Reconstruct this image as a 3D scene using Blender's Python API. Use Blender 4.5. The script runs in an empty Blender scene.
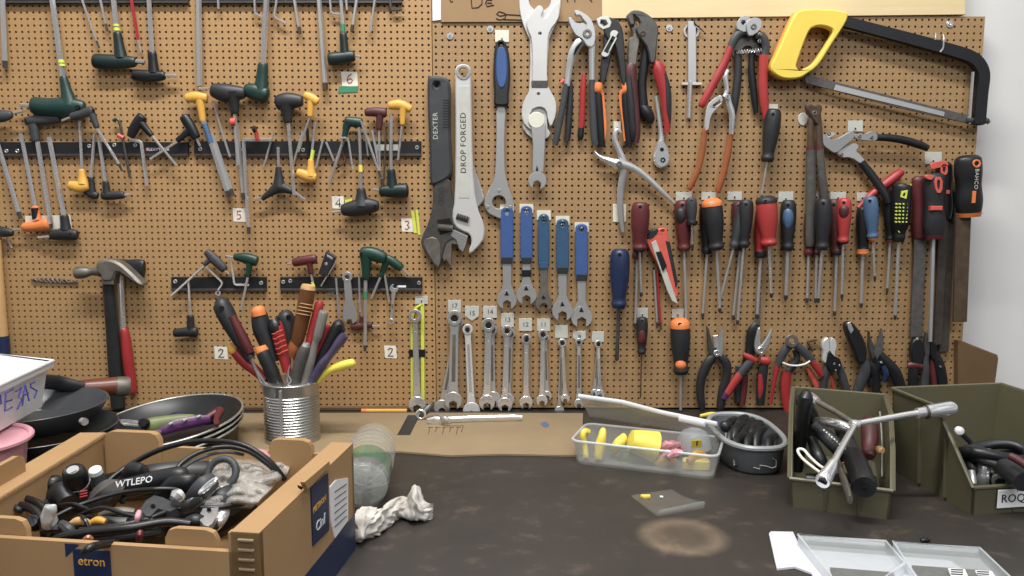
import bpy, math, random
from mathutils import Vector, Matrix
from mathutils.geometry import tessellate_polygon
random.seed(7)
F=790.0; CX=512.0; CY=288.0; TH=math.radians(7.0)
D=1.264; H=0.356            # camera: distance to the pegboard, height over the bench
COL=bpy.context.scene.collection
CAM=Vector((0,-D,H)); FW=Vector((0,math.cos(TH),-math.sin(TH))); UP=Vector((0,math.sin(TH),math.cos(TH))); RT=Vector((1,0,0))
def ray(px,py): return RT*((px-CX)/F)+UP*((CY-py)/F)+FW
def W(px,py,d=0.0):          # point d millimetres in front of the board
    r=ray(px,py); t=(-d*.001+D)/r.y; return CAM+r*t
def B(px,py,h=0.0):          # point h millimetres above the bench
    r=ray(px,py); t=(h*.001-H)/r.z; return CAM+r*t
def S(v): return (v-CAM).dot(FW)/F     # metres per unit at a place
def T(pts):                  # (x, y, d mm, r) -> (Vector, r metres)
    o=[]
    for p in pts:
        v=W(p[0],p[1],p[2]); o.append((v,p[3]*S(v)))
    return o
def TB(pts): return [(B(p[0],p[1],p[2]),p[3]*.001) for p in pts]
def lin(c): return c/12.92 if c<=.04045 else ((c+.055)/1.055)**2.4
def rgb(h,sat=.86):
    c=[lin(int(h[i:i+2],16)/255) for i in (0,2,4)]; l=.3*c[0]+.55*c[1]+.15*c[2]
    return tuple(l+(q-l)*sat for q in c)+(1,)
MATS={}
def mat(name,hexc,rough=.5,metal=0.0,hex2=None,scale=60,amt=.5,bump=0.0,trans=0.0,alpha=1.0,coat=0,detail=4,spec=.5):
    m=bpy.data.materials.new(name); m.use_nodes=True; nt=m.node_tree; b=nt.nodes['Principled BSDF']
    b.inputs['Roughness'].default_value=rough; b.inputs['Metallic'].default_value=metal
    b.inputs['Base Color'].default_value=rgb(hexc)
    b.inputs['Specular IOR Level'].default_value=spec
    if trans: b.inputs['Transmission Weight'].default_value=trans
    if alpha<1: b.inputs['Alpha'].default_value=alpha
    if coat: b.inputs['Coat Weight'].default_value=coat
    tc=nt.nodes.new('ShaderNodeTexCoord'); nz=nt.nodes.new('ShaderNodeTexNoise')
    nz.inputs['Scale'].default_value=scale; nz.inputs['Detail'].default_value=detail; nz.inputs['Roughness'].default_value=.6
    nt.links.new(tc.outputs['Object'],nz.inputs['Vector'])
    if hex2:
        cr=nt.nodes.new('ShaderNodeValToRGB'); cr.color_ramp.elements[0].position=.5-amt*.45; cr.color_ramp.elements[1].position=.5+amt*.45
        cr.color_ramp.elements[0].color=rgb(hexc); cr.color_ramp.elements[1].color=rgb(hex2)
        nt.links.new(nz.outputs['Fac'],cr.inputs['Fac']); nt.links.new(cr.outputs['Color'],b.inputs['Base Color'])
    if bump:
        bp=nt.nodes.new('ShaderNodeBump'); bp.inputs['Strength'].default_value=bump; bp.inputs['Distance'].default_value=.001
        nt.links.new(nz.outputs['Fac'],bp.inputs['Height']); nt.links.new(bp.outputs['Normal'],b.inputs['Normal'])
    MATS[name]=m; return m
mat('steel','a9aaac',.34,.8,'c4c5c6',12,.8)
mat('chrome','dcddde',.22,.8,'e8e8e8',12,.6)
mat('satin','bebfbf',.32,.7,'d2d2d1',12,.8)
mat('white_steel','d6d6d4',.36,.3,'c8c8c6',14,.7)
mat('dark_steel','4a4948',.42,.7,'6d6a66',60,.8,.25)
mat('old_steel','8a857c',.5,.6,'5c554d',70,.8,.3)
mat('rusty','382c22',.7,.3,'66503a',70,.9,.4)
mat('file_grey','6f6d6b',.6,.5,'4f4a46',120,.7,.4)
mat('black','101114',.4,0,'1a1b1e',50,.6,.1)
mat('black_rail','0f0f11',.5,0,'1d1d20',60,.6,.1)
mat('charcoal','1d1e21',.48,0,'2a2b2e',60,.6,.15)
mat('grey_rubber','303236',.52,0,'404246',60,.6,.15)
mat('worn_grip','3a3634',.7,0,'5b5651',120,.7,.4)
mat('green','10302c',.4,0,'183c35',30,.6)
mat('green2','0b3328',.4,0,'114234',30,.6)
mat('yellow','d99b12',.42,0,'e8ad20',30,.6)
mat('bright_yellow','ecd40e',.4,0,'f3df33',20,.7)
mat('saw_yellow','e6c410',.45,0,'f0d52c',14,.8)
mat('orange','e0701a',.45,0,'ef8127',30,.6)
mat('saw_orange','dd7c22',.5,0,'e8912f',20,.6)
mat('red','98191c',.4,0,'ac2226',30,.6)
mat('bright_red','a72826',.38,0,'b6322f',30,.6)
mat('dark_file','35302c',.6,.3,'544b43',80,.8,.4)
mat('coral','cf4a3c',.42,0,'dc5a46',30,.6)
mat('maroon','501c20',.42,0,'682428',40,.6)
mat('dark_red','411a1c',.5,0,'5a2628',40,.6)
mat('blue','2e5088',.45,0,'385c98',40,.6)
mat('teal_blue','244a6c',.45,0,'2e587c',40,.6)
mat('navy','162544',.38,0,'1d2f56',40,.6)
mat('dark_green','0c1f1d',.42,0,'142926',40,.6)
mat('slate_blue','3c5a7c',.4,0,'4a6a8c',40,.6)
mat('brown_grip','8a4a1e',.3,0,'a35c28',40,.6)
mat('brown_wood','5a2a18',.35,0,'75391f',30,.8)
mat('amber','5c3512',.32,0,'75481d',40,.6)
mat('film','8d877c',.15,0,None,alpha=.22,spec=.9)
mat('wood','b98a4a',.5,0,'d0a566',24,.8)
mat('lime','c9d81a',.4,0,'dbe635',30,.6)
mat('tape_green','2c7a55',.5,0,'37906a',40,.6)
mat('paper','ddd8c6',.7,0,'e9e4d6',40,.6,.1)
mat('plate','b6b8ae',.35,.15,'cfd0c6',50,.7,.1)
mat('pale_plate','d4d2be',.4,.05,'e0dfd0',50,.7,.1)
mat('ink','16140f',.8)
mat('red_ink','a8343a',.8)
mat('blue_ink','2a2f8a',.7)
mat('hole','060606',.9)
mat('white_plastic','e2e3e4',.35,0,'eceded',20,.6)
mat('pink','d58f9c',.4,0,'e09fab',20,.6)
mat('olive','57533c',.38,0,'625e46',8,.7,.08)
mat('clear','b4bab6',.12,0,None,trans=.0,alpha=.24,spec=.9)
mat('cloudy','d0d1cc',.3,0,None,alpha=.33,spec=.7)
mat('frosted','dfe6ea',.3,0,None,alpha=.45,spec=.6)
mat('bottle_green','3f7a55',.15,0,None,alpha=.6,spec=.8)
mat('grey_tub','5a5f63',.4,0,'686d71',14,.8,alpha=.93)
mat('tub_rim','8b8f90',.35,0,'9b9fa0',20,.6)
mat('tin','b8b8b6',.3,.95,'bdbdba',30,.7)
mat('pan_black','191a1c',.38,.2,'2a2b2d',40,.7,.1)
mat('pan_grey','4a4c50',.33,.4,'5c5e62',16,.8,.05)
mat('rim_silver','cfcfca',.25,.8)
mat('card','9c7644',.8,0,'ad8755',9,.8,.05)
mat('card_edge','8a6238',.9,0,'c29a66',400,.9,.3)
mat('card_flat','84704f',.85,0,'967f5b',12,.8,.05)
mat('card_dull','96754c',.85,0,'a3825a',12,.8,.05)
mat('cable','101012',.35,0,'1b1b1e',30,.6)
mat('bag','e2dfd8',.15,0,'cfcbc2',30,.7,.5,alpha=.42,spec=1)
mat('grey_clear','6e6a64',.2,0,'8a857c',60,.8)
mat('purple','4a1c50',.35,0,'5c2a62',30,.6)
mat('violet_clear','3c3450',.2,0,'5c526c',60,.8,alpha=.92)
mat('moss','66703a',.45,0,'788248',30,.6)
mat('rag','d9d6cf',.9,0,'9a9286',28,.55,.5)
mat('lilac','dcdde8',.35,0,'e4e5ee',12,.6)
mat('wall_white','dcdcdb',.85,0,'cfcecb',5,.9,.1)
mat('floor_grey','6e6b66',.8,0,'7a7670',6,.8,.1)
mat('brown_paint','5e4526',.6,0,'6e5330',20,.8,.2)
def wood_mat():
    m=mat('plywood','d9bf86',.55,0,'e6cf9c',6,.7); nt=m.node_tree
    for n in nt.nodes:
        if n.type=='TEX_NOISE':
            mp=nt.nodes.new('ShaderNodeMapping'); mp.inputs['Scale'].default_value=(1,1,14)
            tc=[k for k in nt.nodes if k.type=='TEX_COORD'][0]
            nt.links.new(tc.outputs['Object'],mp.inputs['Vector']); nt.links.new(mp.outputs['Vector'],n.inputs['Vector'])
wood_mat()
def board_mat(name,c1,c2,c3):
    m=mat(name,c1,.6,0,c2,3.2,.8); nt=m.node_tree; b=nt.nodes['Principled BSDF']
    cr=[n for n in nt.nodes if n.type=='VALTORGB'][0]
    tc=[k for k in nt.nodes if k.type=='TEX_COORD'][0]
    n2=nt.nodes.new('ShaderNodeTexNoise'); n2.inputs['Scale'].default_value=24; n2.inputs['Detail'].default_value=6; n2.inputs['Roughness'].default_value=.7
    n3=nt.nodes.new('ShaderNodeTexNoise'); n3.inputs['Scale'].default_value=420; n3.inputs['Detail'].default_value=2
    for n in (n2,n3): nt.links.new(tc.outputs['Object'],n.inputs['Vector'])
    r2=nt.nodes.new('ShaderNodeValToRGB'); r2.color_ramp.elements[0].position=.66; r2.color_ramp.elements[1].position=.8
    r2.color_ramp.elements[0].color=(0,0,0,1); r2.color_ramp.elements[1].color=(.55,.55,.55,1)
    nt.links.new(n2.outputs['Fac'],r2.inputs['Fac'])
    mx=nt.nodes.new('ShaderNodeMixRGB'); nt.links.new(r2.outputs['Color'],mx.inputs['Fac']); nt.links.new(cr.outputs['Color'],mx.inputs['Color1']); mx.inputs['Color2'].default_value=rgb(c3)
    r3=nt.nodes.new('ShaderNodeValToRGB'); r3.color_ramp.elements[0].position=.3; r3.color_ramp.elements[1].position=.7
    r3.color_ramp.elements[0].color=(.84,.84,.84,1); r3.color_ramp.elements[1].color=(1.1,1.1,1.1,1)
    nt.links.new(n3.outputs['Fac'],r3.inputs['Fac'])
    m2=nt.nodes.new('ShaderNodeMixRGB'); m2.blend_type='MULTIPLY'; m2.inputs['Fac'].default_value=1
    nt.links.new(mx.outputs['Color'],m2.inputs['Color1']); nt.links.new(r3.outputs['Color'],m2.inputs['Color2'])
    nt.links.new(m2.outputs['Color'],b.inputs['Base Color'])
board_mat('board_left','b88f57','a77d48','5e4226')
board_mat('board_right','aa8654','987344','5a432b')
def bench_mat():
    m=mat('bench','28231f',.5,0,'39332e',7,.6,.25); nt=m.node_tree; b=nt.nodes['Principled BSDF']
    cr=[n for n in nt.nodes if n.type=='VALTORGB'][0]; tc=[k for k in nt.nodes if k.type=='TEX_COORD'][0]
    n2=nt.nodes.new('ShaderNodeTexNoise'); n2.inputs['Scale'].default_value=28; n2.inputs['Detail'].default_value=8; n2.inputs['Roughness'].default_value=.75
    nt.links.new(tc.outputs['Object'],n2.inputs['Vector'])
    r2=nt.nodes.new('ShaderNodeValToRGB'); r2.color_ramp.elements[0].position=.55; r2.color_ramp.elements[1].position=.74
    r2.color_ramp.elements[0].color=(0,0,0,1); r2.color_ramp.elements[1].color=(.6,.6,.6,1)
    nt.links.new(n2.outputs['Fac'],r2.inputs['Fac'])
    mx=nt.nodes.new('ShaderNodeMixRGB'); nt.links.new(r2.outputs['Color'],mx.inputs['Fac']); nt.links.new(cr.outputs['Color'],mx.inputs['Color1']); mx.inputs['Color2'].default_value=rgb('6a5c4c')
    # pale worn ring near the middle front
    vm=nt.nodes.new('ShaderNodeVectorMath'); vm.operation='DISTANCE'; vm.inputs[1].default_value=tuple(B(683,536,0)-Vector((0,-.35,-.04)))
    nt.links.new(tc.outputs['Object'],vm.inputs[0])
    r4=nt.nodes.new('ShaderNodeValToRGB'); e=r4.color_ramp.elements; e[0].position=.02; e[0].color=(.25,.25,.25,1); e[1].position=.05; e[1].color=(0,0,0,1); e3=r4.color_ramp.elements.new(.036); e3.color=(.6,.6,.6,1)
    nt.links.new(vm.outputs['Value'],r4.inputs['Fac'])
    m3=nt.nodes.new('ShaderNodeMixRGB'); m3.blend_type='MULTIPLY'; m3.inputs['Fac'].default_value=1
    nt.links.new(r4.outputs['Color'],m3.inputs['Color1']); nt.links.new(n2.outputs['Fac'],m3.inputs['Color2'])
    m4=nt.nodes.new('ShaderNodeMixRGB'); nt.links.new(m3.outputs['Color'],m4.inputs['Fac']); nt.links.new(mx.outputs['Color'],m4.inputs['Color1']); m4.inputs['Color2'].default_value=rgb('a98f70')
    nt.links.new(m4.outputs['Color'],b.inputs['Base Color'])
bench_mat()
# ---------- geometry collector
class G:
    def __init__(s): s.v=[]; s.f=[]
    def tube(s,pts,n=12,flat=1.0,ax=None,caps=True,closed=False):
        P=[p[0] for p in pts]; k=len(P); base=len(s.v)
        prev=None
        for i in range(k):
            if closed: t=(P[(i+1)%k]-P[i-1])
            else: t=(P[min(i+1,k-1)]-P[max(i-1,0)])
            if t.length<1e-9: t=Vector((0,0,1))
            t.normalize()
            if prev is None:
                a=Vector((0,-1,0)) if ax is None else Vector(ax)
                if abs(t.dot(a))>.92: a=Vector((1,0,0))
                u=(a-t*a.dot(t)).normalized()
            else:
                u=(prev-t*prev.dot(t))
                u=u.normalized() if u.length>1e-6 else prev
            prev=u; w=t.cross(u)
            r=pts[i][1]
            for j in range(n):
                a=2*math.pi*(j+.5)/n
                s.v.append(P[i]+u*(math.cos(a)*r*flat)+w*(math.sin(a)*r))
        rng=k if closed else k-1
        for i in range(rng):
            i2=(i+1)%k
            for j in range(n):
                j2=(j+1)%n
                s.f.append((base+i*n+j,base+i*n+j2,base+i2*n+j2,base+i2*n+j))
        if caps and not closed:
            s.f.append(tuple(base+j for j in reversed(range(n)))); s.f.append(tuple(base+(k-1)*n+j for j in range(n)))
        return s
    def plate3(s,rings,to,th,bev=.0005):
        """rings of 2-D points (outer, holes...), to(x,y,k)->Vector with k 0 back, 1 front; th thickness handled by to"""
        def area(r): return sum(r[i][0]*r[(i+1)%len(r)][1]-r[(i+1)%len(r)][0]*r[i][1] for i in range(len(r)))/2
        rr=[]
        for qi,r in enumerate(rings):
            r=list(r)
            a=area(r)
            if (a<0)==(qi==0): r.reverse()
            rr.append(r)
        def inset(r,b):
            o=[]; n=len(r)
            for i in range(n):
                p0,p1,p2=r[i-1],r[i],r[(i+1)%n]
                e1=Vector((p1[0]-p0[0],p1[1]-p0[1])); e2=Vector((p2[0]-p1[0],p2[1]-p1[1]))
                if e1.length<1e-9 or e2.length<1e-9: o.append(p1); continue
                e1.normalize(); e2.normalize()
                n1=Vector((-e1.y,e1.x)); n2=Vector((-e2.y,e2.x)); m=n1+n2
                if m.length<.3: m=n1
                m.normalize(); c=max(.5,m.dot(n1)); o.append((p1[0]+m.x*b/c,p1[1]+m.y*b/c))
            return o
        front=[]; back=[]
        for r in rr:
            n=len(r); b0=len(s.v); ri=inset(r,bev)
            for p in r: s.v.append(to(p[0],p[1],0))
            for p in r: s.v.append(to(p[0],p[1],.999))   # shoulder
            for p in ri: s.v.append(to(p[0],p[1],1))
            for i in range(n):
                i2=(i+1)%n
                s.f.append((b0+i,b0+i2,b0+n+i2,b0+n+i)); s.f.append((b0+n+i,b0+n+i2,b0+2*n+i2,b0+2*n+i))
            back+=[b0+i for i in range(n)]; front+=[b0+2*n+i for i in range(n)]
        tri=tessellate_polygon([[Vector((p[0],p[1],0)) for p in r] for r in rr])
        for t in tri:
            s.f.append(tuple(front[i] for i in t)); s.f.append(tuple(back[i] for i in reversed(t)))
        return s
    def plate(s,out,d0,d1,holes=(),bev=.35,slope=None):
        bm=bev*1.6
        def to(x,y,k):
            e=0 if slope is None else slope(x,y)
            d=d0+e if k==0 else (d1-bm+e if k<1 else d1+e)
            # the outline is laid out at the front depth and extruded straight back
            v=W(x,y,d1+e); return Vector((v.x,-d*.001,v.z))
        return s.plate3([out]+list(holes),to,0,bev)
    def box(s,c,sz,R=None,bev=0.0):
        c=Vector(c); hx,hy,hz=[q/2 for q in sz]; b=len(s.v)
        R=R or Matrix.Identity(3)
        if bev<=0:
            for x in (-hx,hx):
                for y in (-hy,hy):
                    for z in (-hz,hz): s.v.append(c+R@Vector((x,y,z)))
            for f in ((0,1,3,2),(4,6,7,5),(0,4,5,1),(2,3,7,6),(0,2,6,4),(1,5,7,3)): s.f.append(tuple(b+i for i in f))
        else:
            ring=[]
            for (q,zz) in ((bev,-hz),(0,-hz+bev),(0,hz-bev),(bev,hz)):
                x=hx-q; y=hy-q; e=bev
                pts=[(x-e,-y),(x,-y+e),(x,y-e),(x-e,y),(-x+e,y),(-x,y-e),(-x,-y+e),(-x+e,-y)]
                ring.append([c+R@Vector((a,bb,zz)) for a,bb in pts])
            for r in ring: s.v+=r
            for i in range(3):
                for j in range(8): s.f.append((b+i*8+j,b+i*8+(j+1)%8,b+i*8+8+(j+1)%8,b+i*8+8+j))
            s.f.append(tuple(b+j for j in reversed(range(8)))); s.f.append(tuple(b+24+j for j in range(8)))
        return s
    def lathe(s,c,axis,prof,n=24,caps=True):
        a=Vector(axis).normalized(); return s.tube([(Vector(c)+a*h,r) for h,r in prof],n=n,caps=caps)
    def grid(s,fn,nu,nv):
        b=len(s.v)
        for i in range(nu+1):
            for j in range(nv+1): s.v.append(fn(i/nu,j/nv))
        for i in range(nu):
            for j in range(nv):
                a=b+i*(nv+1)+j; s.f.append((a,a+1,a+nv+2,a+nv+1))
        return s
def smoothpts(pts,k=4):
    """Catmull-Rom through (Vector, r)"""
    if len(pts)<3: return pts
    o=[]
    n=len(pts)
    for i in range(n-1):
        p0=pts[max(i-1,0)]; p1=pts[i]; p2=pts[i+1]; p3=pts[min(i+2,n-1)]
        for q in range(k):
            t=q/k
            def cr(a,b,c,d): return .5*((2*b)+(c-a)*t+(2*a-5*b+4*c-d)*t*t+(3*b-a-3*c+d)*t*t*t)
            o.append((cr(p0[0],p1[0],p2[0],p3[0]),max(1e-5,cr(p0[1],p1[1],p2[1],p3[1]))))
    o.append(pts[-1]); return o
def ck(pts,n=2):
    for _ in range(n):
        o=[]
        for i in range(len(pts)):
            a=pts[i]; b=pts[(i+1)%len(pts)]
            o.append((a[0]*.75+b[0]*.25,a[1]*.75+b[1]*.25)); o.append((a[0]*.25+b[0]*.75,a[1]*.25+b[1]*.75))
        pts=o
    return pts
def circ(x,y,r,n=20,ry=None,a0=0): return [(x+math.cos(a0+2*math.pi*i/n)*r,y+math.sin(a0+2*math.pi*i/n)*(ry or r)) for i in range(n)]
def rectp(x0,y0,x1,y1): return [(x0,y0),(x1,y0),(x1,y1),(x0,y1)]
def textg(body,size,to,thick=.0003,font_space=1.0):
    cu=bpy.data.curves.new('t','FONT'); cu.body=body; cu.size=size; cu.extrude=thick; cu.resolution_u=2; cu.space_character=font_space
    cu.align_x='CENTER'; cu.align_y='CENTER'
    ob=bpy.data.objects.new('t',cu); COL.objects.link(ob); bpy.context.view_layer.update()
    dg=bpy.context.evaluated_depsgraph_get(); me=bpy.data.meshes.new_from_object(ob.evaluated_get(dg))
    g=G(); g.v=[to(v.co) for v in me.vertices]; g.f=[tuple(p.vertices) for p in me.polygons]
    bpy.data.objects.remove(ob); bpy.data.meshes.remove(me); bpy.data.curves.remove(cu)
    return g
def mesh_of(name,g,base,sharp=38):
    me=bpy.data.meshes.new(name)
    me.from_pydata([tuple(v-base) for v in g.v],[],g.f); me.validate()
    import bmesh
    bm=bmesh.new(); bm.from_mesh(me)
    if name!='board': bmesh.ops.recalc_face_normals(bm,faces=bm.faces)
    bm.to_mesh(me); bm.free()
    me.polygons.foreach_set('use_smooth',[True]*len(me.polygons))
    me.set_sharp_from_angle(angle=math.radians(sharp))
    me.update(); return me
class Th:
    def __init__(s,name,label,cat,base,group=None,kind=None):
        s.e=bpy.data.objects.new(name,None); COL.objects.link(s.e); s.e.location=base; s.base=Vector(base); s.e.empty_display_size=.02
        s.e['label']=label; s.e['category']=cat
        if group: s.e['group']=group
        if kind: s.e['kind']=kind
        s.parts={}
    def add(s,name,m,g,parent=None,label=None,sharp=38):
        ob=bpy.data.objects.new(name,mesh_of(name,g,s.base,sharp)); COL.objects.link(ob)
        ob.data.materials.append(MATS[m])
        ob.parent=parent or s.e
        if label: ob['label']=label
        return ob
def solo(name,label,cat,m,g,group=None,kind=None,sharp=38):
    lo=Vector([min(v[i] for v in g.v) for i in range(3)]); hi=Vector([max(v[i] for v in g.v) for i in range(3)])
    base=Vector(((lo.x+hi.x)/2,(lo.y+hi.y)/2,lo.z))
    ob=bpy.data.objects.new(name,mesh_of(name,g,base,sharp)); COL.objects.link(ob); ob.location=base
    ob.data.materials.append(MATS[m])
    if kind!='structure':
        ob['label']=label; ob['category']=cat
    else:
        if label: ob['label']=label
    if group: ob['group']=group
    if kind: ob['kind']=kind
    return ob
# ---------- the setting
def struct(name,m,g,label=None): return solo(name,label,None,m,g,kind='structure')
g=G(); g.box((0,.03+.05,.6),(3.2,.1,2.2)); struct('wall_back','wall_white',g,'white painted wall behind the pegboard')
g=G(); g.box((0,-1.4,-.87),(3.2,2.96,.04)); struct('floor','floor_grey',g)
g=G(); g.box((0,-.35,-.02),(3.0,.74,.04),bev=.002); struct('workbench_top','bench',g)
ob=bpy.data.objects['workbench_top']; del ob['kind']; ob['label']='dark stained workbench top along the pegboard wall'; ob['category']='workbench'
def pegboard(name,label,m,x0,z0,x1,z1,pitch,ox,oz,notch=None):
    th=.0035; r=.0019
    nx=int((x1-x0)/pitch); nz=int((z1-z0)/pitch)
    g=G(); V=g.v; Fc=g.f
    zc=[z0+(z1-z0)*j/nz for j in range(nz+1)]; xc=[x0+(x1-x0)*i/nx for i in range(nx+1)]
    for j in range(nz+1):
        for i in range(nx+1): V.append(Vector((xc[i],0,zc[j])))
    idx=lambda i,j:j*(nx+1)+i
    cs=[(math.cos(math.pi/4*k+math.pi/8)*r,math.sin(math.pi/4*k+math.pi/8)*r) for k in range(8)]
    for j in range(nz):
        for i in range(nx):
            cx=(xc[i]+xc[i+1])/2; cz=(zc[j]+zc[j+1])/2; b=len(V)
            for (a,c) in cs: V.append(Vector((cx+a,0,cz+c)))
            for (a,c) in cs: V.append(Vector((cx+a,th,cz+c)))
            c00=idx(i,j); c10=idx(i+1,j); c11=idx(i+1,j+1); c01=idx(i,j+1)
            # verts k: 0,1 upper right... angle 22.5,67.5,112.5,157.5,202.5,247.5,292.5,337.5
            Fc.append((c10,c11,b+0,b+7)); Fc.append((c11,c01,b+2,b+1)); Fc.append((c01,c00,b+4,b+3)); Fc.append((c00,c10,b+6,b+5))
            Fc.append((c11,b+1,b+0)); Fc.append((c01,b+3,b+2)); Fc.append((c00,b+5,b+4)); Fc.append((c10,b+7,b+6))
            for k in range(8):
                k2=(k+1)%8; Fc.append((b+k,b+k2,b+8+k2,b+8+k))
    # outer rim
    b=len(V)
    for (x,z) in ((x0,z0),(x1,z0),(x1,z1),(x0,z1)):
        V.append(Vector((x,0,z))); V.append(Vector((x,.0205,z)))
    for k in range(4):
        a=b+2*k; c=b+2*((k+1)%4); Fc.append((a,c,c+1,a+1))
    # black sheet added behind the holes, standing in for the shade inside them
    b=len(V)
    for (x,z) in ((x0,z0),(x1,z0),(x1,z1),(x0,z1)): V.append(Vector((x,th,z)))
    base=Vector(((x0+x1)/2,0,z0)); me=bpy.data.meshes.new(name)
    me.from_pydata([tuple(v-base) for v in V],[],Fc); me.update()
    t=Th(name,label,'pegboard',base)
    o=bpy.data.objects.new('perforated_sheet',me); COL.objects.link(o); o.parent=t.e; me.materials.append(MATS[m])
    g2=G(); g2.box(((x0+x1)/2,.0125,(z0+z1)/2),(x1-x0-.002,.017,z1-z0-.002)); t.add('hole_shade_sheet','hole',g2,label='black sheet standing in for the shade inside the holes')
    return t
xs=W(434,200).x
zb=W(500,413).z
pegboard('pegboard','left perforated brown hardboard panel behind the hex keys','board_left',W(-60,200).x,.003,xs-.0006,W(0,-30).z,.0096,0,0)
pegboard('pegboard','right perforated brown hardboard panel behind wrenches and screwdrivers','board_right',xs+.0006,.003,W(985,19).x,W(700,16.5).z,.0101,0,0)
# ---------- tool builders
def rodg(pts,n=6,k=1,g=None):
    g=g or G(); p=T(pts)
    if k>1: p=smoothpts(p,k)
    return g.tube(p,n=n)
def prof(p0,p1,d,pr,n=16,d2=None,flat=1.0,g=None,k=3):
    """turned shape from p0 to p1, pr = [(t, r)]"""
    g=g or G(); d2=d if d2 is None else d2
    pts=T([(p0[0]+(p1[0]-p0[0])*t,p0[1]+(p1[1]-p0[1])*t,d+(d2-d)*t,r) for t,r in pr])
    return g.tube(smoothpts(pts,k),n=n,flat=flat)
def bend(pts,r,d):
    return [(x,y,d,r) for x,y in pts]
def lkey(label,pts,d=9,r=1.6,m='chrome',group='loose hex keys on the pegboard',tip=None,name='hex_key'):
    """bare hex key: polyline with a rounded corner"""
    P=[]
    for i,(x,y) in enumerate(pts):
        if 0<i<len(pts)-1:
            a=Vector(pts[i-1])-Vector((x,y)); b=Vector(pts[i+1])-Vector((x,y)); q=min(2.6,a.length*.4,b.length*.4)
            a=Vector((x,y))+a.normalized()*q; b=Vector((x,y))+b.normalized()*q; c=(a+b)/2*.5+Vector((x,y))*.5
            P+=[(a.x,a.y,d,r),(c.x,c.y,d,r),(b.x,b.y,d,r)]
        else: P.append((x,y,d,r))
    g=G(); g.tube(T(P),n=6)
    if tip:
        t=Th(name,label,'hex key',W(pts[0][0],pts[0][1],d),group); t.add('shank',m,g)
        x,y=pts[-1]; px,py=pts[-2]; L=math.hypot(x-px,y-py); q=6/L
        t.add('tip',tip,rodg([(x-(x-px)*q*.2,y-(y-py)*q*.2,d,r*1.05),(x+(x-px)*q,y+(y-py)*q,d,r)]),label='dark ball end')
        return t
    return solo(name,label,'hex key',m,g,group)
HK='handled hex keys on the magnetic strips'
def pkey(label,shaft,neck,grip,gm='charcoal',d=12,pin=None,bands=None,hole=None,tip=None,sm='chrome',group=HK,dg=None,bm='lime',text=None,name='handled_hex_key'):
    """shaft (x0,y0,x1,y1,r); neck (x0,y0,x1,y1,r0,r1); grip [(x,y,r)...]"""
    x0,y0,x1,y1,r=shaft; dg=d if dg is None else dg
    t=Th(name,label,'hex key',W(neck[2],neck[3],d),group)
    t.add('shank',sm,rodg([(x0,y0,d,r),(x1,y1,dg,r)]))
    g=G()
    nx0,ny0,nx1,ny1,r0,r1=neck
    g.tube(smoothpts(T([(nx0,ny0,dg,r0*.75),(nx0+(nx1-nx0)*.08,ny0+(ny1-ny0)*.08,dg,r0),(nx0+(nx1-nx0)*.5,ny0+(ny1-ny0)*.5,dg,(r0*.7+r1*.3)),(nx1,ny1,dg,r1)]),3),n=14,flat=.8)
    gp=[(x,y,dg,rr*1.12) for x,y,rr in grip]
    a,b=gp[0],gp[1]; c,e=gp[-1],gp[-2]
    def ext(p,q):
        L=math.hypot(p[0]-q[0],p[1]-q[1]); return (p[0]+(p[0]-q[0])/L*p[3]*.35,p[1]+(p[1]-q[1])/L*p[3]*.35,p[2],p[3]*.55)
    gp=[ext(a,b)]+gp+[ext(c,e)]
    g.tube(smoothpts(T(gp),4),n=14,flat=.72)
    gr=t.add('grip',gm,g)
    if pin: t.add('short_end',sm,rodg([(pin[0],pin[1],dg,pin[4]),(pin[2],pin[3],dg,pin[4])]))
    for bnd in bands or []:
        bx0,by0,bx1,by1,br=bnd[:5]; t.add('band',bnd[5] if len(bnd)>5 else bm,rodg([(bx0,by0,dg if dg==d else (d+dg)/2,br),(bx1,by1,dg if dg==d else (d+dg)/2,br)],n=12))
    if hole:
        hx,hy,hr=hole; rr=max(q[2] for q in grip)*1.6*.72
        t.add('hang_hole','hole',G().plate(circ(hx,hy,hr,14),dg+rr*.55,dg+rr+.35,bev=.1),parent=gr)
    if tip: t.add('tip',tip[5] if len(tip)>5 else 'dark_steel',rodg([(tip[0],tip[1],d,tip[4]),(tip[2],tip[3],d,tip[4]*.8)]),label='dark ball end')
    return t
def rail(label,x0,x1,y0,y1,screws,extra=None):
    t=Th('magnetic_strip',label,'magnetic tool strip',W((x0+x1)/2,y1,0),'magnetic tool strips')
    t.add('bar','black_rail',G().plate(rectp(x0,y0,x1,y1),.3,6,bev=.5))
    t.add('lip','dark_steel',G().plate(rectp(x0,y1-2.2,x1,y1),6,7.2,bev=.2),label='grey lower lip')
    for (x,y) in screws:
        t.add('screw','satin',G().plate(circ(x,y,2.0,14),6,7.2,[circ(x,y,.8,10)],bev=.2))
    return t
rail('black magnetic strip at the very top left corner of the board',-30,188,-9,3,[(60,-4)])
rail('black magnetic strip at the top, above the paper 6',197,402,-9,3,[(240,-4)])
t=rail('black magnetic strip in the upper left, under the big green handle',-20,188,142,156,[(6,151),(17,151),(89,146),(114,145),(135,145)])
t.add('lettering','white_plastic',textg('FLEXYTOUR',.0065,lambda c:W(158,149.5,6.2)+Vector((c.x,-c.z,c.y)),.0002),label='white brand lettering')
t.add('mark','red',G().plate(circ(147,149.5,1.6,10),6,6.4,bev=.1))
t=rail('long black magnetic strip right of it, below the paper 6',194,421,141,156,[(200,149),(240,150),(303,150),(417,147.5)])
t.add('sticker','plate',G().plate(rectp(376,144.5,398,150.5),6,6.3,bev=.1),label='worn pale brand sticker')
t=rail('short black magnetic strip left of the can of tools',171,266,277,291,[(175,281.5),(261,283)])
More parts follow.
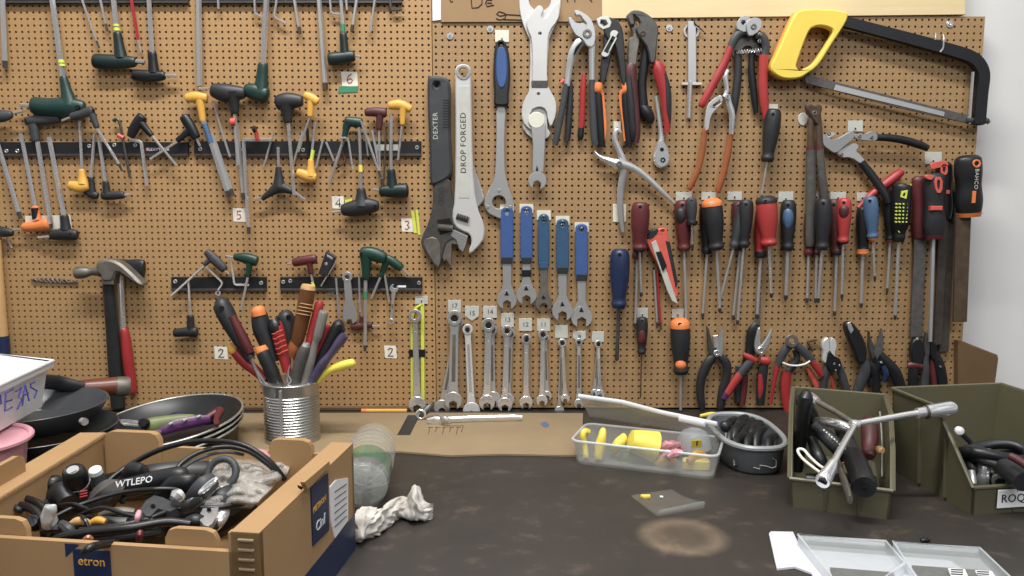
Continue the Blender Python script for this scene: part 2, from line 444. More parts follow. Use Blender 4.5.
t.add('sticker','white_plastic',G().plate(rectp(237,284,249,286),6,6.3,bev=.1))
t=rail('short black magnetic strip above the can of tools',280,422,277,291,[(283,282),(290,281),(419,283)])
t.add('sticker','white_plastic',G().plate(rectp(397,285.5,406,287.5),6,6.3,bev=.1))
# --- top row
G1='hex shanks hanging from the top strip'
lkey('thick steel hex key at the far left top edge with a dark end',[(2,-14),(5,62)],9,2.6,'satin',G1,'dark_steel')
pkey('largest dark green handled hex key with yellow bands, top left',(50,-16,63,78,2.9),(63,76,70,106,4.0,9.0),[(34,105.5,7.6),(50,107.5,8.2),(68,107,8.8),(83,107,5.6)],'green',13,pin=(20,105,34,106,2.1),bands=[(61.0,60,61.5,63,3.1),(61.9,64.2,62.3,66.5,3.1)],hole=(77,107,2.2))
lkey('thin leaning steel hex key with a dark end, between the two banded green handles',[(77,-14),(97,42)],8,1.1,'satin',G1,'dark_steel')
lkey('thin short steel hex key with a dark end, just left of the dark banded handle',[(97,-14),(106,25)],8,1.3,'satin',G1,'rusty')
pkey('dark handled hex key with yellow bands hanging sideways, near the top left',(112,-14,117,34,2.8),(117,32,121,58,4.2,6.5),[(95,61,6.2),(108,62,6.8),(122,62,5.8),(134,62,4.6)],'dark_green',13,pin=(136,61.5,145,62,2.2),bands=[(116.1,24.5,116.4,26.6,3.1),(116.6,28,117,31,3.2)],hole=(93,60.5,1.8))
t=Th('hex_key','long thin red hex key with a steel end near the top edge','hex key',W(130,0,9),G1)
t.add('shank','red',rodg([(129,-14,9,1.7),(138,40,9,1.7)])); t.add('tip','chrome',rodg([(138,39,9,1.5),(140.5,53,9,1.4)]))
pkey('smaller black handled hex key just right of the dark banded one',(148,-14,152,54,2.5),(152,52,154,73,4.4,5.5),[(134,75,4.8),(146,76,5.4),(158,76,4.6),(164,75.5,3.8)],'black',12,pin=(165,75.5,177,76,1.7),hole=(133,74.5,1.5))
lkey('long thick straight steel rod right of the black handled key',[(198.5,-14),(199.5,86)],9,3.0,'satin',G1)
pkey('green handled hex key whose thick shank drops from the top strip centre',(267,-14,263,64,3.1),(263,63,261,92,5.2,7.5),[(246,90,5.6),(256,92,7.4),(266,95,7.0)],'green',13,hole=None,pin=(242,89,246,89,2.2))
lkey('small short hex key stub left of the thick green handled key',[(217.5,-14),(218.5,9)],8,1.2,'satin',G1)
lkey('small L-shaped hex key left of the thick green handled key shank',[(254,-14),(255,14),(263,17)],8,1.2,'satin',G1)
lkey('thin hex key with green wrap just right of the thick green handled key shank',[(279,-14),(274,17),(286,24)],8,1.3,'satin',G1)
lkey('thin steel hex key with a dark tip between the green handle and the long rod',[(292,-14),(299,28)],8,1.7,'satin',G1,'dark_steel')
lkey('long slim steel rod with pointed end left of the paper 6',[(318,-14),(325,84)],9,2.6,'satin',G1,'rusty')
lkey('small L-shaped hex key directly left of the small black handle',[(329,-14),(331,13),(343,15)],8,1.2,'satin',G1)
pkey('small black handled hex key hanging above the paper 6',(340,-14,343,36,1.9),(343,33,345,56,3.8,4.6),[(330,59,5.6),(341,58,5.6),(353,56,4.8)],'dark_green',12,pin=(356,56,360,57,1.2),bands=[(342.6,24,343,32,2.4,'tape_green')])
lkey('short straight steel key stub just right of the small black handle',[(345,-14),(347,10)],8,1.2,'satin',G1)
lkey('thin leaning hex key with a dark tip above and right of the paper 6',[(359,-14),(352.5,26)],8,1.7,'satin',G1,'rusty')
lkey('thin leaning plain hex key right of it',[(377,-14),(370,32)],8,1.5,'chrome',G1)
lkey('short dark L-shaped hex key at the right end of the top strip',[(389,-14),(391,10),(402,9)],8,1.6,'dark_steel',G1)
# number notes
def note(label,cx,cy,w,h,ch,ink='ink',extra=None,rot=0):
    t=Th('number_note',label,'paper label',W(cx,cy+h/2,0),'handwritten number notes')
    c,s=math.cos(rot),math.sin(rot)
    o=[(cx+x*c-y*s,cy+x*s+y*c) for x,y in ((-w/2,-h/2),(w/2-1,-h/2+.4),(w/2,h/2),(-w/2+1,h/2-.5))]
    t.add('paper','paper',G().plate(o,.2,.7,bev=.05))
    g=G()
    for st in ch: g.tube(T([(cx+x,cy+y,.9,.5) for x,y in st]),n=6)
    t.add('numeral',ink,g)
    if extra: extra(t)
    return t
N={'6':[[(2,-5),(-1,-3),(-2.5,1),(-1,4),(2,3.5),(3,1),(1,-.5),(-2,1)]],'5':[[(2,-4),(-1.5,-4),(-2,-.5),(1,-.5),(2,2),(0,4),(-2,3.5)]],'4':[[(1.5,4.5),(1.5,-4),(-2.5,1.5),(3,1.5)]],'3':[[(-2,-3.5),(1,-4),(2,-2),(0,0),(2.5,2),(0,4.5),(-2,3.5)]],'2':[[(-2.5,-2),(-.5,-4),(2,-3),(1,0),(-2.5,4),(3,4)]]}
note('square paper note with a red 6 and green tape below it',349.5,79,17,15,N['6'],'red_ink',lambda t:t.add('tape','tape_green',G().plate([(339,86.5),(358.5,86),(357.5,92),(338,93)],.7,1,bev=.05),label='green tape strip'))
note('paper note with a red 5 and pink edge under the middle strip',239,215,13,14,N['5'],'red_ink',lambda t:t.add('tape','pink',G().plate([(245,208),(249,207),(249.5,221),(245.5,222)],.2,.6,bev=.05),label='pink paper edge'))
note('paper note with a 4 left of the big black Y grip key',338,202.5,13,13,N['4'],'ink',lambda t:t.add('tape','lime',G().plate([(345,200),(352,198.5),(351,204),(345,206)],.2,.6,bev=.05),label='yellow tape end'))
def ex3(t):
    t.add('tape','lime',G().plate([(411,211),(414,210.5),(417,233),(413.5,233)],.3,.9,bev=.05),label='yellow green tape strip')
    t.add('tape','lime',G().plate([(415.5,210),(418,210),(420.5,235),(418,235)],.3,.9,bev=.05),label='yellow green tape strip')
note('paper note with a 3 beside two yellow green tape strips',407,225,12,14,N['3'],'red_ink',ex3)
note('paper note with a 2 left of the can of tools',221,353,14,13,N['2'])
note('paper note with a 2 right of the can of tools',390.5,352,13,13,N['2'])
solo('cardboard_label','blank beige paper label behind the orange and black handles at the left','paper label','paper',G().plate([(25,216),(70,215),(72,229),(26,231)],.2,.7,bev=.05))
# --- upper left strip
pkey('dark handled hex key cut by the left edge, beside the big green handle',(14,113,23,111,1.5),(10,115,4,116,3,4),[(-8,116,5.6),(3,116,5.4),(11,114.5,3.4)],'grey_rubber',17,sm='satin')
pkey('dark grey handled hex key directly below the big green handle',(37,139,51,224,2.4),(36,142,33,124,4.2,4.8),[(27,121,3.8),(40,120,4.6),(58,118,4.2)],'grey_rubber',10,pin=None,hole=(25,120,1.2),tip=(50.6,222,51.2,229,2.3))
pkey('grey handled hex key with a white pin, right of the big green handle',(96,127,119,164,1.5),(97,128,92,114,3.0,3.8),[(72,116.5,3.4),(82,114,3.9),(92,110.5,4.2)],'grey_rubber',21,pin=(62,120.5,71,117,1.2),hole=(93,110,1.2),tip=(119,164,122,171,1.5))
pkey('yellow handled hex key hanging below the upper left strip',(79.5,121,82,170,1.5),(81.5,169,83,184,2.8,5.5),[(70,185,3.8),(79,187,5.0),(87,186,3.8)],'yellow',13)
pkey('small black handled hex key behind the low yellow handle',(94.5,134,91,178,1.6),(91,177,92,192,2.8,3.8),[(85,190,2.8),(91,194,3.6),(97,196,3.2)],'charcoal',9)
pkey('charcoal handled hex key hanging low, right of the yellow one',(98.5,137,105.5,182,1.8),(105.5,181,107,196,3.2,4.2),[(103,195.5,3.8),(112,195.5,3.9),(123,195,3.2)],'charcoal',12,pin=(124,195,130,194.5,1.3))
t=Th('hook_pick','thin dark pick with curled top and red bead on the upper left strip','hook tool',W(122,150,9))
t.add('shank','dark_steel',rodg([(113,121,9,1.5),(117,119,9,1.7),(120,124,9,1.3),(123,140,9,1.3),(130,178,9,1.2)],8,3)); t.add('bead','coral',rodg([(118,135,9,2.2),(124,138,9,2.2)],10))
pkey('black handled hex key slanting down right, above the brand lettering',(152,136,177,166,1.3),(152,136,141,123,2.9,4.4),[(131,136,3.8),(135,127,4.6),(142,117,4.8)],'black',14)
lkey('bent steel L hex key left of the brand lettering',[(130,140.5),(141,141.5),(147,186)],9,1.8,'chrome',HK)
pkey('black handled hex key slanting down left, at the right end of the upper left strip',(178,141,150,159,1.2),(177,141,190,130,2.8,4.0),[(184,117,4.2),(190,126,4.9),(196,137,4.0)],'black',14,pin=(196.5,138.5,200,146,1.3))
pkey('yellow T-handle hex key below the long rod',(203.5,121,227,191,2.7),(203,122,200,100,3.2,4.6),[(187,98,3.8),(196,97,4.7),(206,98,4.0)],'yellow',14,hole=None,tip=(227,190,228.5,197,2.4),bands=[(204.5,124,211,143,2.9,'slate_blue')])
lkey('thick steel hex key hanging beside the yellow T-handle shank',[(212,134),(231,190)],11,2.1,'satin',HK,'dark_steel')
lkey('thin steel hex key right of the yellow T-handle',[(213,101),(222,132),(230,157)],8,1.2,'satin',HK)
pkey('large dark grey T-handle hex key with a red bead, below the green handle',(234.5,112,238,165,1.8),(235,114,233,92,4.0,8.5),[(213,90,6.0),(226,93,8.2),(243,93,5.4)],'charcoal',18,sm='satin',pin=(199,88.5,209,88.5,1.1),bands=[(231,122,236,122,4.0,'coral')],dg=18)
lkey('long slim steel hex key right of the red bead',[(237,124),(243,194)],8,2.0,'satin',HK,'dark_steel')
lkey('big bright L-shaped hex key reaching down past the paper 5',[(272,140),(243.5,140),(248.5,228)],15,1.9,'chrome',HK,'dark_steel')
t=Th('hex_key_clip','small red clip with black ends sitting on the big bright hex key','clip',W(256,140,18))
t.add('body','red',rodg([(255,130,20,2.2),(258,141,20,1.8)],10)); t.add('end','black',rodg([(253,130,20,3.6),(256,129,20,3.6)],10))
lkey('thin leaning hex key with bright end left of the Y-shaped key',[(273,134),(264,166)],11,1.1,'satin',HK)
pkey('black rounded T-handle hex key left of the small yellow handle',(288,121,294,195,1.9),(288,123,286,104,4.4,8.0),[(278,103,6.6),(288,101,7.6),(301,101,5.2)],'charcoal',17)
t=Th('y_hex_wrench','three-armed black Y-shaped hex wrench under the long middle strip','hex wrench',W(279,190,12))
g=G()
for (x,y,r) in ((278.5,167,2.8),(262,199,2.4),(295,193,2.6)):
    g.tube(smoothpts(T([(x,y,13,r),((x+279)/2,(y+186)/2,13,r+1.4),(279,187,13,6.4)]),4),n=12,flat=.7)
t.add('hub','charcoal',g)
for a,b in (((278,147),(278.5,168)),((255,199.5),(264,197)),((294,192),(305,200))): t.add('arm','chrome',rodg([(a[0],a[1],13,1.5),(b[0],b[1],13,1.5)]))
pkey('small yellow handle hex key beside the black rounded handle, upper row',(309.5,118,298,152,1.3),(310,117,311,99,2.8,3.8),[(305,95,3.2),(311,98,4.2),(317,102,3.8)],'yellow',21)
pkey('yellow grip hex key hanging below the long middle strip',(315,122,311,160,1.3),(310.8,159,311,176,2.9,5.4),[(298,172.5,3.6),(307,176,4.8),(315,177.5,4.0)],'yellow',13,bands=[(313,150,311.5,160,1.9)])
lkey('thin black shank rising behind the low yellow grip',[(307,128),(309,158)],9,1.6,'black',HK)
lkey('hex key with a lime painted neck right of the low yellow grip',[(323,140),(316,168)],10,1.2,'satin',HK)
lkey('short thin steel hex key leaning right of the lime one',[(326,142),(334,161)],9,1.2,'satin',HK)
lkey('thin steel hex key left of it, leaning left',[(303,131),(293,165)],9,1.2,'satin',HK)
pkey('green T-handle hex key in the middle of the long strip',(343,141,329,184,1.6),(344,139,347,124,2.6,4.2),[(346,121,3.9),(353,122,4.6),(361,123,4.4)],'green',14,sm='chrome')
lkey('small bright L hex key over the green T-handle',[(340,138),(348,138),(352.5,170)],19,1.1,'chrome',HK)
lkey('rusty thin bent wire key below the long middle strip',[(341,148),(346,162),(336,169)],9,.9,'rusty',HK)
pkey('large black Y grip hex key with a yellow banded shank, beside the paper 4',(359,122,361.5,192,1.6),(361,188,362,206,4.2,9.0),[(343,210,5.0),(354,208.5,7.2),(366,206,7.4),(377,206,4.8)],'charcoal',15,bands=[(360.6,165,360.8,172,2.1,'bright_yellow')],pin=(332,212.5,341,211.5,1.2),hole=(375,206,1.5))
pkey('dark maroon T-handle hex key left of the right yellow T-handle',(379,127,380,178,1.2),(379,130,380,115,3.0,4.0),[(366,112.5,3.2),(375,112,4.2),(385,113,4.2)],'dark_red',14,hole=(380,112,1.2))
pkey('right yellow T-handle hex key at the end of the long strip',(402,126,398,160,1.3),(402.5,125,403,108,2.6,4.4),[(390,105.5,3.6),(400,105,4.6),(410,109,3.4)],'yellow',16)
lkey('bright leaning hex key crossing the long strip right of the green T-handle',[(361,121),(379,172)],20,1.3,'chrome',HK,'dark_steel')
lkey('thin steel hex key beneath it',[(372,130),(382,180)],9,1.4,'satin',HK,'dark_steel')
lkey('short thin hex key between the green and maroon handles',[(365,132),(368,156)],9,.9,'satin',HK)
lkey('dark thin shank below the maroon handle',[(386,128),(384,180)],9,1.0,'rusty',HK)
pkey('dark green handled hex key hanging low at the right end of the long strip',(391,115,391,172,1.9),(391,169,392.5,188,4.0,5.6),[(381,191,4.4),(392,191,5.8),(406,190.5,6.4)],'dark_green',14,sm='chrome',pin=(373,189.5,380,190.5,1.3),hole=(407,191,1.6))
# --- lower left of upper strip
lkey('leftmost long steel hex rod with a dark end',[(-4,138),(19,213)],12,2.2,'chrome',HK,'dark_steel')
pkey('orange and black handled hex key at the far left',(21,134,35,206,2.0),(35,206,37,220,3.4,4.6),[(24,227,3.6),(36,226,4.6),(47,224,5.0)],'orange',12,bands=[(35,208,36.5,219,3.8,'black')])
pkey('dark handled hex key right of the orange one',(49,137,64,216,2.5),(64,215,66,230,4.2,5.4),[(52,235,4.4),(64,234,5.4),(76,235,4.6)],'charcoal',12,pin=(38,237.5,50,236.5,1.3),hole=(70,234,1.4))
pkey('black handled hex key cut by the left edge, low beside the orange one',(13,230,20,229,1.0),(8,231,2,232,2.5,3.2),[(-6,232,4.8),(4,232,4.6),(12,233,3.0)],'charcoal',13)
lkey('small bent wire hook below the left edge handle',[(7,237),(9,243),(12,248)],7,.8,'satin',HK)
# --- low strips
L3='hex keys on the short low strips'
pkey('dark handled hex key leaning over the left low strip',(204,266,171,296,1.2),(204,265,212,258,2.2,3.4),[(207,252,3.4),(215,260,4.6),(224,269,3.8)],'grey_rubber',16,pin=(225,270,229,274,.8),group=L3)
lkey('thin bent steel key on the left low strip',[(205,266),(223,283),(218,290)],11,1.1,'chrome',L3)
solo('washer','small steel washer under the left low strip','washer','chrome',G().plate(circ(218,293,3,16),.4,1.4,[circ(218,293,1.1,10)],bev=.1),'small washers')
solo('washer','small steel washer under the right low strip, left of the cone spanner','washer','satin',G().plate(circ(331,293,2.8,16),.4,1.4,[circ(331,293,1.0,10)],bev=.1),'small washers')
pkey('small black handled hex key hanging from the left low strip',(188.5,280,190.5,317,1.3),(190.5,315,191,332,3.4,4.4),[(175,333,3.6),(186,332,4.2),(196,332,4.6)],'charcoal',11,group=L3)
pkey('green handled hex key on the left low strip',(248,276,241,310,1.3),(247.5,277,250,262,2.4,4.0),[(235,257,3.0),(245,258,4.6),(256,261,4.8)],'green2',15,sm='satin',pin=(226,256,233,257,.9),group=L3)
lkey('short bright L key at the right end of the left low strip',[(231,260),(234.5,285),(246,285)],10,1.2,'chrome',L3)
pkey('dark red handled hex key on the right low strip',(311,274,313,284,1.3),(311,274,309,260,2.6,3.8),[(294,262.5,3.6),(304,260.5,4.2),(315,259,4.2)],'maroon',14,pin=(287,264,292,263.5,.9),bands=[(312,282,313.5,286,1.5)],group=L3)
t=Th('folding_tool','dark folding hex key set with two rivets tilted on the right low strip','folding tool',W(325,275,10))
t.add('body','charcoal',G().plate([(326,251),(336,257),(327,276),(318,274)],7,15,bev=.8)); t.add('blade','chrome',rodg([(336,262,12,1.0),(321,286,12,.8)],6))
t.add('rivet','chrome',G().plate(circ(326,264,1.6,12),15,15.8,bev=.2)); t.add('rivet','chrome',G().plate([(327,254.5),(333,258),(332,260),(327,257)],15,15.8,bev=.2))
lkey('slim straight hex key left of the cone spanner',[(336,278),(339,316)],9,1.2,'satin',L3)
lkey('slim straight hex key right of the cone spanner',[(359,275),(360,312)],9,1.1,'satin',L3)
pkey('large green handled hex key at the top of the right low strip',(365.5,278,365,345,1.8),(366,280,366,254,3.8,6.6),[(362,253,5.2),(372,254,6.4),(384,258,5.2)],'green2',18,sm='satin',bands=[(365.4,291,365.4,298,2.3,'tape_green')],hole=(361,254,1.8),tip=(365,344,365,351,1.8),group=L3)
pkey('second green handled hex key slanting right behind the large one',(381,276,371,299,1.3),(380.5,277,387,260,2.4,4.2),[(386,258,3.6),(393,262,4.2),(401,268,3.6)],'green2',12,sm='satin',pin=(402,269,409,275,1.0),group=L3)
lkey('slim hex key under the second green handle',[(384.5,274),(389,302)],10,1.2,'satin',L3)
pkey('small dark handled hex key below the cone spanner with a bright pin',(358,300,362,318,1.2),(362,316,362,324,2.4,3.0),[(352,327,2.6),(361,326,3.6),(371,325,2.8)],'dark_red',8,pin=(371,326,380,326.5,.9),group=L3)
# cone spanner
def ringjaw(cx,cy,R,w,deg,depth=.55,n=22):
    """open jaw outline, opening towards deg (screen angle, 90 = down)"""
    a=math.radians(deg); al=math.asin(min(.95,w/2/R)); o=[]
    for i in range(n+1):
        th=a+al+(2*math.pi-2*al)*i/n; o.append((cx+R*math.cos(th),cy+R*math.sin(th)))
    ux,uy=math.cos(a),math.sin(a); vx,vy=-uy,ux; q=R*math.cos(al)-R*depth*1.25
    o.append((cx+ux*q-vx*w/2,cy+uy*q-vy*w/2)); o.append((cx+ux*(q-w*.28),cy+uy*(q-w*.28))); o.append((cx+ux*q+vx*w/2,cy+uy*q+vy*w/2))
    return o
t=Th('cone_spanner','flat steel cone spanner hanging over the right low strip','spanner',W(350,320,12))
g=G(); g.plate(circ(347,277,5.2,20),9,13,[circ(347,277,2.4,12)],bev=.3); g.plate([(343.6,280),(350.6,280),(352.5,300),(357,314),(357.5,320),(353,324),(351,319.5),(347,319.5),(346,323.5),(342.5,319),(342.5,313),(345,300)],9.6,12.4,bev=.3)
t.add('body','satin',g); t.add('hub','dark_steel',G().plate(circ(347,277,2.2,14),8,12,bev=.2))
def combo(label,top,bot,Rt,Rb,w0,w1,d=9,m='chrome',deg=90,group='combination wrenches in a row',tm=None,hook=None):
    t=Th('combination_wrench',label,'wrench',W(bot[0],bot[1],d),group)
    g=G(); g.plate(circ(top[0],top[1],Rt,20),d-2.6,d+3.2,[circ(top[0],top[1],Rt*.55,12)],bev=.35)
    dx,dy=bot[0]-top[0],bot[1]-top[1]; L=math.hypot(dx,dy); ux,uy=dx/L,dy/L; vx,vy=-uy,ux
    def P(s,e): return (top[0]+ux*s+vx*e,top[1]+uy*s+vy*e)
    a=Rt*.85; b=L-Rb*.8
    g.plate([P(a,-w0*.62),P(a,w0*.62),P(a+5,w0/2),P(b-8,w1/2),P(b,w1/2+1.0),P(b,-w1/2-1.0),P(b-8,-w1/2),P(a+5,-w0/2)],d-1.4,d+1.9,bev=.6)
    g.plate(ringjaw(bot[0],bot[1],Rb,Rb*.85,deg),d-1.8,d+2.4,bev=.4)
    t.add('body',m,g)
    t.add('channel','satin' if m!='satin' else 'old_steel',G().plate([P(a+10,-w0*.2),P(a+10,w0*.2),P(b-12,w1*.2),P(b-12,-w1*.2)],d+1.5,d+2.05,bev=.05),label='recessed panel along the shank')
    return t
combo('tiny combination wrench hanging on the right low strip',(391,321.5),(394,288.5),3.0,4.4,2.6,2.8,13,'satin',deg=-70,group=None)
# --- hammers
t=Th('claw_hammer','old steel claw hammer with a dark worn handle hanging on the left board','hammer',W(118,405,10),'hammers hanging on the left board')
g=G(); prof((75.5,273),(101,271),26,[(0,4.6),(.04,5.9),(.25,6.2),(.42,5.4),(.62,3.9),(.85,5),(1,6.2)],18,g=g)
t.add('poll','old_steel',g)
g=G(); g.plate(ck([(95,262),(104,259),(113,260),(121,264),(130,272),(138,280),(143,285),(139,287),(133,283),(124,277),(117,272),(114,276),(113,282),(101,282),(100,276),(96,273)],1),15,36,bev=2.2)
t.add('claw','old_steel',g)
t.add('collar','old_steel',G().plate([(101,279),(113.5,279),(113,285),(102,285)],17,34,bev=1))
g=G(); g.tube(smoothpts(T([(108,284,22,5.2),(110,300,20,5.6),(113,340,16,6.4),(116,380,13,7),(118,407,11,6.8)]),4),n=14,flat=.75); t.add('handle','charcoal',g)
g=G(); g.tube(T([(103.6,286,22,1.5),(105.6,310,20,1.5),(109,350,16,1.5),(112,404,12,1.5)]),n=8); t.add('handle_edge','brown_wood',g,label='brown worn edge of the handle')
t=Th('hammer','black headed hammer with steel shaft and red grip behind the claw hammer','hammer',W(132,392,8),'hammers hanging on the left board')
g=G(); prof((108,264),(144,270),8,[(0,5),(.05,6.4),(.5,7.6),(.75,9.5),(.95,10),(1,8.4)],20,g=g,flat=.42); t.add('head','black',g)
g=G(); g.tube(T([(120.5,272,9,3.2),(123,331,9,3.2)]),n=12); t.add('shaft','chrome',g)
g=G(); g.tube(smoothpts(T([(122.8,329,10,3.4),(125,334,10,4.4),(128,360,10,5.2),(132,388,10,4.6),(132.6,393,10,3.4)]),3),n=14); t.add('grip','red',g)
# twisted wire
g=G()
for ph in (0,math.pi):
    g.tube(T([(31+47*i/60,279.5+2.2*math.sin(i*.55+ph)*math.sin(math.pi*i/60)+.04*i,3+1.2*math.cos(i*.55+ph),.8) for i in range(61)]),n=6)
solo('twisted_wire','rusty twisted wire hooked to the board left of the hammers','wire','old_steel',g)
# pole at left edge
t=Th('pole','wooden pole with a dark blue lower half standing at the left edge','pole',W(8,412,26))
t.add('shaft','wood',rodg([(-3,240,20,3.6),(2.5,338,22,5.4)],16)); t.add('sleeve','navy',rodg([(2.5,336,22,6.0),(5,372,24,6.2),(8,410,26,6.4)],16))
# screws
for i,(x,y,l) in enumerate(((450,36,'round screw washer at the top left of the right board, above the chrome adjustable wrench'),(490,29,'round screw washer beside the plate above the blue handled tool'),(669.5,28,'round screw washer between the big pliers and the flat bar'),(950,24,'round screw washer at the top right corner above the hacksaw'))):
    t=Th('washer_screw',l,'screw',W(x,y,0),'board fixing screws')
    t.add('washer','satin',G().plate(circ(x,y,3.6,18),.2,1.6,bev=.3)); t.add('screw_head','chrome',G().plate(circ(x,y,1.7,12),1.6,2.8,[circ(x,y,.6,6)],bev=.3))
# cardboard sign and plywood above the right board
t=Th('cardboard_sign','brown cardboard sheet with handwriting above the wrenches','cardboard sign',W(520,22,2))
t.add('sheet','card_dull',G().plate([(441,-40),(602,-40),(602,20),(585,21.5),(441,22)],.6,3.4,bev=.1))
for nm,sts in (('letter',([(471,-3),(472,8),(478,7.5),(482,4),(482,-2),(476,-6),(471,-5)],)),('letter',([(494,5),(487,6.5),(485.5,3),(487,0),(492,0)],[(487,3),(492,3)])),('drawn_spanner',([(507,15),(504,13),(499,11.5),(496.5,14),(500,16),(506,15),(505,18.5),(500,20),(496,18.5)],[(507,14.5),(522,15.5)],[(503,19.5),(522,20)])),('pen_mark',([(449,-2),(451,2),(453,1)],)),('pen_mark',([(566,-3),(568,2)],)),('pen_mark',([(574,-4),(575,2)],)),('pen_mark',([(589,-2),(592,2)],))):
    g=G()
    for st in sts: g.tube(T([(x,y,3.6,.55) for x,y in st]),n=6)
    t.add(nm,'ink',g)
solo('plywood_strip','pale plywood strip above the right pegboard','board','plywood',G().plate([(602,-40),(966,-40),(965.5,14.5),(602,18.5)],-18,3.2,bev=.3))
solo('white_strip','short white plastic strip hanging at the seam of the two boards','plastic strip','white_plastic',G().plate([(432,-20),(441,-20),(441,20),(432.5,21)],.3,2.5,bev=.3))
# --- big wrenches
t=Th('adjustable_wrench','large black adjustable wrench with a dark grip','adjustable wrench',W(440,270,16),'adjustable wrenches')
t.add('grip','grey_rubber',G().plate(ck([(427,79),(429,75.5),(440,76),(447,77.5),(450.5,83),(450,125),(451,150),(452.5,170),(450,178),(433,186.5),(429.5,183),(429.5,150),(427.5,110)],2),5,22,[circ(436.5,85,2.3,14)],bev=2.4))
t.add('head','dark_steel',G().plate(ck([(433.5,182),(449,175),(452,196),(456,208),(468.5,231),(466,236),(452,239),(446,243),(444,250),(438.7,272),(434,266),(428,256),(421,246),(421,238),(429,222),(433,205)],1),7,19,bev=1))
t.add('movable_jaw','old_steel',G().plate([(441,236),(466,231),(466.5,240),(463,253),(458,245),(452,244),(451,267),(446,260),(444,262),(441,255)],9,17,bev=.6))
t.add('recess','hole',G().plate([(437,220),(450,218),(455,231),(440,235)],19,19.3,bev=.1)); t.add('jaw_face','old_steel',G().plate(ck([(422,240),(436,236),(441,247),(440,268),(434,264),(427,253)],1),18.5,20,bev=.6),label='bare worn jaw face')
t.add('worm','old_steel',G().tube([(v,r) for v,r in T([(438+i*1.15,227+i*.1,18.5,(3.7 if i%2 else 2.9)) for i in range(14)])],n=12))
g=G()
for i in range(3): g.plate(circ(441,190+i*6.4,2.4,12),19,19.4,[circ(441,190+i*6.4,1.9,12)],bev=.05)
for i in range(11): g.plate(rectp(443,99.5+i*2.7,449.2,100.4+i*2.7),21,22.6,bev=.1)
t.add('embossing','charcoal',g)
t.add('lettering','plate',textg('DEXTER',.0105,lambda c:W(435.5,126,22.2)+Vector((-c.y,-c.z,c.x)),.0002,1.1))
t=Th('adjustable_wrench','shiny chrome adjustable wrench beside the black one','adjustable wrench',W(470,250,14),'adjustable wrenches')
g=G(); g.plate(ck([(455,72),(456,66),(463,63.2),(470,66),(471,72),(471.6,130),(473.5,185),(477,208),(483,222),(485,232),(483,242),(470,255),(468.5,250),(472,243),(470,234),(462,231),(454,226),(452,214),(455,200),(455.6,130)],1),11,22,[circ(463.3,72,4.6,18)],bev=1.2)
t.add('body','white_steel',g); t.add('ring','chrome',G().plate(circ(463.3,72,7.4,22),22,23.5,[circ(463.3,72,4.8,18)],bev=.4))
t.add('panel','plate',G().plate(rectp(458.6,86,469.2,198),22,22.6,bev=.2),label='raised pale shank panel')
t.add('worm','dark_steel',G().tube([(v,r) for v,r in T([(456.5+i*1.1,216+i*.35,21.5,(3.6 if i%2 else 2.8)) for i in range(12)])],n=12))
t.add('movable_jaw','chrome',G().plate([(452,229),(468,236),(466,243),(463,252),(459,249),(456,240),(451,236)],12,20,bev=.6))
t.add('lettering','ink',textg('DROP FORGED',.0125,lambda c:W(463.5,143,22.7)+Vector((-c.y,-c.z,c.x)),.0002,1.12))
t=Th('adjustable_wrench','grey adjustable wrench hidden behind the chrome one, only its jaw showing','adjustable wrench',W(475,205,6),'adjustable wrenches')
t.add('body','satin',G().plate(ck([(462,95),(469,95),(471,160),(478,178),(484,196),(484,200),(478,208),(472,206),(466,180)],1),3,9.5,bev=.8)); t.add('worm','dark_steel',rodg([(461,172,9,3),(461,184,9,3)],12))
# bottom bracket tool
t=Th('bottom_bracket_wrench','blue handled steel wrench with a wide pierced head','wrench',W(499,218,9))
t.add('handle','charcoal',G().plate(ck([(495,44),(498,39.5),(504,39.5),(507.5,46),(510,60),(510.5,80),(508.5,94),(509,101),(508,106),(494.5,106),(493.5,101),(494.5,94),(493,80),(493.5,58)],2),5,17,[circ(501.3,44.5,1.6,12)],bev=2))
t.add('handle_inlay','blue',G().plate(ck([(497.5,48),(501.5,46),(505,48),(507.4,60),(507.4,76),(504.5,88),(498.5,88),(496,76),(496,60)],2),16,18.6,bev=1.0),label='blue rubber inlay')
g=G(); g.plate(ck([(496,105),(506,105),(504.5,130),(504.5,170),(506.5,180),(513,200),(513.5,206),(509,215.5),(501,219),(494,216),(488,213),(484,206),(485.5,196),(494,180),(495.5,170),(496.5,130)],1),6,10,[circ(499,202,6.8,24)],bev=.5); t.add('blade','satin',g)
g=G()
for x,y in ((487.5,207),(510,207),(499,190.5)): g.plate(circ(x,y,1.8,12),9.8,11,bev=.3)
t.add('studs','chrome',g)
# large white spanners
t=Th('headset_spanner','large white steel spanner with a ring end, rearmost at the top','spanner',W(540,30,6),'large headset spanners')
t.add('body','white_steel',G().plate(ck([(519,4),(520,-10),(530,-20),(550,-20),(560,-10),(561,4),(559,18),(553,30),(548,42),(546,126),(552,135),(540,142),(528,136),(521,125),(528,118),(531,42),(526,32),(521,18)],1),3,6.5,[circ(540,0,11,24)],bev=.5))
t=Th('headset_spanner','large white steel spanner with hooked jaws and dark tape, in front','spanner',W(540,60,11),'large headset spanners')
t.add('body','white_steel',G().plate(ck([(532.5,40),(527,28),(526.5,20),(533,12),(537,6),(541,5),(544,9),(541,15),(542,19),(548,17),(553,8),(559,1),(560,10),(558,20),(550,30),(547.5,40),(547,84),(550,90),(556,100),(556.5,114),(551,128),(548,121),(546.5,109),(539,106),(530.5,110),(530,123),(538,131),(530,130),(522,121),(521.5,107),(526,96),(531,88),(532.5,82)],1),8,12,[circ(540,33.5,1.6,12),circ(538.5,94,1.6,12)],bev=.5))
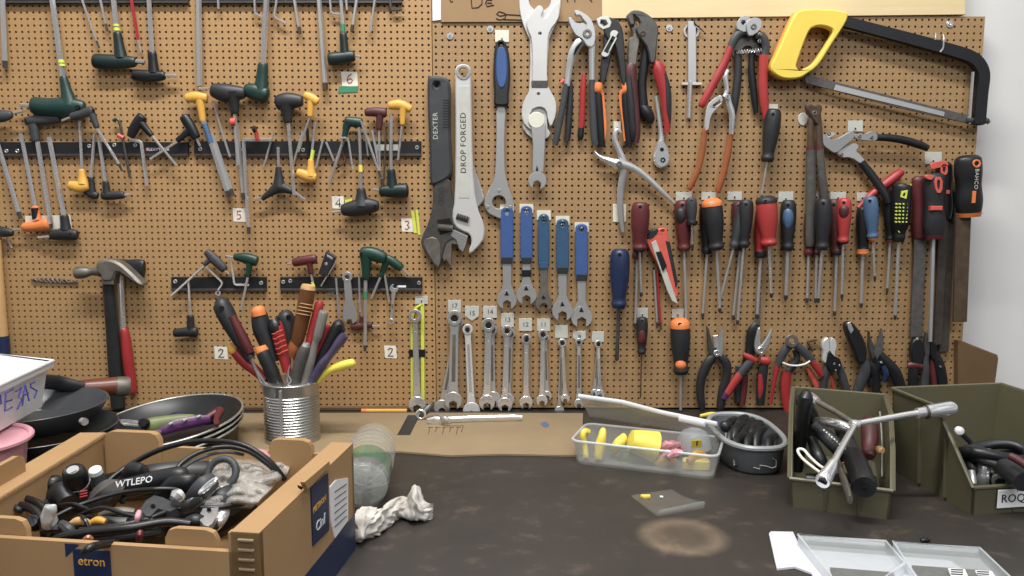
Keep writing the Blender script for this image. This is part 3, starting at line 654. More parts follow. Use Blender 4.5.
t.add('tape','dark_steel',G().plate(rectp(531.6,80.5,547.8,88),7.8,12.5,bev=.2),label='grey tape band')
t=Th('headset_spanner','grey steel spanner with an open lower jaw hanging from the white ring','spanner',W(537,190,10),'large headset spanners')
g=G(); g.plate(circ(536.5,120,8.2,22),12.4,15.5,bev=.5); t.add('cap','pale_plate',g,label='cream coloured round end')
g=G(); g.plate([(531,126),(546,124),(545,145),(543.5,172),(532.5,172),(533,145)],12.4,15,bev=.5); g.plate(ringjaw(537.5,180.5,9.2,7.5,96),12.5,15,bev=.5); t.add('body','satin',g)
t.add('hang_hole','hole',G().plate([(537,165),(538.6,171),(535.6,171)],14.8,15.2,bev=.05))
# plates above tools
def hookp(label,x0,y0,x1,y1,m='plate',hook=True,d=0,group='hook plates on the pegboard',txt=None,cut=None):
    t=Th('hook_plate',label,'hook plate',W((x0+x1)/2,y1,d),group)
    o=[(x0,y0),(x1,y0),(x1,y1),(x0,y1)] if not cut else [(x0,y0),(x1,y0),(x1,y1-cut),((x0+x1)/2,y1),(x0,y1-cut)]
    t.add('plate',m,G().plate(o,.3,1.6,bev=.15))
    if hook:
        cx=(x0+x1)/2; t.add('peg','dark_steel',rodg([(cx,y1-3,1,.7),(cx,y1-2.5,9,.7),(cx,y1-4.5,14,.7)],8))
    if txt: t.add('marking','ink',textg(txt,.0105,lambda c:W((x0+x1)/2,(y0+y1)/2,1.8)+Vector((c.x,-c.z,c.y)),.0001))
    return t
hookp('pale plate above the blue handled bottom bracket wrench',495,30,509,42,'pale_plate')
BW=[(507,212,263,300,6.6,9.8,'blue','blue handled cone wrench, leftmost of the five'),(526.5,211,263,295,6.2,10,'blue','blue handled cone wrench with black tape round its shank'),(543.8,219,268,303,5.7,8.6,'teal_blue','teal blue handled cone wrench, narrowest and dullest of the five'),(562.6,224,273,311,6.4,10.4,'teal_blue','teal handled cone wrench, fourth from the left'),(581.7,229,280,317,6.4,10.8,'blue','blue handled cone wrench, rightmost and lowest of the five')]
for i,(x,y0,y1,yh,w,R,m,l) in enumerate(BW):
    t=Th('cone_wrench',l,'wrench',W(x,yh,8),'cone wrenches with dipped handles'); dd=8+(i%2)*2.5
    t.add('handle',m,G().plate(ck([(x-w+1.5,y0-4),(x,y0-5.5),(x+w-1.5,y0-4),(x+w,y0),(x+w,y1-7),(x+w-.5,y1),(x-w+.5,y1),(x-w,y1-7),(x-w,y0)],1),dd-2.5,dd+3,[circ(x,y0+1,1.9,12)],bev=.9))
    t.add('handle_end','charcoal' if i!=2 else 'teal_blue',G().plate([(x-w+.6,y1-6),(x+w-.6,y1-6),(x+w-1.4,y1+.8),(x-w+1.4,y1+.8)],dd-2.7,dd+3.2,bev=.5),label='dark lower end of the grip')
    g=G(); sw=w*.68; rj=ringjaw(x,yh,R,R*.8,90)
    g.plate([(x-sw,y1-2),(x+sw,y1-2),(x+sw*.9,yh-R-6),(x+R*.75,yh-R*.5),(x-R*.75,yh-R*.5),(x-sw*.9,yh-R-6)],dd-1.2,dd+1.2,bev=.3); g.plate(rj,dd-1.3,dd+1.3,bev=.3)
    t.add('blade','satin' if i!=2 else 'old_steel',g)
    t.add('mark','hole',G().plate([(x-.5,yh-R*.95),(x+2.2,yh-R*.45),(x-2.6,yh-R*.45)],dd+1.0,dd+1.55,bev=.05),label='small black triangle')
    if i==1: t.add('tape','black',G().plate(rectp(x-sw-.6,270,x+sw+.6,277),dd-1.6,dd+1.7,bev=.2),label='black tape band')
    hookp('pale hook plate above the %s blue handled cone wrench'%['first','second','third','fourth','fifth'][i],x-7,[204,204,210.5,216,222.5][i],x+7,[212,213,220,225,232][i],'pale_plate')
# combination wrenches
combo('combination wrench in front of yellow strips, left end of the row',(415,316),(417,405),6.6,8.4,5,6.5,11)
combo('combination wrench leaning behind the one marked 17',(458,322),(442,408),5,8,6,6,6,'satin')
combo('thickest combination wrench hanging under the plate 17',(454.5,318),(453,401),7.6,9,8.5,9.5,13,'satin')
combo('brightest combination wrench, hanging under the plate 15',(467.5,329.5),(471.5,411),5.2,8.6,6,7,9,'white_steel')
combo('combination wrench half hidden behind the one marked 14',(492,330),(492.5,400),5.5,8.6,5,6,5,'satin')
combo('combination wrench hanging under the plate 14',(488.5,325),(487,403),6.8,8,6.5,7.5,12)
combo('combination wrench half hidden behind the one marked 13',(511,334),(508,400),4.5,6.4,4.5,5,5,'satin')
combo('combination wrench hanging under the plate 13',(507,331),(505,405),5.6,7.4,5.2,6.2,12)
combo('combination wrench under the sixth plate from the left',(526.5,339),(526,403),4.8,6.8,4.6,5.4,10)
combo('combination wrench behind, seen right of the seventh one',(545.5,338),(547,396),3.8,5,3.4,4,5,'satin')
combo('combination wrench under the seventh plate from the left',(543,334.5),(542,401),5.0,5.8,4.4,5,11)
combo('combination wrench hanging lower of the pair under the eighth plate',(561.5,344),(559.5,411),3.6,4.8,3,3.4,5,'satin')
combo('combination wrench under the eighth plate from the left',(562.5,343),(565.3,399),4.2,4.6,3.4,4,11)
combo('narrow wrench under the plate 9, ending behind the plastic lid',(579,342),(579,404),3.6,5,4,4.4,9,'satin')
combo('rear small wrench of the pair at the right end of the row',(598,346),(594.5,393),2.8,3.6,2.6,3,5,'satin')
combo('front small wrench at the right end of the row',(598.5,344),(600,394.5),3.8,5,3,3.8,10)
PEG={448:(454.5,318,3.2),465:(467.5,329.5,2),483:(488.5,325,3),501:(507,331,2.4),519:(526.5,339,2),537:(543,334.5,2.2),555:(562.5,343,1.8),573:(579,342,1.5),592:(598.5,344,1.7)}
for (x0,y0,x1,y1,tx,l) in ((448,300,461,312,'17','metal plate marked 17 above the thickest wrench'),(465,306,479,321,'15','pointed metal plate marked 15 in the wrench row'),(483,306,497,318,'14','metal plate marked 14 in the wrench row'),(501,313,514,327,'13','metal plate marked 13 in the wrench row'),(519,318.5,532,331,'12','sixth plate of the wrench row'),(537,318.5,550,331,'11','seventh plate of the wrench row'),(555,325,568,338,'','eighth plate of the wrench row, unreadable'),(573,331,586,343,'9','ninth plate of the wrench row'),(592,331.5,604,342,'','last plate at the right end of the wrench row')):
    t=hookp(l,x0,y0,x1,y1,'plate',False,0,'number plates of the wrench row',tx or None,5 if tx in('15','9') else None)
    qx,qy,qr=PEG[x0]; t.add('peg','hole',rodg([(qx,qy,.2,qr),(qx,qy,8,qr),(qx,qy,14,qr*.8)],12),label='dark peg through the wrench ring')
hookp('curled clear plate above the wrench with yellow strips',415,296,428,304,'plate')
t=Th('yellow_strap','yellow green strap with a black band behind the leftmost row wrench','strap',W(417,400,1))
for (x0,xa,y0,y1) in ((410.5,413.5,325,405),(420.5,424,304,402)): t.add('strip','lime',G().plate([(x0,y0),(xa,y0),(xa+.5,y1),(x0+.5,y1)],.3,3,bev=.2))
t.add('loop','lime',rodg([(412,326,2.2,1.2),(414,311,2.2,1.2),(419,306,2.2,1.2),(423,304,2.2,1.2)],8,3)); t.add('band','black',G().plate(rectp(409,349.5,425,357),.4,4,bev=.2),label='black band')
# ---------- pliers and shears
def arm(pts,n=12,flat=.7,k=4): return G().tube(smoothpts(T(pts),k),n=n,flat=flat)
def rivet(x,y,r,d): return G().plate(circ(x,y,r,18),d-1,d+1.2,[circ(x,y,r*.45,10)],bev=.4)
PL='slip-joint pliers hanging in the upper row'
t=Th('pliers','pliers with orange red grips hanging behind the steel water pump pliers','pliers',W(575,140,6),PL)
t.add('handle','red',arm([(584,74,9,2.2),(583,90,9,3.2),(582,120,9,3.2),(581,130,9,2.8)])); t.add('handle_tip','black',arm([(581.2,128,9,3.0),(580.5,136,9,3.2),(580,140,9,2)]))
t.add('handle','charcoal',arm([(565,77,9,3),(570,86,9,3),(569,120,9,3.4),(567,141,9,3)])); t.add('guard','coral',arm([(561,83,9,2),(566,79,9,2.6)]))
t=Th('water_pump_pliers','steel grey water pump pliers with bare dark handles, leftmost of the upper pliers','pliers',W(590,140,18),PL)
t.add('hook_jaw','satin',G().plate(ck([(573.5,11),(577,9.5),(583,12),(590,17),(595,26),(596.5,36),(594,48),(586,46),(583,40),(579,37),(583,31),(587,24),(583,20),(580,15),(576,16)],1),13,22,bev=1))
t.add('slide_jaw','satin',G().plate(ck([(567.5,18),(571,16.5),(575.5,22),(579,23),(585,22),(589,30),(586,38),(577,37),(572,30)],1),12,20,bev=.8))
t.add('rivet','old_steel',rivet(587.3,33.5,4.6,22.5))
t.add('handle','satin',arm([(586,38,14,4.4),(579,43,14,5),(572.5,54,14,4.4),(569,70,14,3.2),(567,86,14,3)],flat=.6)); t.add('handle_groove','hole',arm([(582,42,19,.6),(577,48,20,1.5),(574,55,19.5,.6)],flat=.5)); t.add('handle','grey_rubber',arm([(566.5,84,14,2.8),(563,105,14,3.3),(557,135,14,3.3),(555,145,14,3)]))
t.add('handle','satin',arm([(592,40,16,4),(592,60,16,3.4),(592,80,16,3.2)],flat=.8)); t.add('handle','grey_rubber',arm([(592,76,16,3.2),(592.5,100,16,3.5),(594,135,16,3.6),(595.5,145,16,3.2)]))
t=Th('water_pump_pliers','black water pump pliers with orange trimmed grips and a white slotted slide','pliers',W(612,145,18),PL)
t.add('upper_jaw','charcoal',G().plate(ck([(597,18),(603,16),(610,17),(618,20),(623,29),(624.5,45),(627,86),(622,86),(617,50),(613,40),(608,40),(603,30),(607,26)],1),14,21,bev=1))
t.add('jaw_teeth','white_steel',G().plate([(596.5,19),(601,16.5),(608.5,16.5),(611.5,22),(610,27),(603,29.5),(598.5,26)],13,21.8,[[(601,19.5),(606,20),(608,24),(604,26.5),(600,23.5)]],bev=.4),label='bright bare jaws')
t.add('lower_arm','charcoal',G().plate(ck([(604,31),(612,30),(614,45),(609,65),(605,84),(600,84),(601,62),(604,45)],1),10,17,bev=1))
dx,dy=-9.5,20; o=[]
for i in range(9): a=math.radians(-25-180+i*22.5*1); o.append((614.5+4.4*math.cos(a+math.radians(0)),34.5+4.4*math.sin(a)))
for i in range(9): a=math.radians(-25+i*22.5); o.append((605.2+4.4*math.cos(a),52.5+4.4*math.sin(a)))
t.add('slide','white_steel',G().plate(o,20.5,23,[[(612.5,36),(616.5,38),(608,53.5),(603.8,51.5)]],bev=.4),label='white slotted slide plate')
for sx,x0,x1 in ((1,598,601),(-1,625,628)):
    t.add('handle','black',arm([(x0,86,14,4.2),(x0+.5,105,14,4.8),(x1,135,14,4.4),(x1+.6,147,14,3.4)]))
    t.add('grip_trim','orange',arm([(x0+.5,83,16,4.0),(x0+.5,90,17,4.2),(x0+4.6*sx,96,15,1.8),(x1+4.0*sx,125,15,1.8),(x1+3.0*sx,141,15,1.4)],k=3),label='orange edge of the grip')
t=Th('slip_joint_pliers','large dark pliers with red and black grips, rightmost of the upper pliers','pliers',W(648,140,18),PL)
t.add('upper_jaw','dark_steel',G().plate(ck([(628,20),(627,15),(632,10),(640,10),(648,14),(655,20),(659.5,30),(657,42),(656,62),(650,64),(648,48),(642,40),(637,33),(636,27),(641,24),(638,18),(633,15),(636,24),(631,26)],1),15,25,bev=1.2))
t.add('lower_jaw','old_steel',G().plate(ck([(626,15),(629,15),(636,22),(641,30),(640,42),(638,52),(636,68),(628,68),(628,50),(629,38),(634,36),(630,27)],1),11,18,bev=1))
t.add('rivet','rusty',rivet(643,33.5,3.0,25)); 
t.add('handle','dark_red',arm([(633,64,15,4.4),(630.5,72,15,6.4),(633,100,15,5.6),(636,130,15,4.6),(636,143,15,3)])); t.add('grip_inlay','charcoal',arm([(628.5,76,19,3.4),(630.5,100,20,3.8),(633,130,19,3.2),(633,140,17,1.6)]))
t.add('handle','red',arm([(655,62,17,3.5),(659,70,17,6.4),(665,95,17,5.2),(667,120,17,3.6),(667,133,17,2.6)])); t.add('grip_inlay','charcoal',arm([(662,72,19,3.6),(667,90,19,4.0),(668.5,112,19,3),(669,124,18,1.6)]))
t=Th('black_lever','glossy black lever hanging between the grips of the large pliers','lever',W(646,120,10))
t.add('arm','black',arm([(648,40,10,4),(645,60,10,4.6),(642,85,10,4.6),(643,105,10,5.2)])); t.add('knob','black',arm([(641,104,10,4),(646,112,10,6.4),(650,119,10,5),(650,124,10,2.4)]))
t=Th('ratchet','chrome ratchet handle with a teardrop head hanging head down','ratchet',W(662,168,9))
t.add('handle','satin',arm([(656,96,9,1.8),(659,118,9,2),(661,135,9,2.6),(661,146,9,4)])); t.add('head','chrome',G().plate(ck([(660,138),(664,140),(669,150),(671,158),(669,165),(662,169),(656,166),(653,158),(655,150)],2),5,14,bev=1.6))
g=G(); g.plate(circ(663,160,2.6,14),13.8,14.8,[circ(663,160,1.2,10)],bev=.2); g.plate(circ(662,149.5,2,12),13.8,14.6,bev=.2); t.add('selector','hole',g)
t=Th('nippers','bright steel pliers with long curved bare arms hung wide open','pliers',W(621,170,10))
t.add('hook_arm','satin',arm([(621,133,14,1.4),(616.5,130,14,2.4),(614.8,139,14,2.9),(618.5,149,14,3),(622,158,14,3.4),(624,168,14,3.6),(620.5,190,11,3.4),(620.5,210,9,3.2),(623,232,8,2)]))
t.add('jaw','chrome',arm([(594.5,151,14,.6),(600,157,14,2.2),(608,160.5,14,3.4),(619,165,14,5.6)]))
t.add('long_arm','satin',arm([(618,163,16,5.4),(633,168,15,3.6),(646,177,13,3.2),(660,190,12,2.8),(674,203,10,1.4)])); t.add('rivet','old_steel',rivet(619.3,164,3,22))
hookp('plate above the curved bare steel pliers',613.5,121.5,621,131,'pale_plate')
# flat bar T tool
t=Th('spoke_bar','flat steel bar with a ring at the top and a thin rod below','bar tool',W(688,118,6))
t.add('bar','satin',G().plate([(688,21),(696,21),(696.5,84),(688,84)],3,7,bev=.4)); t.add('ring','chrome',G().plate(circ(691.5,31,8,24),1,3,[circ(691.5,31,6,20)],bev=.2))
t.add('rod','chrome',rodg([(690,82,6,2.5),(688.5,118,6,2.4)],14)); t.add('crossbar','plate',G().plate(rectp(682,82.5,702,85),2,8,bev=.3)); t.add('tie','black',rodg([(694,19,8,.6),(695,24,8.5,.8),(704,32,6,.5)],6))
# cable cutters
t=Th('cable_cutter','black handled cutter hanging behind the red handled one','cable cutter',W(745,112,8),'cable cutters')
t.add('head','dark_steel',G().plate(ck([(738,20),(752,24),(768,36),(769,56),(757,58),(752,46),(744,46),(736,58),(731,56),(734,36)],1),4,9,bev=.5))
t.add('handle','charcoal',arm([(738,50,10,3.4),(738,75,10,4),(735,100,10,4),(733.5,115,10,2.6)])); t.add('handle','black',arm([(752,50,9,2.8),(751.5,70,9,3.6),(754,95,9,3.6),(756,113,9,2.4)]))
t=Th('cable_cutter','red handled cutter with a spring and bright jaws','cable cutter',W(745,60,16),'cable cutters')
t.add('jaw','steel',G().plate(ck([(737,22),(742,15.5),(749,16),(752,21),(748,27),(746,33),(738,30),(736,27)],1),13,19,[circ(743.5,22.5,2,10)],bev=.6)); t.add('jaw','steel',G().plate(ck([(746,22),(753,17),(760,18),(763,23),(760,31),(750,37),(747,33)],1),17,22,bev=.6))
t.add('bolt','old_steel',rivet(754,26.5,3,22.5)); t.add('bolt','chrome',rivet(760,34,1.6,22)); t.add('bolt','chrome',rivet(759.5,41,1.6,20))
t.add('arm','grey_rubber',arm([(750,30,14,4),(740,33,14,4),(734,40,14,4.2),(730,50,14,3.2)])); t.add('arm','grey_rubber',arm([(756,34,16,4),(763,38,16,4.6),(766,48,16,4),(764,58,16,3.4)]))
t.add('handle','red',arm([(730.5,47,14,3.6),(725,62,14,4),(714,83,14,4),(703,103,13,4),(701.5,107,13,2.4)])); t.add('handle','bright_red',arm([(763.5,55,17,4.4),(763,80,16,4.6),(764,100,15,4.4),(766,117,14,3),(766.5,122,14,1.6)]))
g=G(); g.tube(T([(737+i*31/80,52+2.0*math.sin(i*.9)-.03*i,16+2*math.cos(i*.9),.45) for i in range(81)]),n=5); t.add('spring','chrome',g)
t=Th('water_pump_pliers','chrome water pump pliers with long amber brown grips','pliers',W(712,190,14),PL)
t.add('jaw','chrome',arm([(728,70,17,1.6),(725.5,78,17,2.4),(727,90,17,2.2),(724.5,97,17,2.6)])); 
t.add('slide_arm','chrome',G().plate(ck([(721.5,94),(724,102),(716,110),(711,116),(709,131),(704,131),(706,112),(708,104),(714,98)],1),13,19,[[(712.5,105),(719.5,100),(721,102.5),(714.5,107)]],bev=.8))
t.add('fixed_arm','chrome',arm([(727,95,15,3.4),(729,103,15,3),(732,115,15,3.2),(731.5,134,14,2.6)])); t.add('joint','black',G().plate([(728,95),(736,98),(735,114),(730,112)],10,14,bev=.4)); t.add('pivot','chrome',rivet(728,96.5,2.6,20))
t.add('grip','brown_grip',arm([(706.5,129,15,3.6),(704.5,133,15,2.9),(702.5,150,14,3.2),(697,172,13,3.1),(690,187,12,2.9),(688.5,190,12,1.6)])); t.add('grip','brown_grip',arm([(730.5,135,15,3.8),(730,138,15,3.2),(727.5,155,14,3.4),(723,175,13,3.3),(718.5,189,12,3.1),(717.5,193,12,1.8)]))
t=None
# hacksaw
t=Th('hacksaw','hacksaw with a yellow and orange handle and black frame','hacksaw',W(800,76,14))
ho=[(799,8),(846,10),(848,17),(842,28),(830,46),(818,66),(806,74),(799,78.5),(782,79),(771,72),(770,65),(776,54),(784,36),(792,18)]
hi=[(812,27),(822,25),(834,29),(832,36),(822,52),(813,65),(800,70.5),(796,67),(798,60),(803,46),(808,33)]
t.add('handle_back','saw_orange',G().plate(ck([(x-2.2,y+.8) for x,y in ho],2),4,15,[ck([(x-1,y) for x,y in hi],2)],bev=1.1),label='orange rear half of the handle')
t.add('handle','saw_yellow',G().plate(ck([(x+.8,y) for x,y in ho],2),14,27,[ck(hi,2)],bev=1.3),label='yellow front half of the handle')
g=G(); g.tube(smoothpts(T([(840,21,15,7),(880,31.5,15,7.2),(925,43.5,15,7.6),(955,52,15,7.8),(968,56.5,15,7.8),(977,63,15,7.8),(982,75,15,8),(980,95,15,8),(977.5,124,15,8)]),4),n=4,flat=.8); t.add('frame','black',g)
g=G(); g.tube(T([(972.8,72,15,1.3),(969,124,15,1.3)]),n=6,flat=1.6); t.add('frame_edge','satin',g,label='bare worn edge of the frame')
g=G(); g.plate([(803,73),(812,76),(972,116),(971,124),(900,108),(806,83)],11,13.4,bev=.3); t.add('blade_back','file_grey',g)
t.add('blade','satin',G().plate([(836,84.5),(945,112),(944,116.5),(834,90)],13.2,14.2,bev=.2)); t.add('blade_holder','dark_steel',arm([(966,120,15,3.4),(980,122,15,3.6),(989,120,15,1.8)])); t.add('wing_nut','dark_steel',arm([(984,117,15,1.4),(989,123,15,2)]))
for x in (935,942): solo('wire_hook','thin white wire hook over the hacksaw frame, %s one'%('left' if x==935 else 'right'),'hook','chrome',rodg([(x-.5,40,1,.8),(x,34.5,12,.8),(x+1.5,36,22,.8),(x+1,48,23,.8),(x-2,52,22,.8)],8,4) if x==942 else rodg([(x-1,40,1,.8),(x,33,10,.8),(x+.5,35,21,.8),(x,40,22,.8)],8,4),'wire hooks')
t=Th('pincers','old dark pincers with very long worn grips','pincers',W(815,240,14))
t.add('head','rusty',G().plate(ck([(806,105),(811,103),(815,106),(819,103.5),(823,106),(822,112),(820,118),(819,128),(812,118),(808,112)],1),12,21,bev=1.4)); t.add('rivet','old_steel',rivet(815,113,2.6,21))
t.add('arm','rusty',arm([(813,110,15,3.2),(811,125,15,3),(810.5,152,15,3.6)])); t.add('arm','rusty',arm([(817,110,17,3.2),(819,128,17,3.2),(820,150,17,3.4)]))
t.add('band','maroon',arm([(810.5,147,15,4.2),(810.5,151,15,4.2)])); t.add('band','maroon',arm([(820,146,17,3.8),(820,150,17,3.8)]))
t.add('grip','worn_grip',arm([(810.5,150,15,4.4),(811,180,15,5),(810.5,215,14,5),(810,243,13,4.6),(810,247,13,3)])); t.add('grip','worn_grip',arm([(820,149,17,3.8),(822,175,17,4),(825.5,200,15,4),(827,206,15,2.4)]))
solo('round_magnet','round grey disc on the board behind the long pincers','disc','plate',G().plate(circ(803,119,5,20,ry=6.5),.3,2,bev=.4))
t=Th('metal_snips','bare metal compound snips with black grips held open','snips',W(852,150,12))
t.add('upper_plate','steel',G().plate(ck([(822,144),(823,134.5),(834,141),(851,130.5),(855,132),(855,138),(845,146),(836,154),(829,150)],1),9,17,bev=.6)); t.add('lower_plate','satin',G().plate(ck([(836,152),(846,146),(855,142),(860,146),(856,151),(860,154),(866,161),(861,164.5),(852,157.5),(840,157.5)],1),8,14,bev=.6))
t.add('link','steel',G().plate(ck([(854,133.5),(866,134),(871,130.5),(878,133),(878,141),(866,141),(855,139)],1),13,18,bev=.5)); t.add('blade','chrome',G().plate([(822,135),(833,132),(836,134),(827,140)],7,10,bev=.3))
for x,y in ((829.5,134),(860,136.5),(872,137.5),(842,154.5)): t.add('bolt','old_steel',rivet(x,y,1.8,18))
t.add('grip','black',arm([(877,137.5,16,3.4),(890,138,16,3.8),(905,140.5,16,4),(920,145,16,4),(928,148.5,16,3.2)])); t.add('grip','black',arm([(861,162,13,3.6),(869,172,14,4.2),(878,184,17,4.2),(886,196,20,4.2),(888.5,203,22,3)]))
hookp('blank white plate above the metal snips',848,120.5,863,131.5,'plate')
t=Th('red_tube','red tubular tool crossing under the metal snips grip','tube tool',W(880,190,14))
t.add('tube','red',arm([(902,171,12,3.6),(897,175,12,4.8),(886,183.5,12,4.8),(880,188,12,4)],flat=1)); t.add('rod','bright_red',arm([(881,187.5,12,3.6),(872,194,12,3.4),(858,208,12,2.2)],flat=1))
# ---------- screwdrivers
SD='screwdrivers hanging on the right board'
HP=[(0,.55),(.05,.85),(.2,1),(.45,.98),(.7,.8),(.85,.68),(.93,.8),(1,.62)]
def sd(label,top,bot,r,m,tip,rs=1.2,d=None,inlay=None,collar=None,cap=None,hole=True,sm='satin',pr=HP,d2=None,tipm='dark_steel',group=SD,holem='hole',tl=5,flat=1.0):
    d=r*1.7+4 if d is None else d; d2=max(rs*2+1.5,d*.75) if d2 is None else d2
    t=Th('screwdriver',label,'screwdriver',W(tip[0],tip[1],d2),group)
    hd=t.add('handle',m,prof(top,bot,d,[(a,b*r) for a,b in pr],16,flat=flat))
    L=math.hypot(tip[0]-bot[0],tip[1]-bot[1]); ux,uy=(tip[0]-bot[0])/L,(tip[1]-bot[1])/L; q=(L-tl)/L; dm=d+(d2-d)*q
    t.add('shank',sm,rodg([(bot[0]-ux*2,bot[1]-uy*2,d,rs),(bot[0]+ux*L*q,bot[1]+uy*L*q,dm,rs)],12))
    t.add('tip',tipm,rodg([(bot[0]+ux*L*q,bot[1]+uy*L*q,dm,rs*1.1),(tip[0]-ux*1.5,tip[1]-uy*1.5,d2,rs*1.1),(tip[0],tip[1],d2,rs*.45)],6))
    H=math.hypot(bot[0]-top[0],bot[1]-top[1]); hx,hy=(bot[0]-top[0])/H,(bot[1]-top[1])/H; sx,sy=-hy,hx
    def P(s,e): return (top[0]+hx*s*H+sx*e*r,top[1]+hy*s*H+sy*e*r)
    if inlay:
        im,s0,s1=inlay[:3]; ph=inlay[3] if len(inlay)>3 else 0
        pts=[]
        for i in range(9):
            s=s0+(s1-s0)*i/8; k=math.sin(math.pi*i/8)**.5
            rr=[b for a,b in pr if a<=s][-1]
            x,y=P(s,.0+ph); pts.append((x,y,d+r*1.6*flat*.5*max(.3,rr),r*rr*.72*max(.25,k)))
        t.add('grip_inlay',im,G().tube(smoothpts(T(pts),2),n=14,flat=.93*flat),parent=hd)
    if collar:
        cm,s0,s1,cr=collar; a=P(s0,0); b=P(s1,0); t.add('collar',cm,prof(a,b,d,[(0,cr*.9),(.1,cr),(.9,cr),(1,cr*.85)],16,flat=flat))
    if cap:
        cm,s1=cap; b=P(s1,0); a=P(-.012,0); t.add('end_cap',cm,prof(a,b,d,[(0,r*.5),(.25,r*.84),(.6,r*1.0),(1,r*1.02)],16,flat=flat),parent=hd)
    if hole:
        x,y=P(.1,0); t.add('hang_hole',holem,G().plate(circ(x,y,r*.2,12),d+r*1.6*.55*flat,d+r*1.6*.93*flat,bev=.1),parent=hd)
    return t
sd('black screwdriver with plain dark grip below the red cutter',(774,109),(767,162),8.3,'charcoal',(761,200),1.1,sm='chrome',d=17)
hookp('hook plate above the plain black screwdriver',769,104,778,113,'pale_plate')
sd('blue screwdriver hanging lowest at the left of the group',(620,249),(618.8,308),10,'navy',(616.8,361),1.9,sm='dark_steel',collar=('navy',.95,1.0,6.5),d=19)
sd('long thin shank screwdriver behind the maroon one',(641,215),(637,259),7,'maroon',(635.2,328),1.5,d=10)
sd('maroon screwdriver right of the blue one',(640.5,202),(639.5,251),9.2,'maroon',(641.5,297),1.4,sm='chrome',d=22,collar=('black',.9,1.0,6.4))
hookp('plate with a torn corner left of the maroon screwdriver',613,204,626,222,'pale_plate',False)
# utility knife
t=Th('utility_knife','orange and grey utility knife hanging tilted','knife',W(672,300,10))
t.add('body','coral',G().plate(ck([(650,233),(663,227),(668,230),(669,240),(679,290),(678,298),(670,297),(662,272),(648,246),(646,240)],1),8,17,[circ(662.5,231.5,1.5,10)],bev=1)); t.add('grip_back','charcoal',G().plate(ck([(646,239),(650,231),(657,228),(660,231),(652,240)],1),7,18,bev=1)); t.add('rubber_edge','charcoal',G().plate([(665,240),(670,242),(678,282),(676,290)],7.5,17.5,bev=.6))
t.add('slide_rail','plate',G().plate([(651,243),(656,240),(674,292),(678,304),(672,301),(667,290)],16,18.6,bev=.4)); t.add('slider','black',G().plate([(656,252),(661,251),(667,266),(663,272)],18,21,bev=.6))
t=Th('hook_pick','slim red shank with dark tip behind the utility knife','hook tool',W(660,320,5)); t.add('shank','red',rodg([(657,270,5,1.2),(660.5,322,5,1.1)],8)); t.add('tip','rusty',rodg([(660.5,321,5,1.1),(661,330,5,.6)],8))
t=Th('hook_pick','slim steel shank with dark tip behind the utility knife','hook tool',W(656,320,5)); t.add('shank','satin',rodg([(654,270,4,1.3),(657,322,4,1.2)],8)); t.add('tip','rusty',rodg([(657,321,4,1.2),(657.2,328,4,.7)],8))
sd('maroon and black screwdriver behind the stubby one',(682.5,200),(684,251),8.6,'maroon',(686.5,325),1.5,d=13,inlay=('charcoal',.1,.5,.2),collar=('black',.88,1,5.5))
sd('stubby black screwdriver with a bright short shank in front',(691.5,197.5),(692,225),5.4,'grey_rubber',(692.5,249),1.2,sm='chrome',d=30,collar=('black',.85,1.0,5.6))
sd('black screwdriver with grey steel shank, partly behind the orange topped one',(706,203),(707,254),7,'black',(702.5,318),1.4,d=10)
sd('black screwdriver with an orange pierced top',(711.5,199),(716.5,250),10,'charcoal',(720,313),1.5,d=24,cap=('orange',.14),collar=('orange',.93,1,5.6),holem='plate')
sd('grey black slim screwdriver leaning left beside the orange topped one',(745,201),(733.5,248),6.2,'grey_rubber',(718.5,306),1.3,d=20,hole=False)
sd('dark red screwdriver behind, with the shank between its neighbours',(739,201),(740,251),7.8,'dark_red',(733,320),1.4,d=11)
sd('black and red slim screwdriver with a pierced round top',(746.5,199.5),(743.5,247.5),7.4,'charcoal',(737.5,325),1.4,d=24,collar=('red',.7,.9,4.9))
sd('red screwdriver mostly hidden behind the big bright red one',(763,207),(760.5,257),7.6,'red',(757,319),1.7,d=12,collar=('black',.88,1,6))
sd('big bright red screwdriver with a black top',(766,196.5),(769,246),10.4,'bright_red',(771.5,298),1.6,sm='chrome',d=28,cap=('charcoal',.13),collar=('black',.88,1,6))
sd('grey two-tone screwdriver right of the big red one',(788.5,200),(787.5,250),7.8,'charcoal',(785.8,300),1.9,d=15,inlay=('slate_blue',.08,.62),collar=('grey_rubber',.9,1,5))
sd('red tipped screwdriver mostly hidden below the left pincers grip',(811,208),(808.5,255),6,'maroon',(807,303),1.4,d=7)
sd('red screwdriver mostly hidden behind the dark grey one',(817,215),(816.5,255),5.5,'dark_red',(815.5,303),1.3,d=7)
sd('dark grey screwdriver overlapping the right pincers grip',(824,198),(822,250),8.0,'charcoal',(818,303),1.5,d=31)
sd('dark maroon screwdriver behind the red fronted one',(834,199),(836.5,255),7.2,'dark_red',(834.5,316),1.5,d=11,collar=('black',.9,1,5.5))
sd('red and black screwdriver with a bright slotted shank',(844.5,198),(843,243.5),7.2,'bright_red',(842,299),1.4,sm='chrome',d=24,inlay=('dark_red',.06,.5),collar=('black',.9,1,5.2))
sd('dark screwdriver with an orange flared collar',(864,206),(862.8,254),7.4,'black',(861,308),1.6,d=12,collar=('orange',.9,1,5.8))
sd('slate blue screwdriver with a thin orange collar',(870,196.5),(873,239),7.2,'slate_blue',(875,281),1.2,sm='chrome',d=25,collar=('orange',.95,1,4.8))
sd('black screwdriver with a dark red collar behind the yellow dotted one',(889,196),(890,242),6,'black',(887,293),1.3,d=12,collar=('maroon',.93,1,4.5))
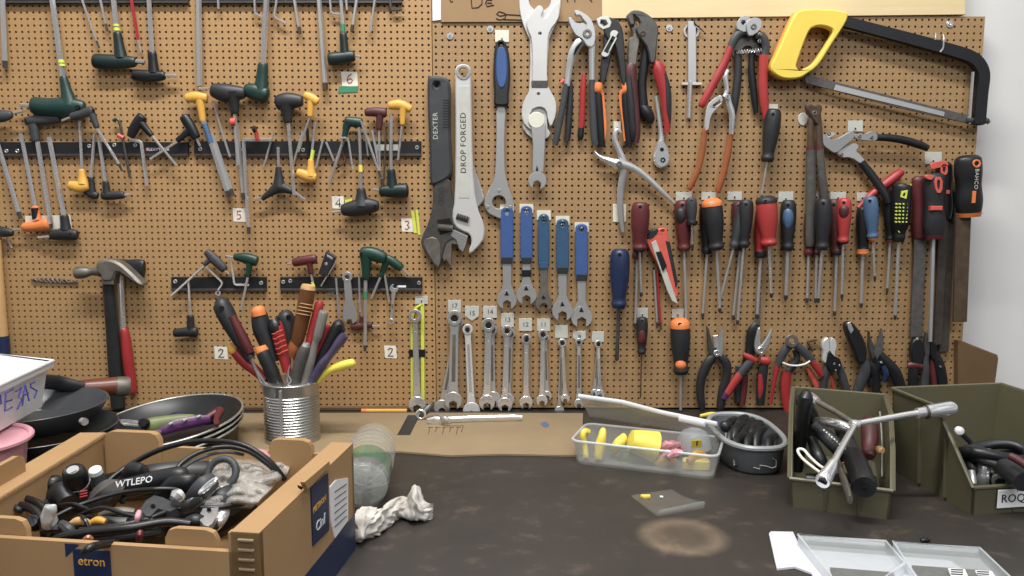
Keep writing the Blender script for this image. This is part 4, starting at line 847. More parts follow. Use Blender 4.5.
t=sd('black screwdriver with rows of yellow dots on the grip',(902,183.5),(898.5,242),9.6,'black',(895,320),1.5,d=24,hole=False,collar=('lime',.965,1,3.6),pr=[(0,.75),(.04,.95),(.2,1),(.6,.98),(.75,.8),(.85,.6),(.92,.62),(1,.5)])
g=G()
for i in range(4):
    for j in range(6): g.plate(circ(897+i*3.4-j*.12,204+j*3.6,.85,8),35,40.4-abs(i-1.5)*1.2,bev=.1)
g.plate([(902,191),(908,190),(906.5,199),(901,197)],34,39.6,[[(903.5,193),(906,192.5),(905,196.5),(902.5,196)]],bev=.1); g.plate(circ(900,231,1.8,12),30,33,bev=.2); t.add('dots','lime',g)
t.add('ring','lime',prof((902,184.2),(902,186),24,[(0,8.2),(1,9)],16))
for i,(x0,y0,x1,y1,l) in enumerate(((676,192,692,201,'plate above the stubby screwdriver'),(701.5,192,716.5,200,'plate above the orange topped screwdriver'),(727.5,191.5,742,200,'plate above the slim black and red screwdriver'),(778.5,191.5,793.5,202,'plate above the grey two-tone screwdriver'),(814,191.5,819,200,'narrow plate strip between the pincers grips'),(830.5,192,846,201,'plate above the red and black screwdriver'),(857,192.5,868,201,'plate above the slate blue screwdriver'),(925,152,942,164,'plate behind the red and black file handles'))): hookp(l,x0,y0,x1,y1)
hookp('plate above the small red screwdriver in the lower row',637,308,648,318)
hookp('plate above the lower orange topped screwdriver',672,309,684,318)
sd('small dark red screwdriver with a thin shank in the lower row',(642.5,317),(641.5,354),5.6,'charcoal',(640.5,398),.7,d=14,inlay=('maroon',.25,.8),sm='rusty')
sd('orange topped black screwdriver in the lower row',(680,319),(681,374),9.8,'charcoal',(680.5,415),1.5,d=20,cap=('orange',.16),inlay=('orange',.7,.99),collar=('orange',.955,1,5.2))
# files
FL='files and rasps at the right edge of the board'
FP=[(0,.5),(.03,.8),(.09,.97),(.3,1),(.5,.92),(.75,1),(.93,.9),(1,.75)]
def filet(label,top,bot,r,m,blade,w,d,bm='file_grey',collar=None,extra=None,flat=.7):
    t=Th('file',label,'file',W(bot[0],bot[1],d),FL); t.add('handle',m,prof(top,bot,d,[(a,b*r) for a,b in FP],16,flat=flat))
    (x0,y0),(x1,y1)=blade; t.add('blade',bm,G().plate([(x0-w,y0),(x0+w,y0),(x1+w*.9,y1),(x1-w*.9,y1)],d-2.5,d+2.2,bev=.4))
    if collar: t.add('collar',collar,prof((bot[0],bot[1]-2),(bot[0],bot[1]+2),d,[(0,r*.95),(1,r*.8)],16,flat=flat))
    if extra: extra(t)
    return t
filet('flat grey file with a dark red handle, leftmost of the files',(919,176),(919,236),7.4,'maroon',((921,236),(916.5,337)),6.2,8,collar='maroon')
filet('dark file with a black and red handle behind, nearly hidden',(944,162),(944,219),8.4,'black',((944,218),(938,345)),4.5,9,'dark_file',extra=lambda t:(t.add('handle_accent','coral',G().plate(ck([(930,163),(946,160),(950,166),(938,168),(931,170)],1),18,20,bev=.4)),t.add('hole_ring','coral',G().plate(ck([(941,164),(948,164),(948,175),(941,175)],1),18,20,[ck([(943,166),(946,166),(946,172),(943,172)],1)],bev=.3)),t.add('handle_band','coral',G().plate(rectp(943,190,950,194),18,20,bev=.3))))
def ex(t):
    t.add('handle_accent','coral',G().plate(ck([(924,177),(929,174),(935,176),(931,181)],1),31,37,bev=.4)); t.add('hole_ring','coral',G().plate(ck([(934.5,177),(943,177),(942.5,193),(936,193)],1),31,38.2,[ck([(937,180),(940.5,180),(940.5,189),(937.5,189)],1)],bev=.3)); t.add('handle_band','coral',G().plate(rectp(931,206,943,210.5),31,38.2,bev=.6))
filet('thin bright file with a black and coral red handle in the middle',(934.5,173),(934.5,237),11,'charcoal',((934,237),(930.8,342)),1.6,24,'satin',collar='maroon',extra=ex)
filet('long brown rusty rasp behind the big black handle',(951,190),(950,222),5,'black',((950,216),(944,352)),5.2,5,'dark_file')
def ex2(t):
    t.add('hole_ring','orange',G().plate(circ(977,163.5,4.2,16),42,44,[circ(977,163.5,2.4,12)],bev=.3)); t.add('stripe','orange',G().plate([(973,191),(976.5,191),(975.5,203),(972,203)],42,44.2,bev=.2))
    t.add('lettering','plate',textg('BAHCO',.0085,lambda c:W(976.5,179,44.2)+Vector((c.y,-c.z,-c.x)),.0002,1.1))
filet('rusty rasp with a big black handle and orange collar, rightmost',(968,155),(969,215),13.6,'black',((964,216),(960.5,322)),7.4,28,'rusty',collar='orange',extra=ex2,flat=.72)
# ---------- lower row of pliers
LP='pliers in the lower row'
t=Th('long_nose_pliers','black handled long nose pliers, leftmost of the lower row','pliers',W(716,405,12),LP)
t.add('jaw','dark_steel',G().plate([(706.8,326),(708.5,328),(713,345),(716,352),(711,358),(708,348)],9,15,bev=.6)); t.add('jaw','satin',G().plate([(721.8,325.5),(723,330),(723.5,348),(722,358),(716,354),(719,342)],11,17,bev=.6)); t.add('throat','satin',G().plate([(713,336),(718,335),(718,348),(714,348)],8,12,bev=.4))
t.add('pivot','chrome',rivet(717,353.5,3.4,17))
t.add('handle','charcoal',arm([(714,356,12,3.4),(708,363,12,5),(702,376,12,4.6),(700,390,12,4.2),(701.5,403,12,3.8),(702,410,12,2.6)])); t.add('handle','charcoal',arm([(720,356,14,3.4),(726,363,14,4.6),(727,375,14,4.2),(723,390,13,4.6),(720.5,406,13,4),(720,411,13,2.4)]))
t=Th('screwdriver','black handled file with grey blade behind the red combination pliers','file',W(752,350,8)); t.e['category']='file'; t.e.name='file'
t.add('blade','file_grey',G().plate([(757,296),(761,296),(760,326),(755,326)],7,10,bev=.3)); t.add('handle','black',arm([(757,324,9,3.6),(752,332,9,5),(750,350,9,5),(744,372,9,4.6)]))
t=Th('combination_pliers','combination pliers with red and black grips and bright jaws','pliers',W(745,390,18),LP)
t.add('jaw','satin',G().plate(ck([(759.5,325),(761,334),(759.5,342),(763,350),(758,356),(754.5,349),(756,338)],1),14,20,bev=.6)); t.add('jaw','satin',G().plate(ck([(772.5,327),(771.5,338),(768,348),(760,356),(757,350),(764,343),(769,334)],1),16,22,bev=.6)); t.add('pivot','chrome',rivet(761,351,4,22))
t.add('guard','red',arm([(743,354,16,2),(750,358,18,3.6),(756,361,19,3)])); t.add('guard','bright_red',arm([(760,360,20,3.4),(767,361,20,4.6),(770,361,20,3)]))
t.add('handle','grey_rubber',arm([(754,358,17,4),(747,366,17,4.6),(740,375,17,4.2)])); t.add('grip','bright_red',arm([(740.5,374,17,4.2),(734,383,17,4),(727,394,17,3.6)])); t.add('grip_end','purple',arm([(727,393,17,3.4),(723.5,399,17,2.8)]))
t.add('handle','charcoal',arm([(765,360,17,4.2),(763,372,17,4.8),(761,390,17,5),(760.5,405,16,4)])); t.add('grip','red',arm([(761,374,19,2.8),(760.8,388,20,3),(760,398,19,2.2)]))
t=Th('pliers','dark red and black pliers legs showing between the first two lower pliers','pliers',W(740,405,8),LP)
t.add('handle','charcoal',arm([(737,372,8,3),(737.5,388,8,3.4),(738,402,8,3)])); t.add('handle','maroon',arm([(745,374,8,3),(744,388,8,3.4),(742,405,8,3)])); t.add('head','dark_steel',G().plate([(736,366),(747,366),(746,376),(736,376)],5,9,bev=.4))
t=Th('crimping_pliers','red handled cutter with a round bolt head and a white wire tie','pliers',W(785,400,14),LP)
t.add('bolt','old_steel',rivet(792,341,6.6,22)); t.add('arm','grey_rubber',arm([(791,344,14,4),(784,352,14,4.4),(778,366,14,3.4)])); t.add('arm','grey_rubber',arm([(794,343,17,4),(804,352,17,4.4),(813,362,17,4)]))
t.add('handle','red',arm([(778,364,14,3),(774.5,380,14,2.2),(770.5,404,14,1.4)])); t.add('handle','red',arm([(787,371,12,4.6),(785.5,390,12,4.8),(788,412,12,4),(789,420,12,2.6)])); t.add('handle','red',arm([(812,361,18,3.6),(819,371,18,3.4),(822,376,18,2.4)]))
t.add('inner_arm','charcoal',arm([(795,350,12,3),(797,360,12,3.4),(788,372,12,3.6)])); t.add('wire_tie','white_plastic',arm([(782.6,362.5,21,.9),(789,365,22,.9),(797,365.6,22,.9),(805,364,22,.9),(810,361,22,.9)],n=8,flat=1))
t=Th('bent_hook','small brown bent hook behind the white headed cutter','hook tool',W(812,350,6)); t.add('wire','rusty',rodg([(813,351,5,1.2),(808,343,5,1.2),(809.5,341,5,1.2),(817,340,5,1.2)],8,2)); t.add('sleeve','coral',arm([(808,368,8,2),(813,378,8,3),(817,387,8,2.6)]))
t=Th('diagonal_cutters','small diagonal cutters with white jaws and black grips','pliers',W(832,385,12),LP)
t.add('jaw','white_steel',G().plate(ck([(828,337),(829.5,340),(830,350),(832,358),(829,364),(822,362),(824,352),(822,347),(823,341)],1),12,20,bev=.8)); t.add('jaw','white_steel',G().plate(ck([(832,337),(836.5,341),(837.5,348),(835,352),(836.5,358),(833,361),(830.5,354),(830.5,342)],1),13,21,bev=.8))
t.add('joint','black',G().plate(ck([(829,349),(834,356),(842,360),(841,372),(832,372),(826,366)],1),18,23,bev=.8))
for x,y in ((834.5,364),(839.5,365.5),(836,370.5)): t.add('pin','chrome',G().plate(circ(x,y,1.0,10),22.5,23.8,bev=.1))
t.add('handle','grey_rubber',arm([(828,364,14,3.6),(825,376,14,4),(823,392,13,3.6)])); t.add('handle','grey_rubber',arm([(838,366,14,3.8),(843,378,14,4),(847,392,13,3.6)])); t.add('grip_line','red',arm([(831,376,16,1.2),(834,392,16,1.4)]))
t=Th('heavy_pliers','large black heavy pliers leaning left with a bright tip','pliers',W(862,385,16),LP)
t.add('jaw','black',G().plate(ck([(845,324),(851,321),(858,328),(865,340),(868,352),(866,364),(858,364),(855,352),(850,342),(846,332)],1),14,25,bev=1.6)); t.add('tip','chrome',G().plate([(847.5,323),(850.5,322),(854,330),(851,334),(848,328)],24.5,26.5,bev=.4))
t.add('handle','grey_rubber',arm([(863,360,18,4.6),(865,370,18,5.4),(861,382,17,5.6),(856,394,16,4.6)])); t.add('handle','black',arm([(862,360,14,4),(872,368,14,5),(876,380,13,4.4),(876,392,13,4)]))
t=Th('long_nose_pliers','black long nose pliers with a blue grip line right of the heavy pliers','pliers',W(880,385,12),LP)
t.add('jaw','dark_steel',G().plate([(869,331),(871,338),(874,345),(878,352),(873,360),(869,348)],9,16,bev=.6)); t.add('jaw','file_grey',G().plate([(882.5,329),(884,340),(883,352),(877,360),(874,353),(879,342)],10,18,bev=.6)); t.add('pivot','chrome',G().plate(circ(881.5,362.5,1.3,10),17,19,bev=.2))
t.add('handle','black',arm([(879,354,14,4),(886,362,15,5.4),(895,373,15,6),(901,388,14,5)])); t.add('handle','black',arm([(876,356,12,4),(877,368,12,4.6),(871,384,11,4.4)])); t.add('grip_line','navy',arm([(883,366,19,2.4),(886,374,20,3.2),(884,382,19,2)]))
t=Th('pliers','dark pliers with a dull red collar, rightmost of the lower row','pliers',W(925,385,12),LP)
t.add('jaw','black',G().plate(ck([(913,340),(920,338),(924,345),(926,356),(921,366),(913,366),(911,352)],1),9,18,bev=1)); t.add('jaw','dark_steel',G().plate(ck([(926,332),(929,334),(931,350),(928,362),(924,356)],1),10,17,bev=.8)); t.add('pin','chrome',G().plate(circ(917.5,339,1.4,10),17.5,19,bev=.2))
t.add('collar','maroon',arm([(908,366,14,3),(915,365,15,3.6),(922,367,14,3)])); t.add('handle','black',arm([(914,366,13,4.8),(913,380,13,5.2),(914,394,13,4.6)])); t.add('handle','grey_rubber',arm([(925,356,14,3),(926,372,15,3.6),(924,388,14,4)]))
t=Th('pliers','black pliers leg slanting right beside the dull red collared ones','pliers',W(938,385,12),LP)
t.add('jaw','black',G().plate(ck([(930,342),(935,341),(938,350),(937,362),(931,358)],1),8,16,bev=.8)); t.add('handle','black',arm([(934,352,12,4),(939,364,12,5),(942,378,12,5),(944,392,12,4)])); t.add('handle','maroon',arm([(933,358,9,3),(933,372,9,3.4),(935,390,9,3)])); t.add('pin','old_steel',G().plate(circ(941,367,1.2,10),16,21,bev=.2))
solo('painted_board','brown painted board leaning at the lower right edge of the pegboard','board','brown_paint',G().plate([(958.5,341),(965,342),(998,355),(999,359),(992,412),(958.5,412)],-6,14,bev=1.2))
# ---------- things on the bench
def bt(pts,n=12,flat=1.0,k=4,g=None): return (g or G()).tube(smoothpts(TB(pts),k),n=n,flat=flat)
def bflat(pts,h0,h1,holes=(),bev=.0004):
    """outline on the bench seen at height h1, thickness h1-h0"""
    r=[[(B(x,y,h1).x,B(x,y,h1).y) for x,y in q] for q in [pts]+list(holes)]
    return G().plate3(r,lambda x,y,k:Vector((x,y,(h0 if k==0 else h1-.3*min(1,(h1-h0)) if k<1 else h1)*.001)),0,bev)
def vdir(a,b): return (b-a).normalized()
# flat cardboard
t=Th('cardboard_sheet','flattened cardboard sheet lying along the foot of the pegboard','cardboard',B(480,435,0))
t.add('sheet','card_flat',bflat([(240,413),(420,412.5),(583,413),(582,455),(500,453.5),(450,455),(400,451),(352,452),(300,462),(235,462)],.4,3.2))
t.add('printed_stripe','charcoal',bflat([(408,415),(420,415),(410,435),(397,435)],3.2,3.5,bev=.0001))
g=G()
for i,s in enumerate(((430,2),(437,3),(444,2),(451,3),(458,2),(463,1))):
    x=s[0]; g.tube(TB([(x,427,3.4,.5),(x-1.6,434-(i%2)*2,3.4,.5)]),n=6)
    if s[1]>1: g.tube(TB([(x-2,427.5,3.4,.5),(x+3,427.5,3.4,.5)]),n=6)
g.tube(TB([(446,426,3.4,.6),(464,426,3.4,.6)]),n=6); t.add('print','dark_red',g)
t.add('paper_scrap','slate_blue',bflat(ck([(540,423),(546,421),(550,425),(546,427.5),(542,426)],1),3.3,3.7,bev=.0001),label='torn blue sticker')
solo('wood_batten','thin dark wooden batten at the foot of the left pegboard','batten','brown_paint',G().box((W(250,400).x,-.004,.003),(.62,.006,.006),bev=.001))
t=Th('pencil','yellow pencil lying at the foot of the board by the leftmost wrench','pencil',B(385,411,4))
t.add('shaft','yellow',rodg([(363,411,12,2.3),(407,411,12,2.3)],6)); t.add('end','orange',rodg([(361.5,411,12,2.4),(367,411,12,2.4)],6))
# lying wrenches
t=Th('combination_wrench','chrome combination wrench lying on the cardboard below the row','wrench',B(480,419,6))
g=G(); g.tube(TB([(447,420,8,5),(470,419,8,5.4),(515,418,8,5.4),(522,418,8,4)]),n=10,flat=.5); g.tube(TB([(427,421,8,4),(434,421,8,7),(446,421,8,7.5),(450,420.5,8,4)]),n=12,flat=.45); t.add('body','chrome',g)
t=Th('wrench','small dark wrench head lying beside the leftmost wrench','wrench',B(430,412,6)); g=G(); g.tube(smoothpts(TB([(420,417,8,3),(424,413,14,5),(430,407,22,5),(433,402,28,3)]),3),n=10,flat=.5); t.add('body','dark_steel',g)
g=G(); c=B(421,414,12); g.tube([(c+Vector((math.cos(a)*.0065,-.002,math.sin(a)*.0065)),.0022) for a in [i*math.pi/7 for i in range(14)]],n=8,closed=True); t.add('ring','chrome',g)
solo('combination_wrench','second chrome wrench crossing the lying one near its jaw','wrench','satin',bt([(437,415,12,3.4),(443,419,14,4.2),(450,423,8,3.2)],flat=.5))
# --- tin can with tools
cb=B(293,441,0); dcan=-cb.y*1000; cr_=S(cb+Vector((0,0,.05)))*27.3; ztop=W(292,380.5,dcan).z
t=Th('tin_can','ribbed tin can holding old screwdrivers','can',cb)
pr=[(0,cr_*.97),(.002,cr_),(.004,cr_*.985)]
n=16
for i in range(n*8+1): pr.append((.008+(ztop-.024)*i/(n*8),cr_*(.975+.022*math.sin(i*math.pi/4))))
pr+=[(ztop-.015,cr_*.985),(ztop-.003,cr_*.985),(ztop-.0015,cr_*1.01),(ztop,cr_*1.0),(ztop-.001,cr_*.97),(ztop-.01,cr_*.955),(.004,cr_*.955)]
t.add('body','tin',G().lathe(cb,(0,0,1),pr,40,caps=False),sharp=80)
g=G(); g.lathe(cb,(0,0,1),[(0.0005,cr_*.97),(.004,cr_*.955)],32); t.add('base','tin',g)
t.add('seam','satin',G().box(cb+Vector((-.0042,-cr_*1.0,ztop/2)),(.004,.0016,ztop-.01),bev=.0005))
def ch(pts,n=14,flat=1.0,k=4):  # points in the vertical plane through the can, depth offset from can centre (mm, + nearer)
    return G().tube(smoothpts(T([(x,y,dcan+o,r) for x,y,o,r in pts]),k),n=n,flat=flat)
CT='old screwdrivers standing in the tin can'
def cs(label,cat,pts,m,extra=(),low=True,name='screwdriver'):
    p=pts[-1]; t=Th(name,label,cat,W(p[0],p[1],dcan+p[2]),CT); t.add('handle',m,ch(pts))
    for nm,mm,pp in extra: t.add(nm,mm,ch(pp))
    if low:
        q=(292+(p[0]-292)*.3,430,p[2]*.4); t.add('shank','satin',ch([(p[0],p[1],p[2],1.4),(q[0],q[1],q[2],1.2)],10))
    return t
t=cs('black and red screwdriver leaning far left, in the tin can','screwdriver',[(217,300,0,4),(221,304,0,8.4),(228,318,2,9.0),(238,338,4,6.6),(247,352,5,5.2),(251,358,6,5.2)],'charcoal',[('grip_inlay','maroon',[(232,316,9,4),(240,332,9,4.8),(246,344,9,5.2),(250,353,9,4.4)])]); t.add('hang_hole','hole',ch([(221.5,308,11,2.6),(221.7,308.4,14.5,2.6)],12))
t=cs('black screwdriver with an orange rounded top, in the tin can','screwdriver',[(257,308,-4,4),(259,313,-4,7.4),(262,328,-4,9.4),(268,345,-2,8.0),(273,362,0,6.5)],'charcoal',[('end_cap','orange',[(257,307,-3,4),(258,310,-2,7),(259.5,316,-1,7.0)])]); 
t=cs('black pierced screwdriver behind the orange topped one, in the tin can','screwdriver',[(283,311,-14,4),(285,316,-14,8.4),(288,330,-13,9.2),(290,350,-10,7)],'charcoal'); t.add('hang_hole','hole',ch([(288.5,317,-2,2.6),(288.6,317.4,-.6,2.6)],12))
t=cs('red and black ribbed screwdriver in the middle of the tin can','screwdriver',[(275,322,0,5),(277,328,1,6.8),(281,345,3,6.2),(285,362,5,5),(287,372,6,4)],'red',[('end_cap','black',[(273,319,0,4),(275,325,1,7.0),(277,332,2,6.8)])])
g=G()
for i in range(5): g.tube(T([(272+i*1.3+j*2.6,334+i*5-j*1.0+(j==1)*1.0,dcan+(9 if j in(0,4) else 13.2),.7) for j in range(5)]),n=6)
t.add('grip_ribs','coral',g)
t=cs('screwdriver with an orange flat end cap and dark ribbed grip, in the tin can','screwdriver',[(262,350,8,6.6),(265,357,9,7),(272,372,8,7),(279,390,6,6)],'charcoal',[('end_cap','saw_orange',[(260.5,346,8,5.6),(262,350,8,6.9),(263,353,8,6.8)])],low=False)
t.add('grip_ribs','moss',ch([(268,358,15,1.0),(280,388,13,1.0)],8)); 
t=cs('tall brown wooden handled tool standing in the tin can','screwdriver',[(308,288,0,7.6),(306,300,0,7.8),(302,320,0,7.4),(298,338,0,6.6),(294,352,0,5)],'amber',[('end_cap','wood',[(308.6,285,0,6.6),(308,289,0,7.9)]),('ferrule','brown_grip',[(296.5,341,0,5.6),(294,349,0,6.6),(292,357,0,5)])])
g=G()
for i in range(4): g.tube(T([(305.6-i*.9+7.8*math.cos(a)*1.0,303+i*3.4+1.2+7.8*.17*math.cos(a),dcan+12.6*math.sin(a),.5) for a in [q*math.pi/10 for q in range(11)]]),n=6)
t.add('grooves','wood',g)
cs('red handled tool behind the wooden one, in the tin can','pliers',[(319,301,-6,3.6),(319,306,-6,4.6),(314,325,-6,4.8),(308,350,-5,4.4),(303,375,-4,4)],'bright_red',name='pliers')
cs('second short red handle right in the tin can','pliers',[(327,325,-10,3.4),(326,329,-10,4.4),(321,345,-9,4.4),(314,370,-7,4)],'red',name='pliers')
cs('clear faceted screwdriver handle in the tin can','screwdriver',[(324,311,6,4.0),(323,315,6,5),(318,335,7,4.8),(315,344,7,3.4),(310,362,7,5.2),(304,386,6,4.6)],'grey_clear')
cs('dark plastic screwdriver handle in the middle front of the tin can','screwdriver',[(306,345,12,3.6),(304,351,12,5.8),(299,366,12,6),(294,386,10,5.4)],'worn_grip',[('ferrule','satin',[(306.5,343,12,3.2),(305,348,12,4.8)])])
cs('slim purple clear screwdriver leaning right in the tin can','screwdriver',[(345,335,4,4.4),(341,340,4,5),(330,355,6,4),(322,365,7,4.8),(309,386,6,4.4)],'violet_clear')
t=cs('black round ended handle leaning right in the tin can','pliers',[(343,324,-6,4),(340,326,-6,7.4),(334,335,-6,6.6),(324,352,-5,5),(312,376,-4,4)],'charcoal',name='pliers'); t.add('hang_hole','hole',ch([(339.5,327,3,2.6),(339.6,327.4,6.2,2.6)],12))
cs('bright yellow dipped handle sticking out right of the tin can','pliers',[(355,362,2,2.4),(352,363,2,4.2),(341,366,2,4.6),(328,371,2,3.8),(316,382,0,3.2)],'bright_yellow',name='pliers',low=False)
cs('thin yellow handle behind the purple screwdriver, in the tin can','pliers',[(333,352,-10,2.2),(326,362,-8,3.2),(317,376,-6,3.0)],'yellow',name='pliers',low=False)
t=cs('red and yellow pliers handle curving left out of the tin can','pliers',[(232,346,-8,3),(236,352,-8,5.4),(245,362,-7,5.8),(255,370,-4,5.2),(266,380,-2,4.4)],'red',[('tip','yellow',[(229.5,344,-8,3),(233,349,-8,5.6),(235,352,-8,5.5)])],name='pliers',low=False)
solo('wire_twist','thin bright twisted wire at the front rim of the tin can','wire','chrome',ch([(290,365,18,.5),(288,374,20,.7),(291,381,22,.8),(287,386,24,.7),(290,389,25,.6)],6)); 
t=cs('bare steel shank screwdriver leaning left in the tin can','screwdriver',[(249,357,4,1.4),(258,372,4,1.4),(267,386,4,1.4)],'satin',low=False)
# --- plastic bottle
bc=B(378,500,0); ax=(B(352,448,0)-B(368,500,0)); 
c0=B(363,487,28); c1=B(373,446,28); d_=(c1-c0).normalized()
t=Th('plastic_bottle','clear plastic bottle with a green middle lying behind the cardboard box','bottle',Vector((c0.x,c0.y,0)))
Rb=.0285
t.add('shell','clear',G().lathe(c0,d_,[(0,.010),(.002,.020),(.01,.026),(.02,Rb),(.05,Rb),(.055,Rb*.97),(.06,Rb),(.075,Rb*.97),(.08,Rb),(.095,Rb*.97),(.1,Rb),(.115,Rb*.98),(.15,Rb)],40,caps=False),sharp=80)
t.add('base','clear',G().lathe(c0,d_,[(-.001,.006),(.0,.012),(.001,.022),(.004,.027)],32),label='cloudy ribbed bottle base')
t.add('label_band','bottle_green',G().lathe(c0,d_,[(.020,Rb*1.015),(.062,Rb*1.015)],40,caps=False)); 
g=G()
for i in range(10):
    a=i*math.pi/5; u=Vector((1,0,0)); w=d_.cross(u).normalized(); u=w.cross(d_)
    g.tube([(c0+d_*(-.001)+(u*math.cos(a)+w*math.sin(a))*.007,.0006),(c0+d_*.003+(u*math.cos(a)+w*math.sin(a))*.022,.0009),(c0+d_*.012+(u*math.cos(a)+w*math.sin(a))*.0268,.0005)],n=6)
t.add('ribs','clear',g)
for hq in (.078,.094,.110,.126):
    w_=d_.cross(Vector((1,0,0))).normalized(); u_=w_.cross(d_); t.add('ridge','clear',G().tube([(c0+d_*hq+(u_*math.cos(i*math.pi/18)+w_*math.sin(i*math.pi/18))*Rb*1.01,.0011) for i in range(36)],n=6,closed=True))
# --- rag
from mathutils import noise as NZ
def ragf(u,v):
    x=358+74*u; yc=533-19*u+5*math.sin(u*8)
    w=.021*(1-.55*u)+.010*math.exp(-((u-.78)/.08)**2)+.010*math.exp(-((u-.08)/.1)**2)
    if u>.9: w*=max(.15,(1-u)/.1)
    a=v*2*math.pi; p=B(x,yc,0); q=Vector((u*6,math.cos(a)*1.2,math.sin(a)*1.2))
    n1=NZ.noise(q*1.3); n2=NZ.noise(q*3.1)
    rr=1+.35*n1+.10*n2
    hh=.0135*(1-.35*u)+.009*math.exp(-((u-.78)/.07)**2)
    return p+Vector((.004*n2,math.cos(a)*w*rr,max(.0006,hh*.9+math.sin(a)*hh*rr)))
g=G().grid(ragf,110,40); solo('rag','crumpled white cloth rag lying right of the cardboard box','rag','rag',g,sharp=80)
# --- zip bag
t=Th('plastic_bag','small flat clear zip bag with a yellow bit on the bench','plastic bag',B(670,500,0))
t.add('film','film',bflat([(631,495),(672,489),(683,496),(705,503),(704,507),(658,515),(650,510)],.4,2.4,bev=.0002)); t.add('seal','clear',bt([(659,512,3,2.2),(680,508,4,2.6),(704,503,3,2.4)],10,.5)); t.add('yellow_bit','bright_yellow',bt([(641,496,3.5,2),(645,497,3.5,3),(650,496.5,3.5,2.6)],10,.5),label='yellow rubber bit'); t.add('pale_bit','white_plastic',bt([(660,496.5,3,1.2),(663,497,3,1.2)],8))
# --- clear box with yellow parts
p0=B(574,463,0); p1=B(714,480,0); u=(p1-p0); u.z=0; Lb=u.length; u.normalize(); vb=Vector((-u.y,u.x,0)); hb=W(574,440,-p0.y*1000).z
Wb=.074
def boxw(g,o,u,v,L,Wd,h,th,flare=.004,z0=0.0):
    """open box: outer and inner rings, rounded corners"""
    def ring(q,z):
        r=[]; c=.012
        x0,x1,y0,y1=-q,L+q,-q,Wd+q
        for (cx,cy,a0) in ((x1-c,y0+c,-90),(x1-c,y1-c,0),(x0+c,y1-c,90),(x0+c,y0+c,180)):
            for k in range(5):
                a=math.radians(a0+k*22.5); r.append(o+u*(cx+math.cos(a)*c)+v*(cy+math.sin(a)*c)+Vector((0,0,z)))
        return r
    rs=[ring(0,z0),ring(flare*.1,z0+h*.15),ring(flare,z0+h),ring(flare-th,z0+h),ring(-th,z0+th*1.5)]
    b=len(g.v)
    for r in rs: g.v+=r
    n=20
    for i in range(4):
        for j in range(n): g.f.append((b+i*n+j,b+i*n+(j+1)%n,b+(i+1)*n+(j+1)%n,b+(i+1)*n+j))
    g.f.append(tuple(b+j for j in reversed(range(n)))); g.f.append(tuple(b+4*n+j for j in range(n)))
    return g
t=Th('storage_box','clear plastic box with a lifted lid holding yellow parts','plastic box',p0+u*Lb/2+vb*Wb/2)
t.add('body','cloudy',boxw(G(),p0,u,vb,Lb,Wb,hb,.0016),sharp=50)
def rimg(o,u,v,L,Wd,z,r):
    pts=[]; c=.012
    for (cx,cy,a0) in ((L-c,c,-90),(L-c,Wd-c,0),(c,Wd-c,90),(c,c,180)):
        for k in range(5):
            a=math.radians(a0+k*22.5); pts.append((o+u*(cx+math.cos(a)*c)+v*(cy+math.sin(a)*c)+Vector((0,0,z)),r))
    return G().tube(pts,n=8,closed=True)
t.add('rim','frosted',rimg(p0-u*.004-vb*.004,u,vb,Lb+.008,Wb+.008,hb,.0018))
# lid: hinged along the back, raised at the left, its front edge from (578,395) to (717,425)
A=[W(578,396,-p0.y*1000+2),W(622,402,-p0.y*1000+2),W(660,412,-p0.y*1000),W(717,424,-p1.y*1000)]
def lidf(s,v):
    i=min(2,int(s*3)); q=s*3-i; a=A[i]*(1-q)+A[i+1]*q; b=p0+u*(Lb*s)+vb*(Wb+.004)+Vector((0,0,hb*(1.0)+.010*(1-s)))
    return a*(1-v)+b*v+Vector((0,0,.002*math.sin(v*math.pi)))
g=G().grid(lidf,12,4); k=len(g.v); g2=[x+Vector((0,0,.0018)) for x in g.v]; f=list(g.f); g.v+=g2; g.f+=[tuple(i+k for i in q) for q in f]
ld=t.add('lid','cloudy',g)
t.add('lid_rim','white_plastic',G().tube([(lidf(i/12,0),.003) for i in range(13)],n=8,flat=.5),parent=ld); t.add('latch','white_plastic',G().tube([(lidf(.78,0)+Vector((0,-.003,-.003)),.0035),(lidf(.93,0)+Vector((0,-.003,-.003)),.0035)],n=8,flat=.4),parent=ld)
YP='yellow dipped parts in the clear box'
inb=lambda x,y,h:(x,y,h)
def IB(pts,m,label,name='yellow_hook',cat='hook',n=12,flat=1.0,grp=YP): return solo(name,label,cat,m,bt(pts,n,flat),grp)
IB([(586,459,6,4),(585,446,20,4),(583,436,34,4),(585,431,40,4.4),(589,432,38,4)],'bright_yellow','curled yellow hook standing at the left end of the clear box')
IB([(598,460,6,5),(600,446,22,7),(602,437,34,5.6),(603,431,41,4.6),(604,429,43,3)],'bright_yellow','yellow finger shaped cap second from the left in the clear box')
IB([(613,452,10,5),(618,444,26,7),(623,438,32,6),(622,434,37,3)],'bright_yellow','small bright yellow cap left of the big yellow cup')
g=G(); a=B(636,438,30); b=B(655,444,24); g.lathe(B(630,440,34),(B(660,448,22)-B(630,440,34)),[(0,.010),(.001,.0135),(.012,.0165),(.032,.020),(.035,.0205)],28); solo('yellow_cup','big bright yellow cup lying in the middle of the clear box','cup','bright_yellow',g,YP)
IB([(620,458,6,8),(640,459,6,9),(656,458,6,7)],'moss','dull green yellow part at the bottom of the clear box','rubber_part','part',flat=.5)
IB([(655,463,6,6),(664,461,10,9),(674,461,8,7)],'yellow','yellow part under the cup at the bottom of the clear box','rubber_part','part',flat=.6)
g=G()
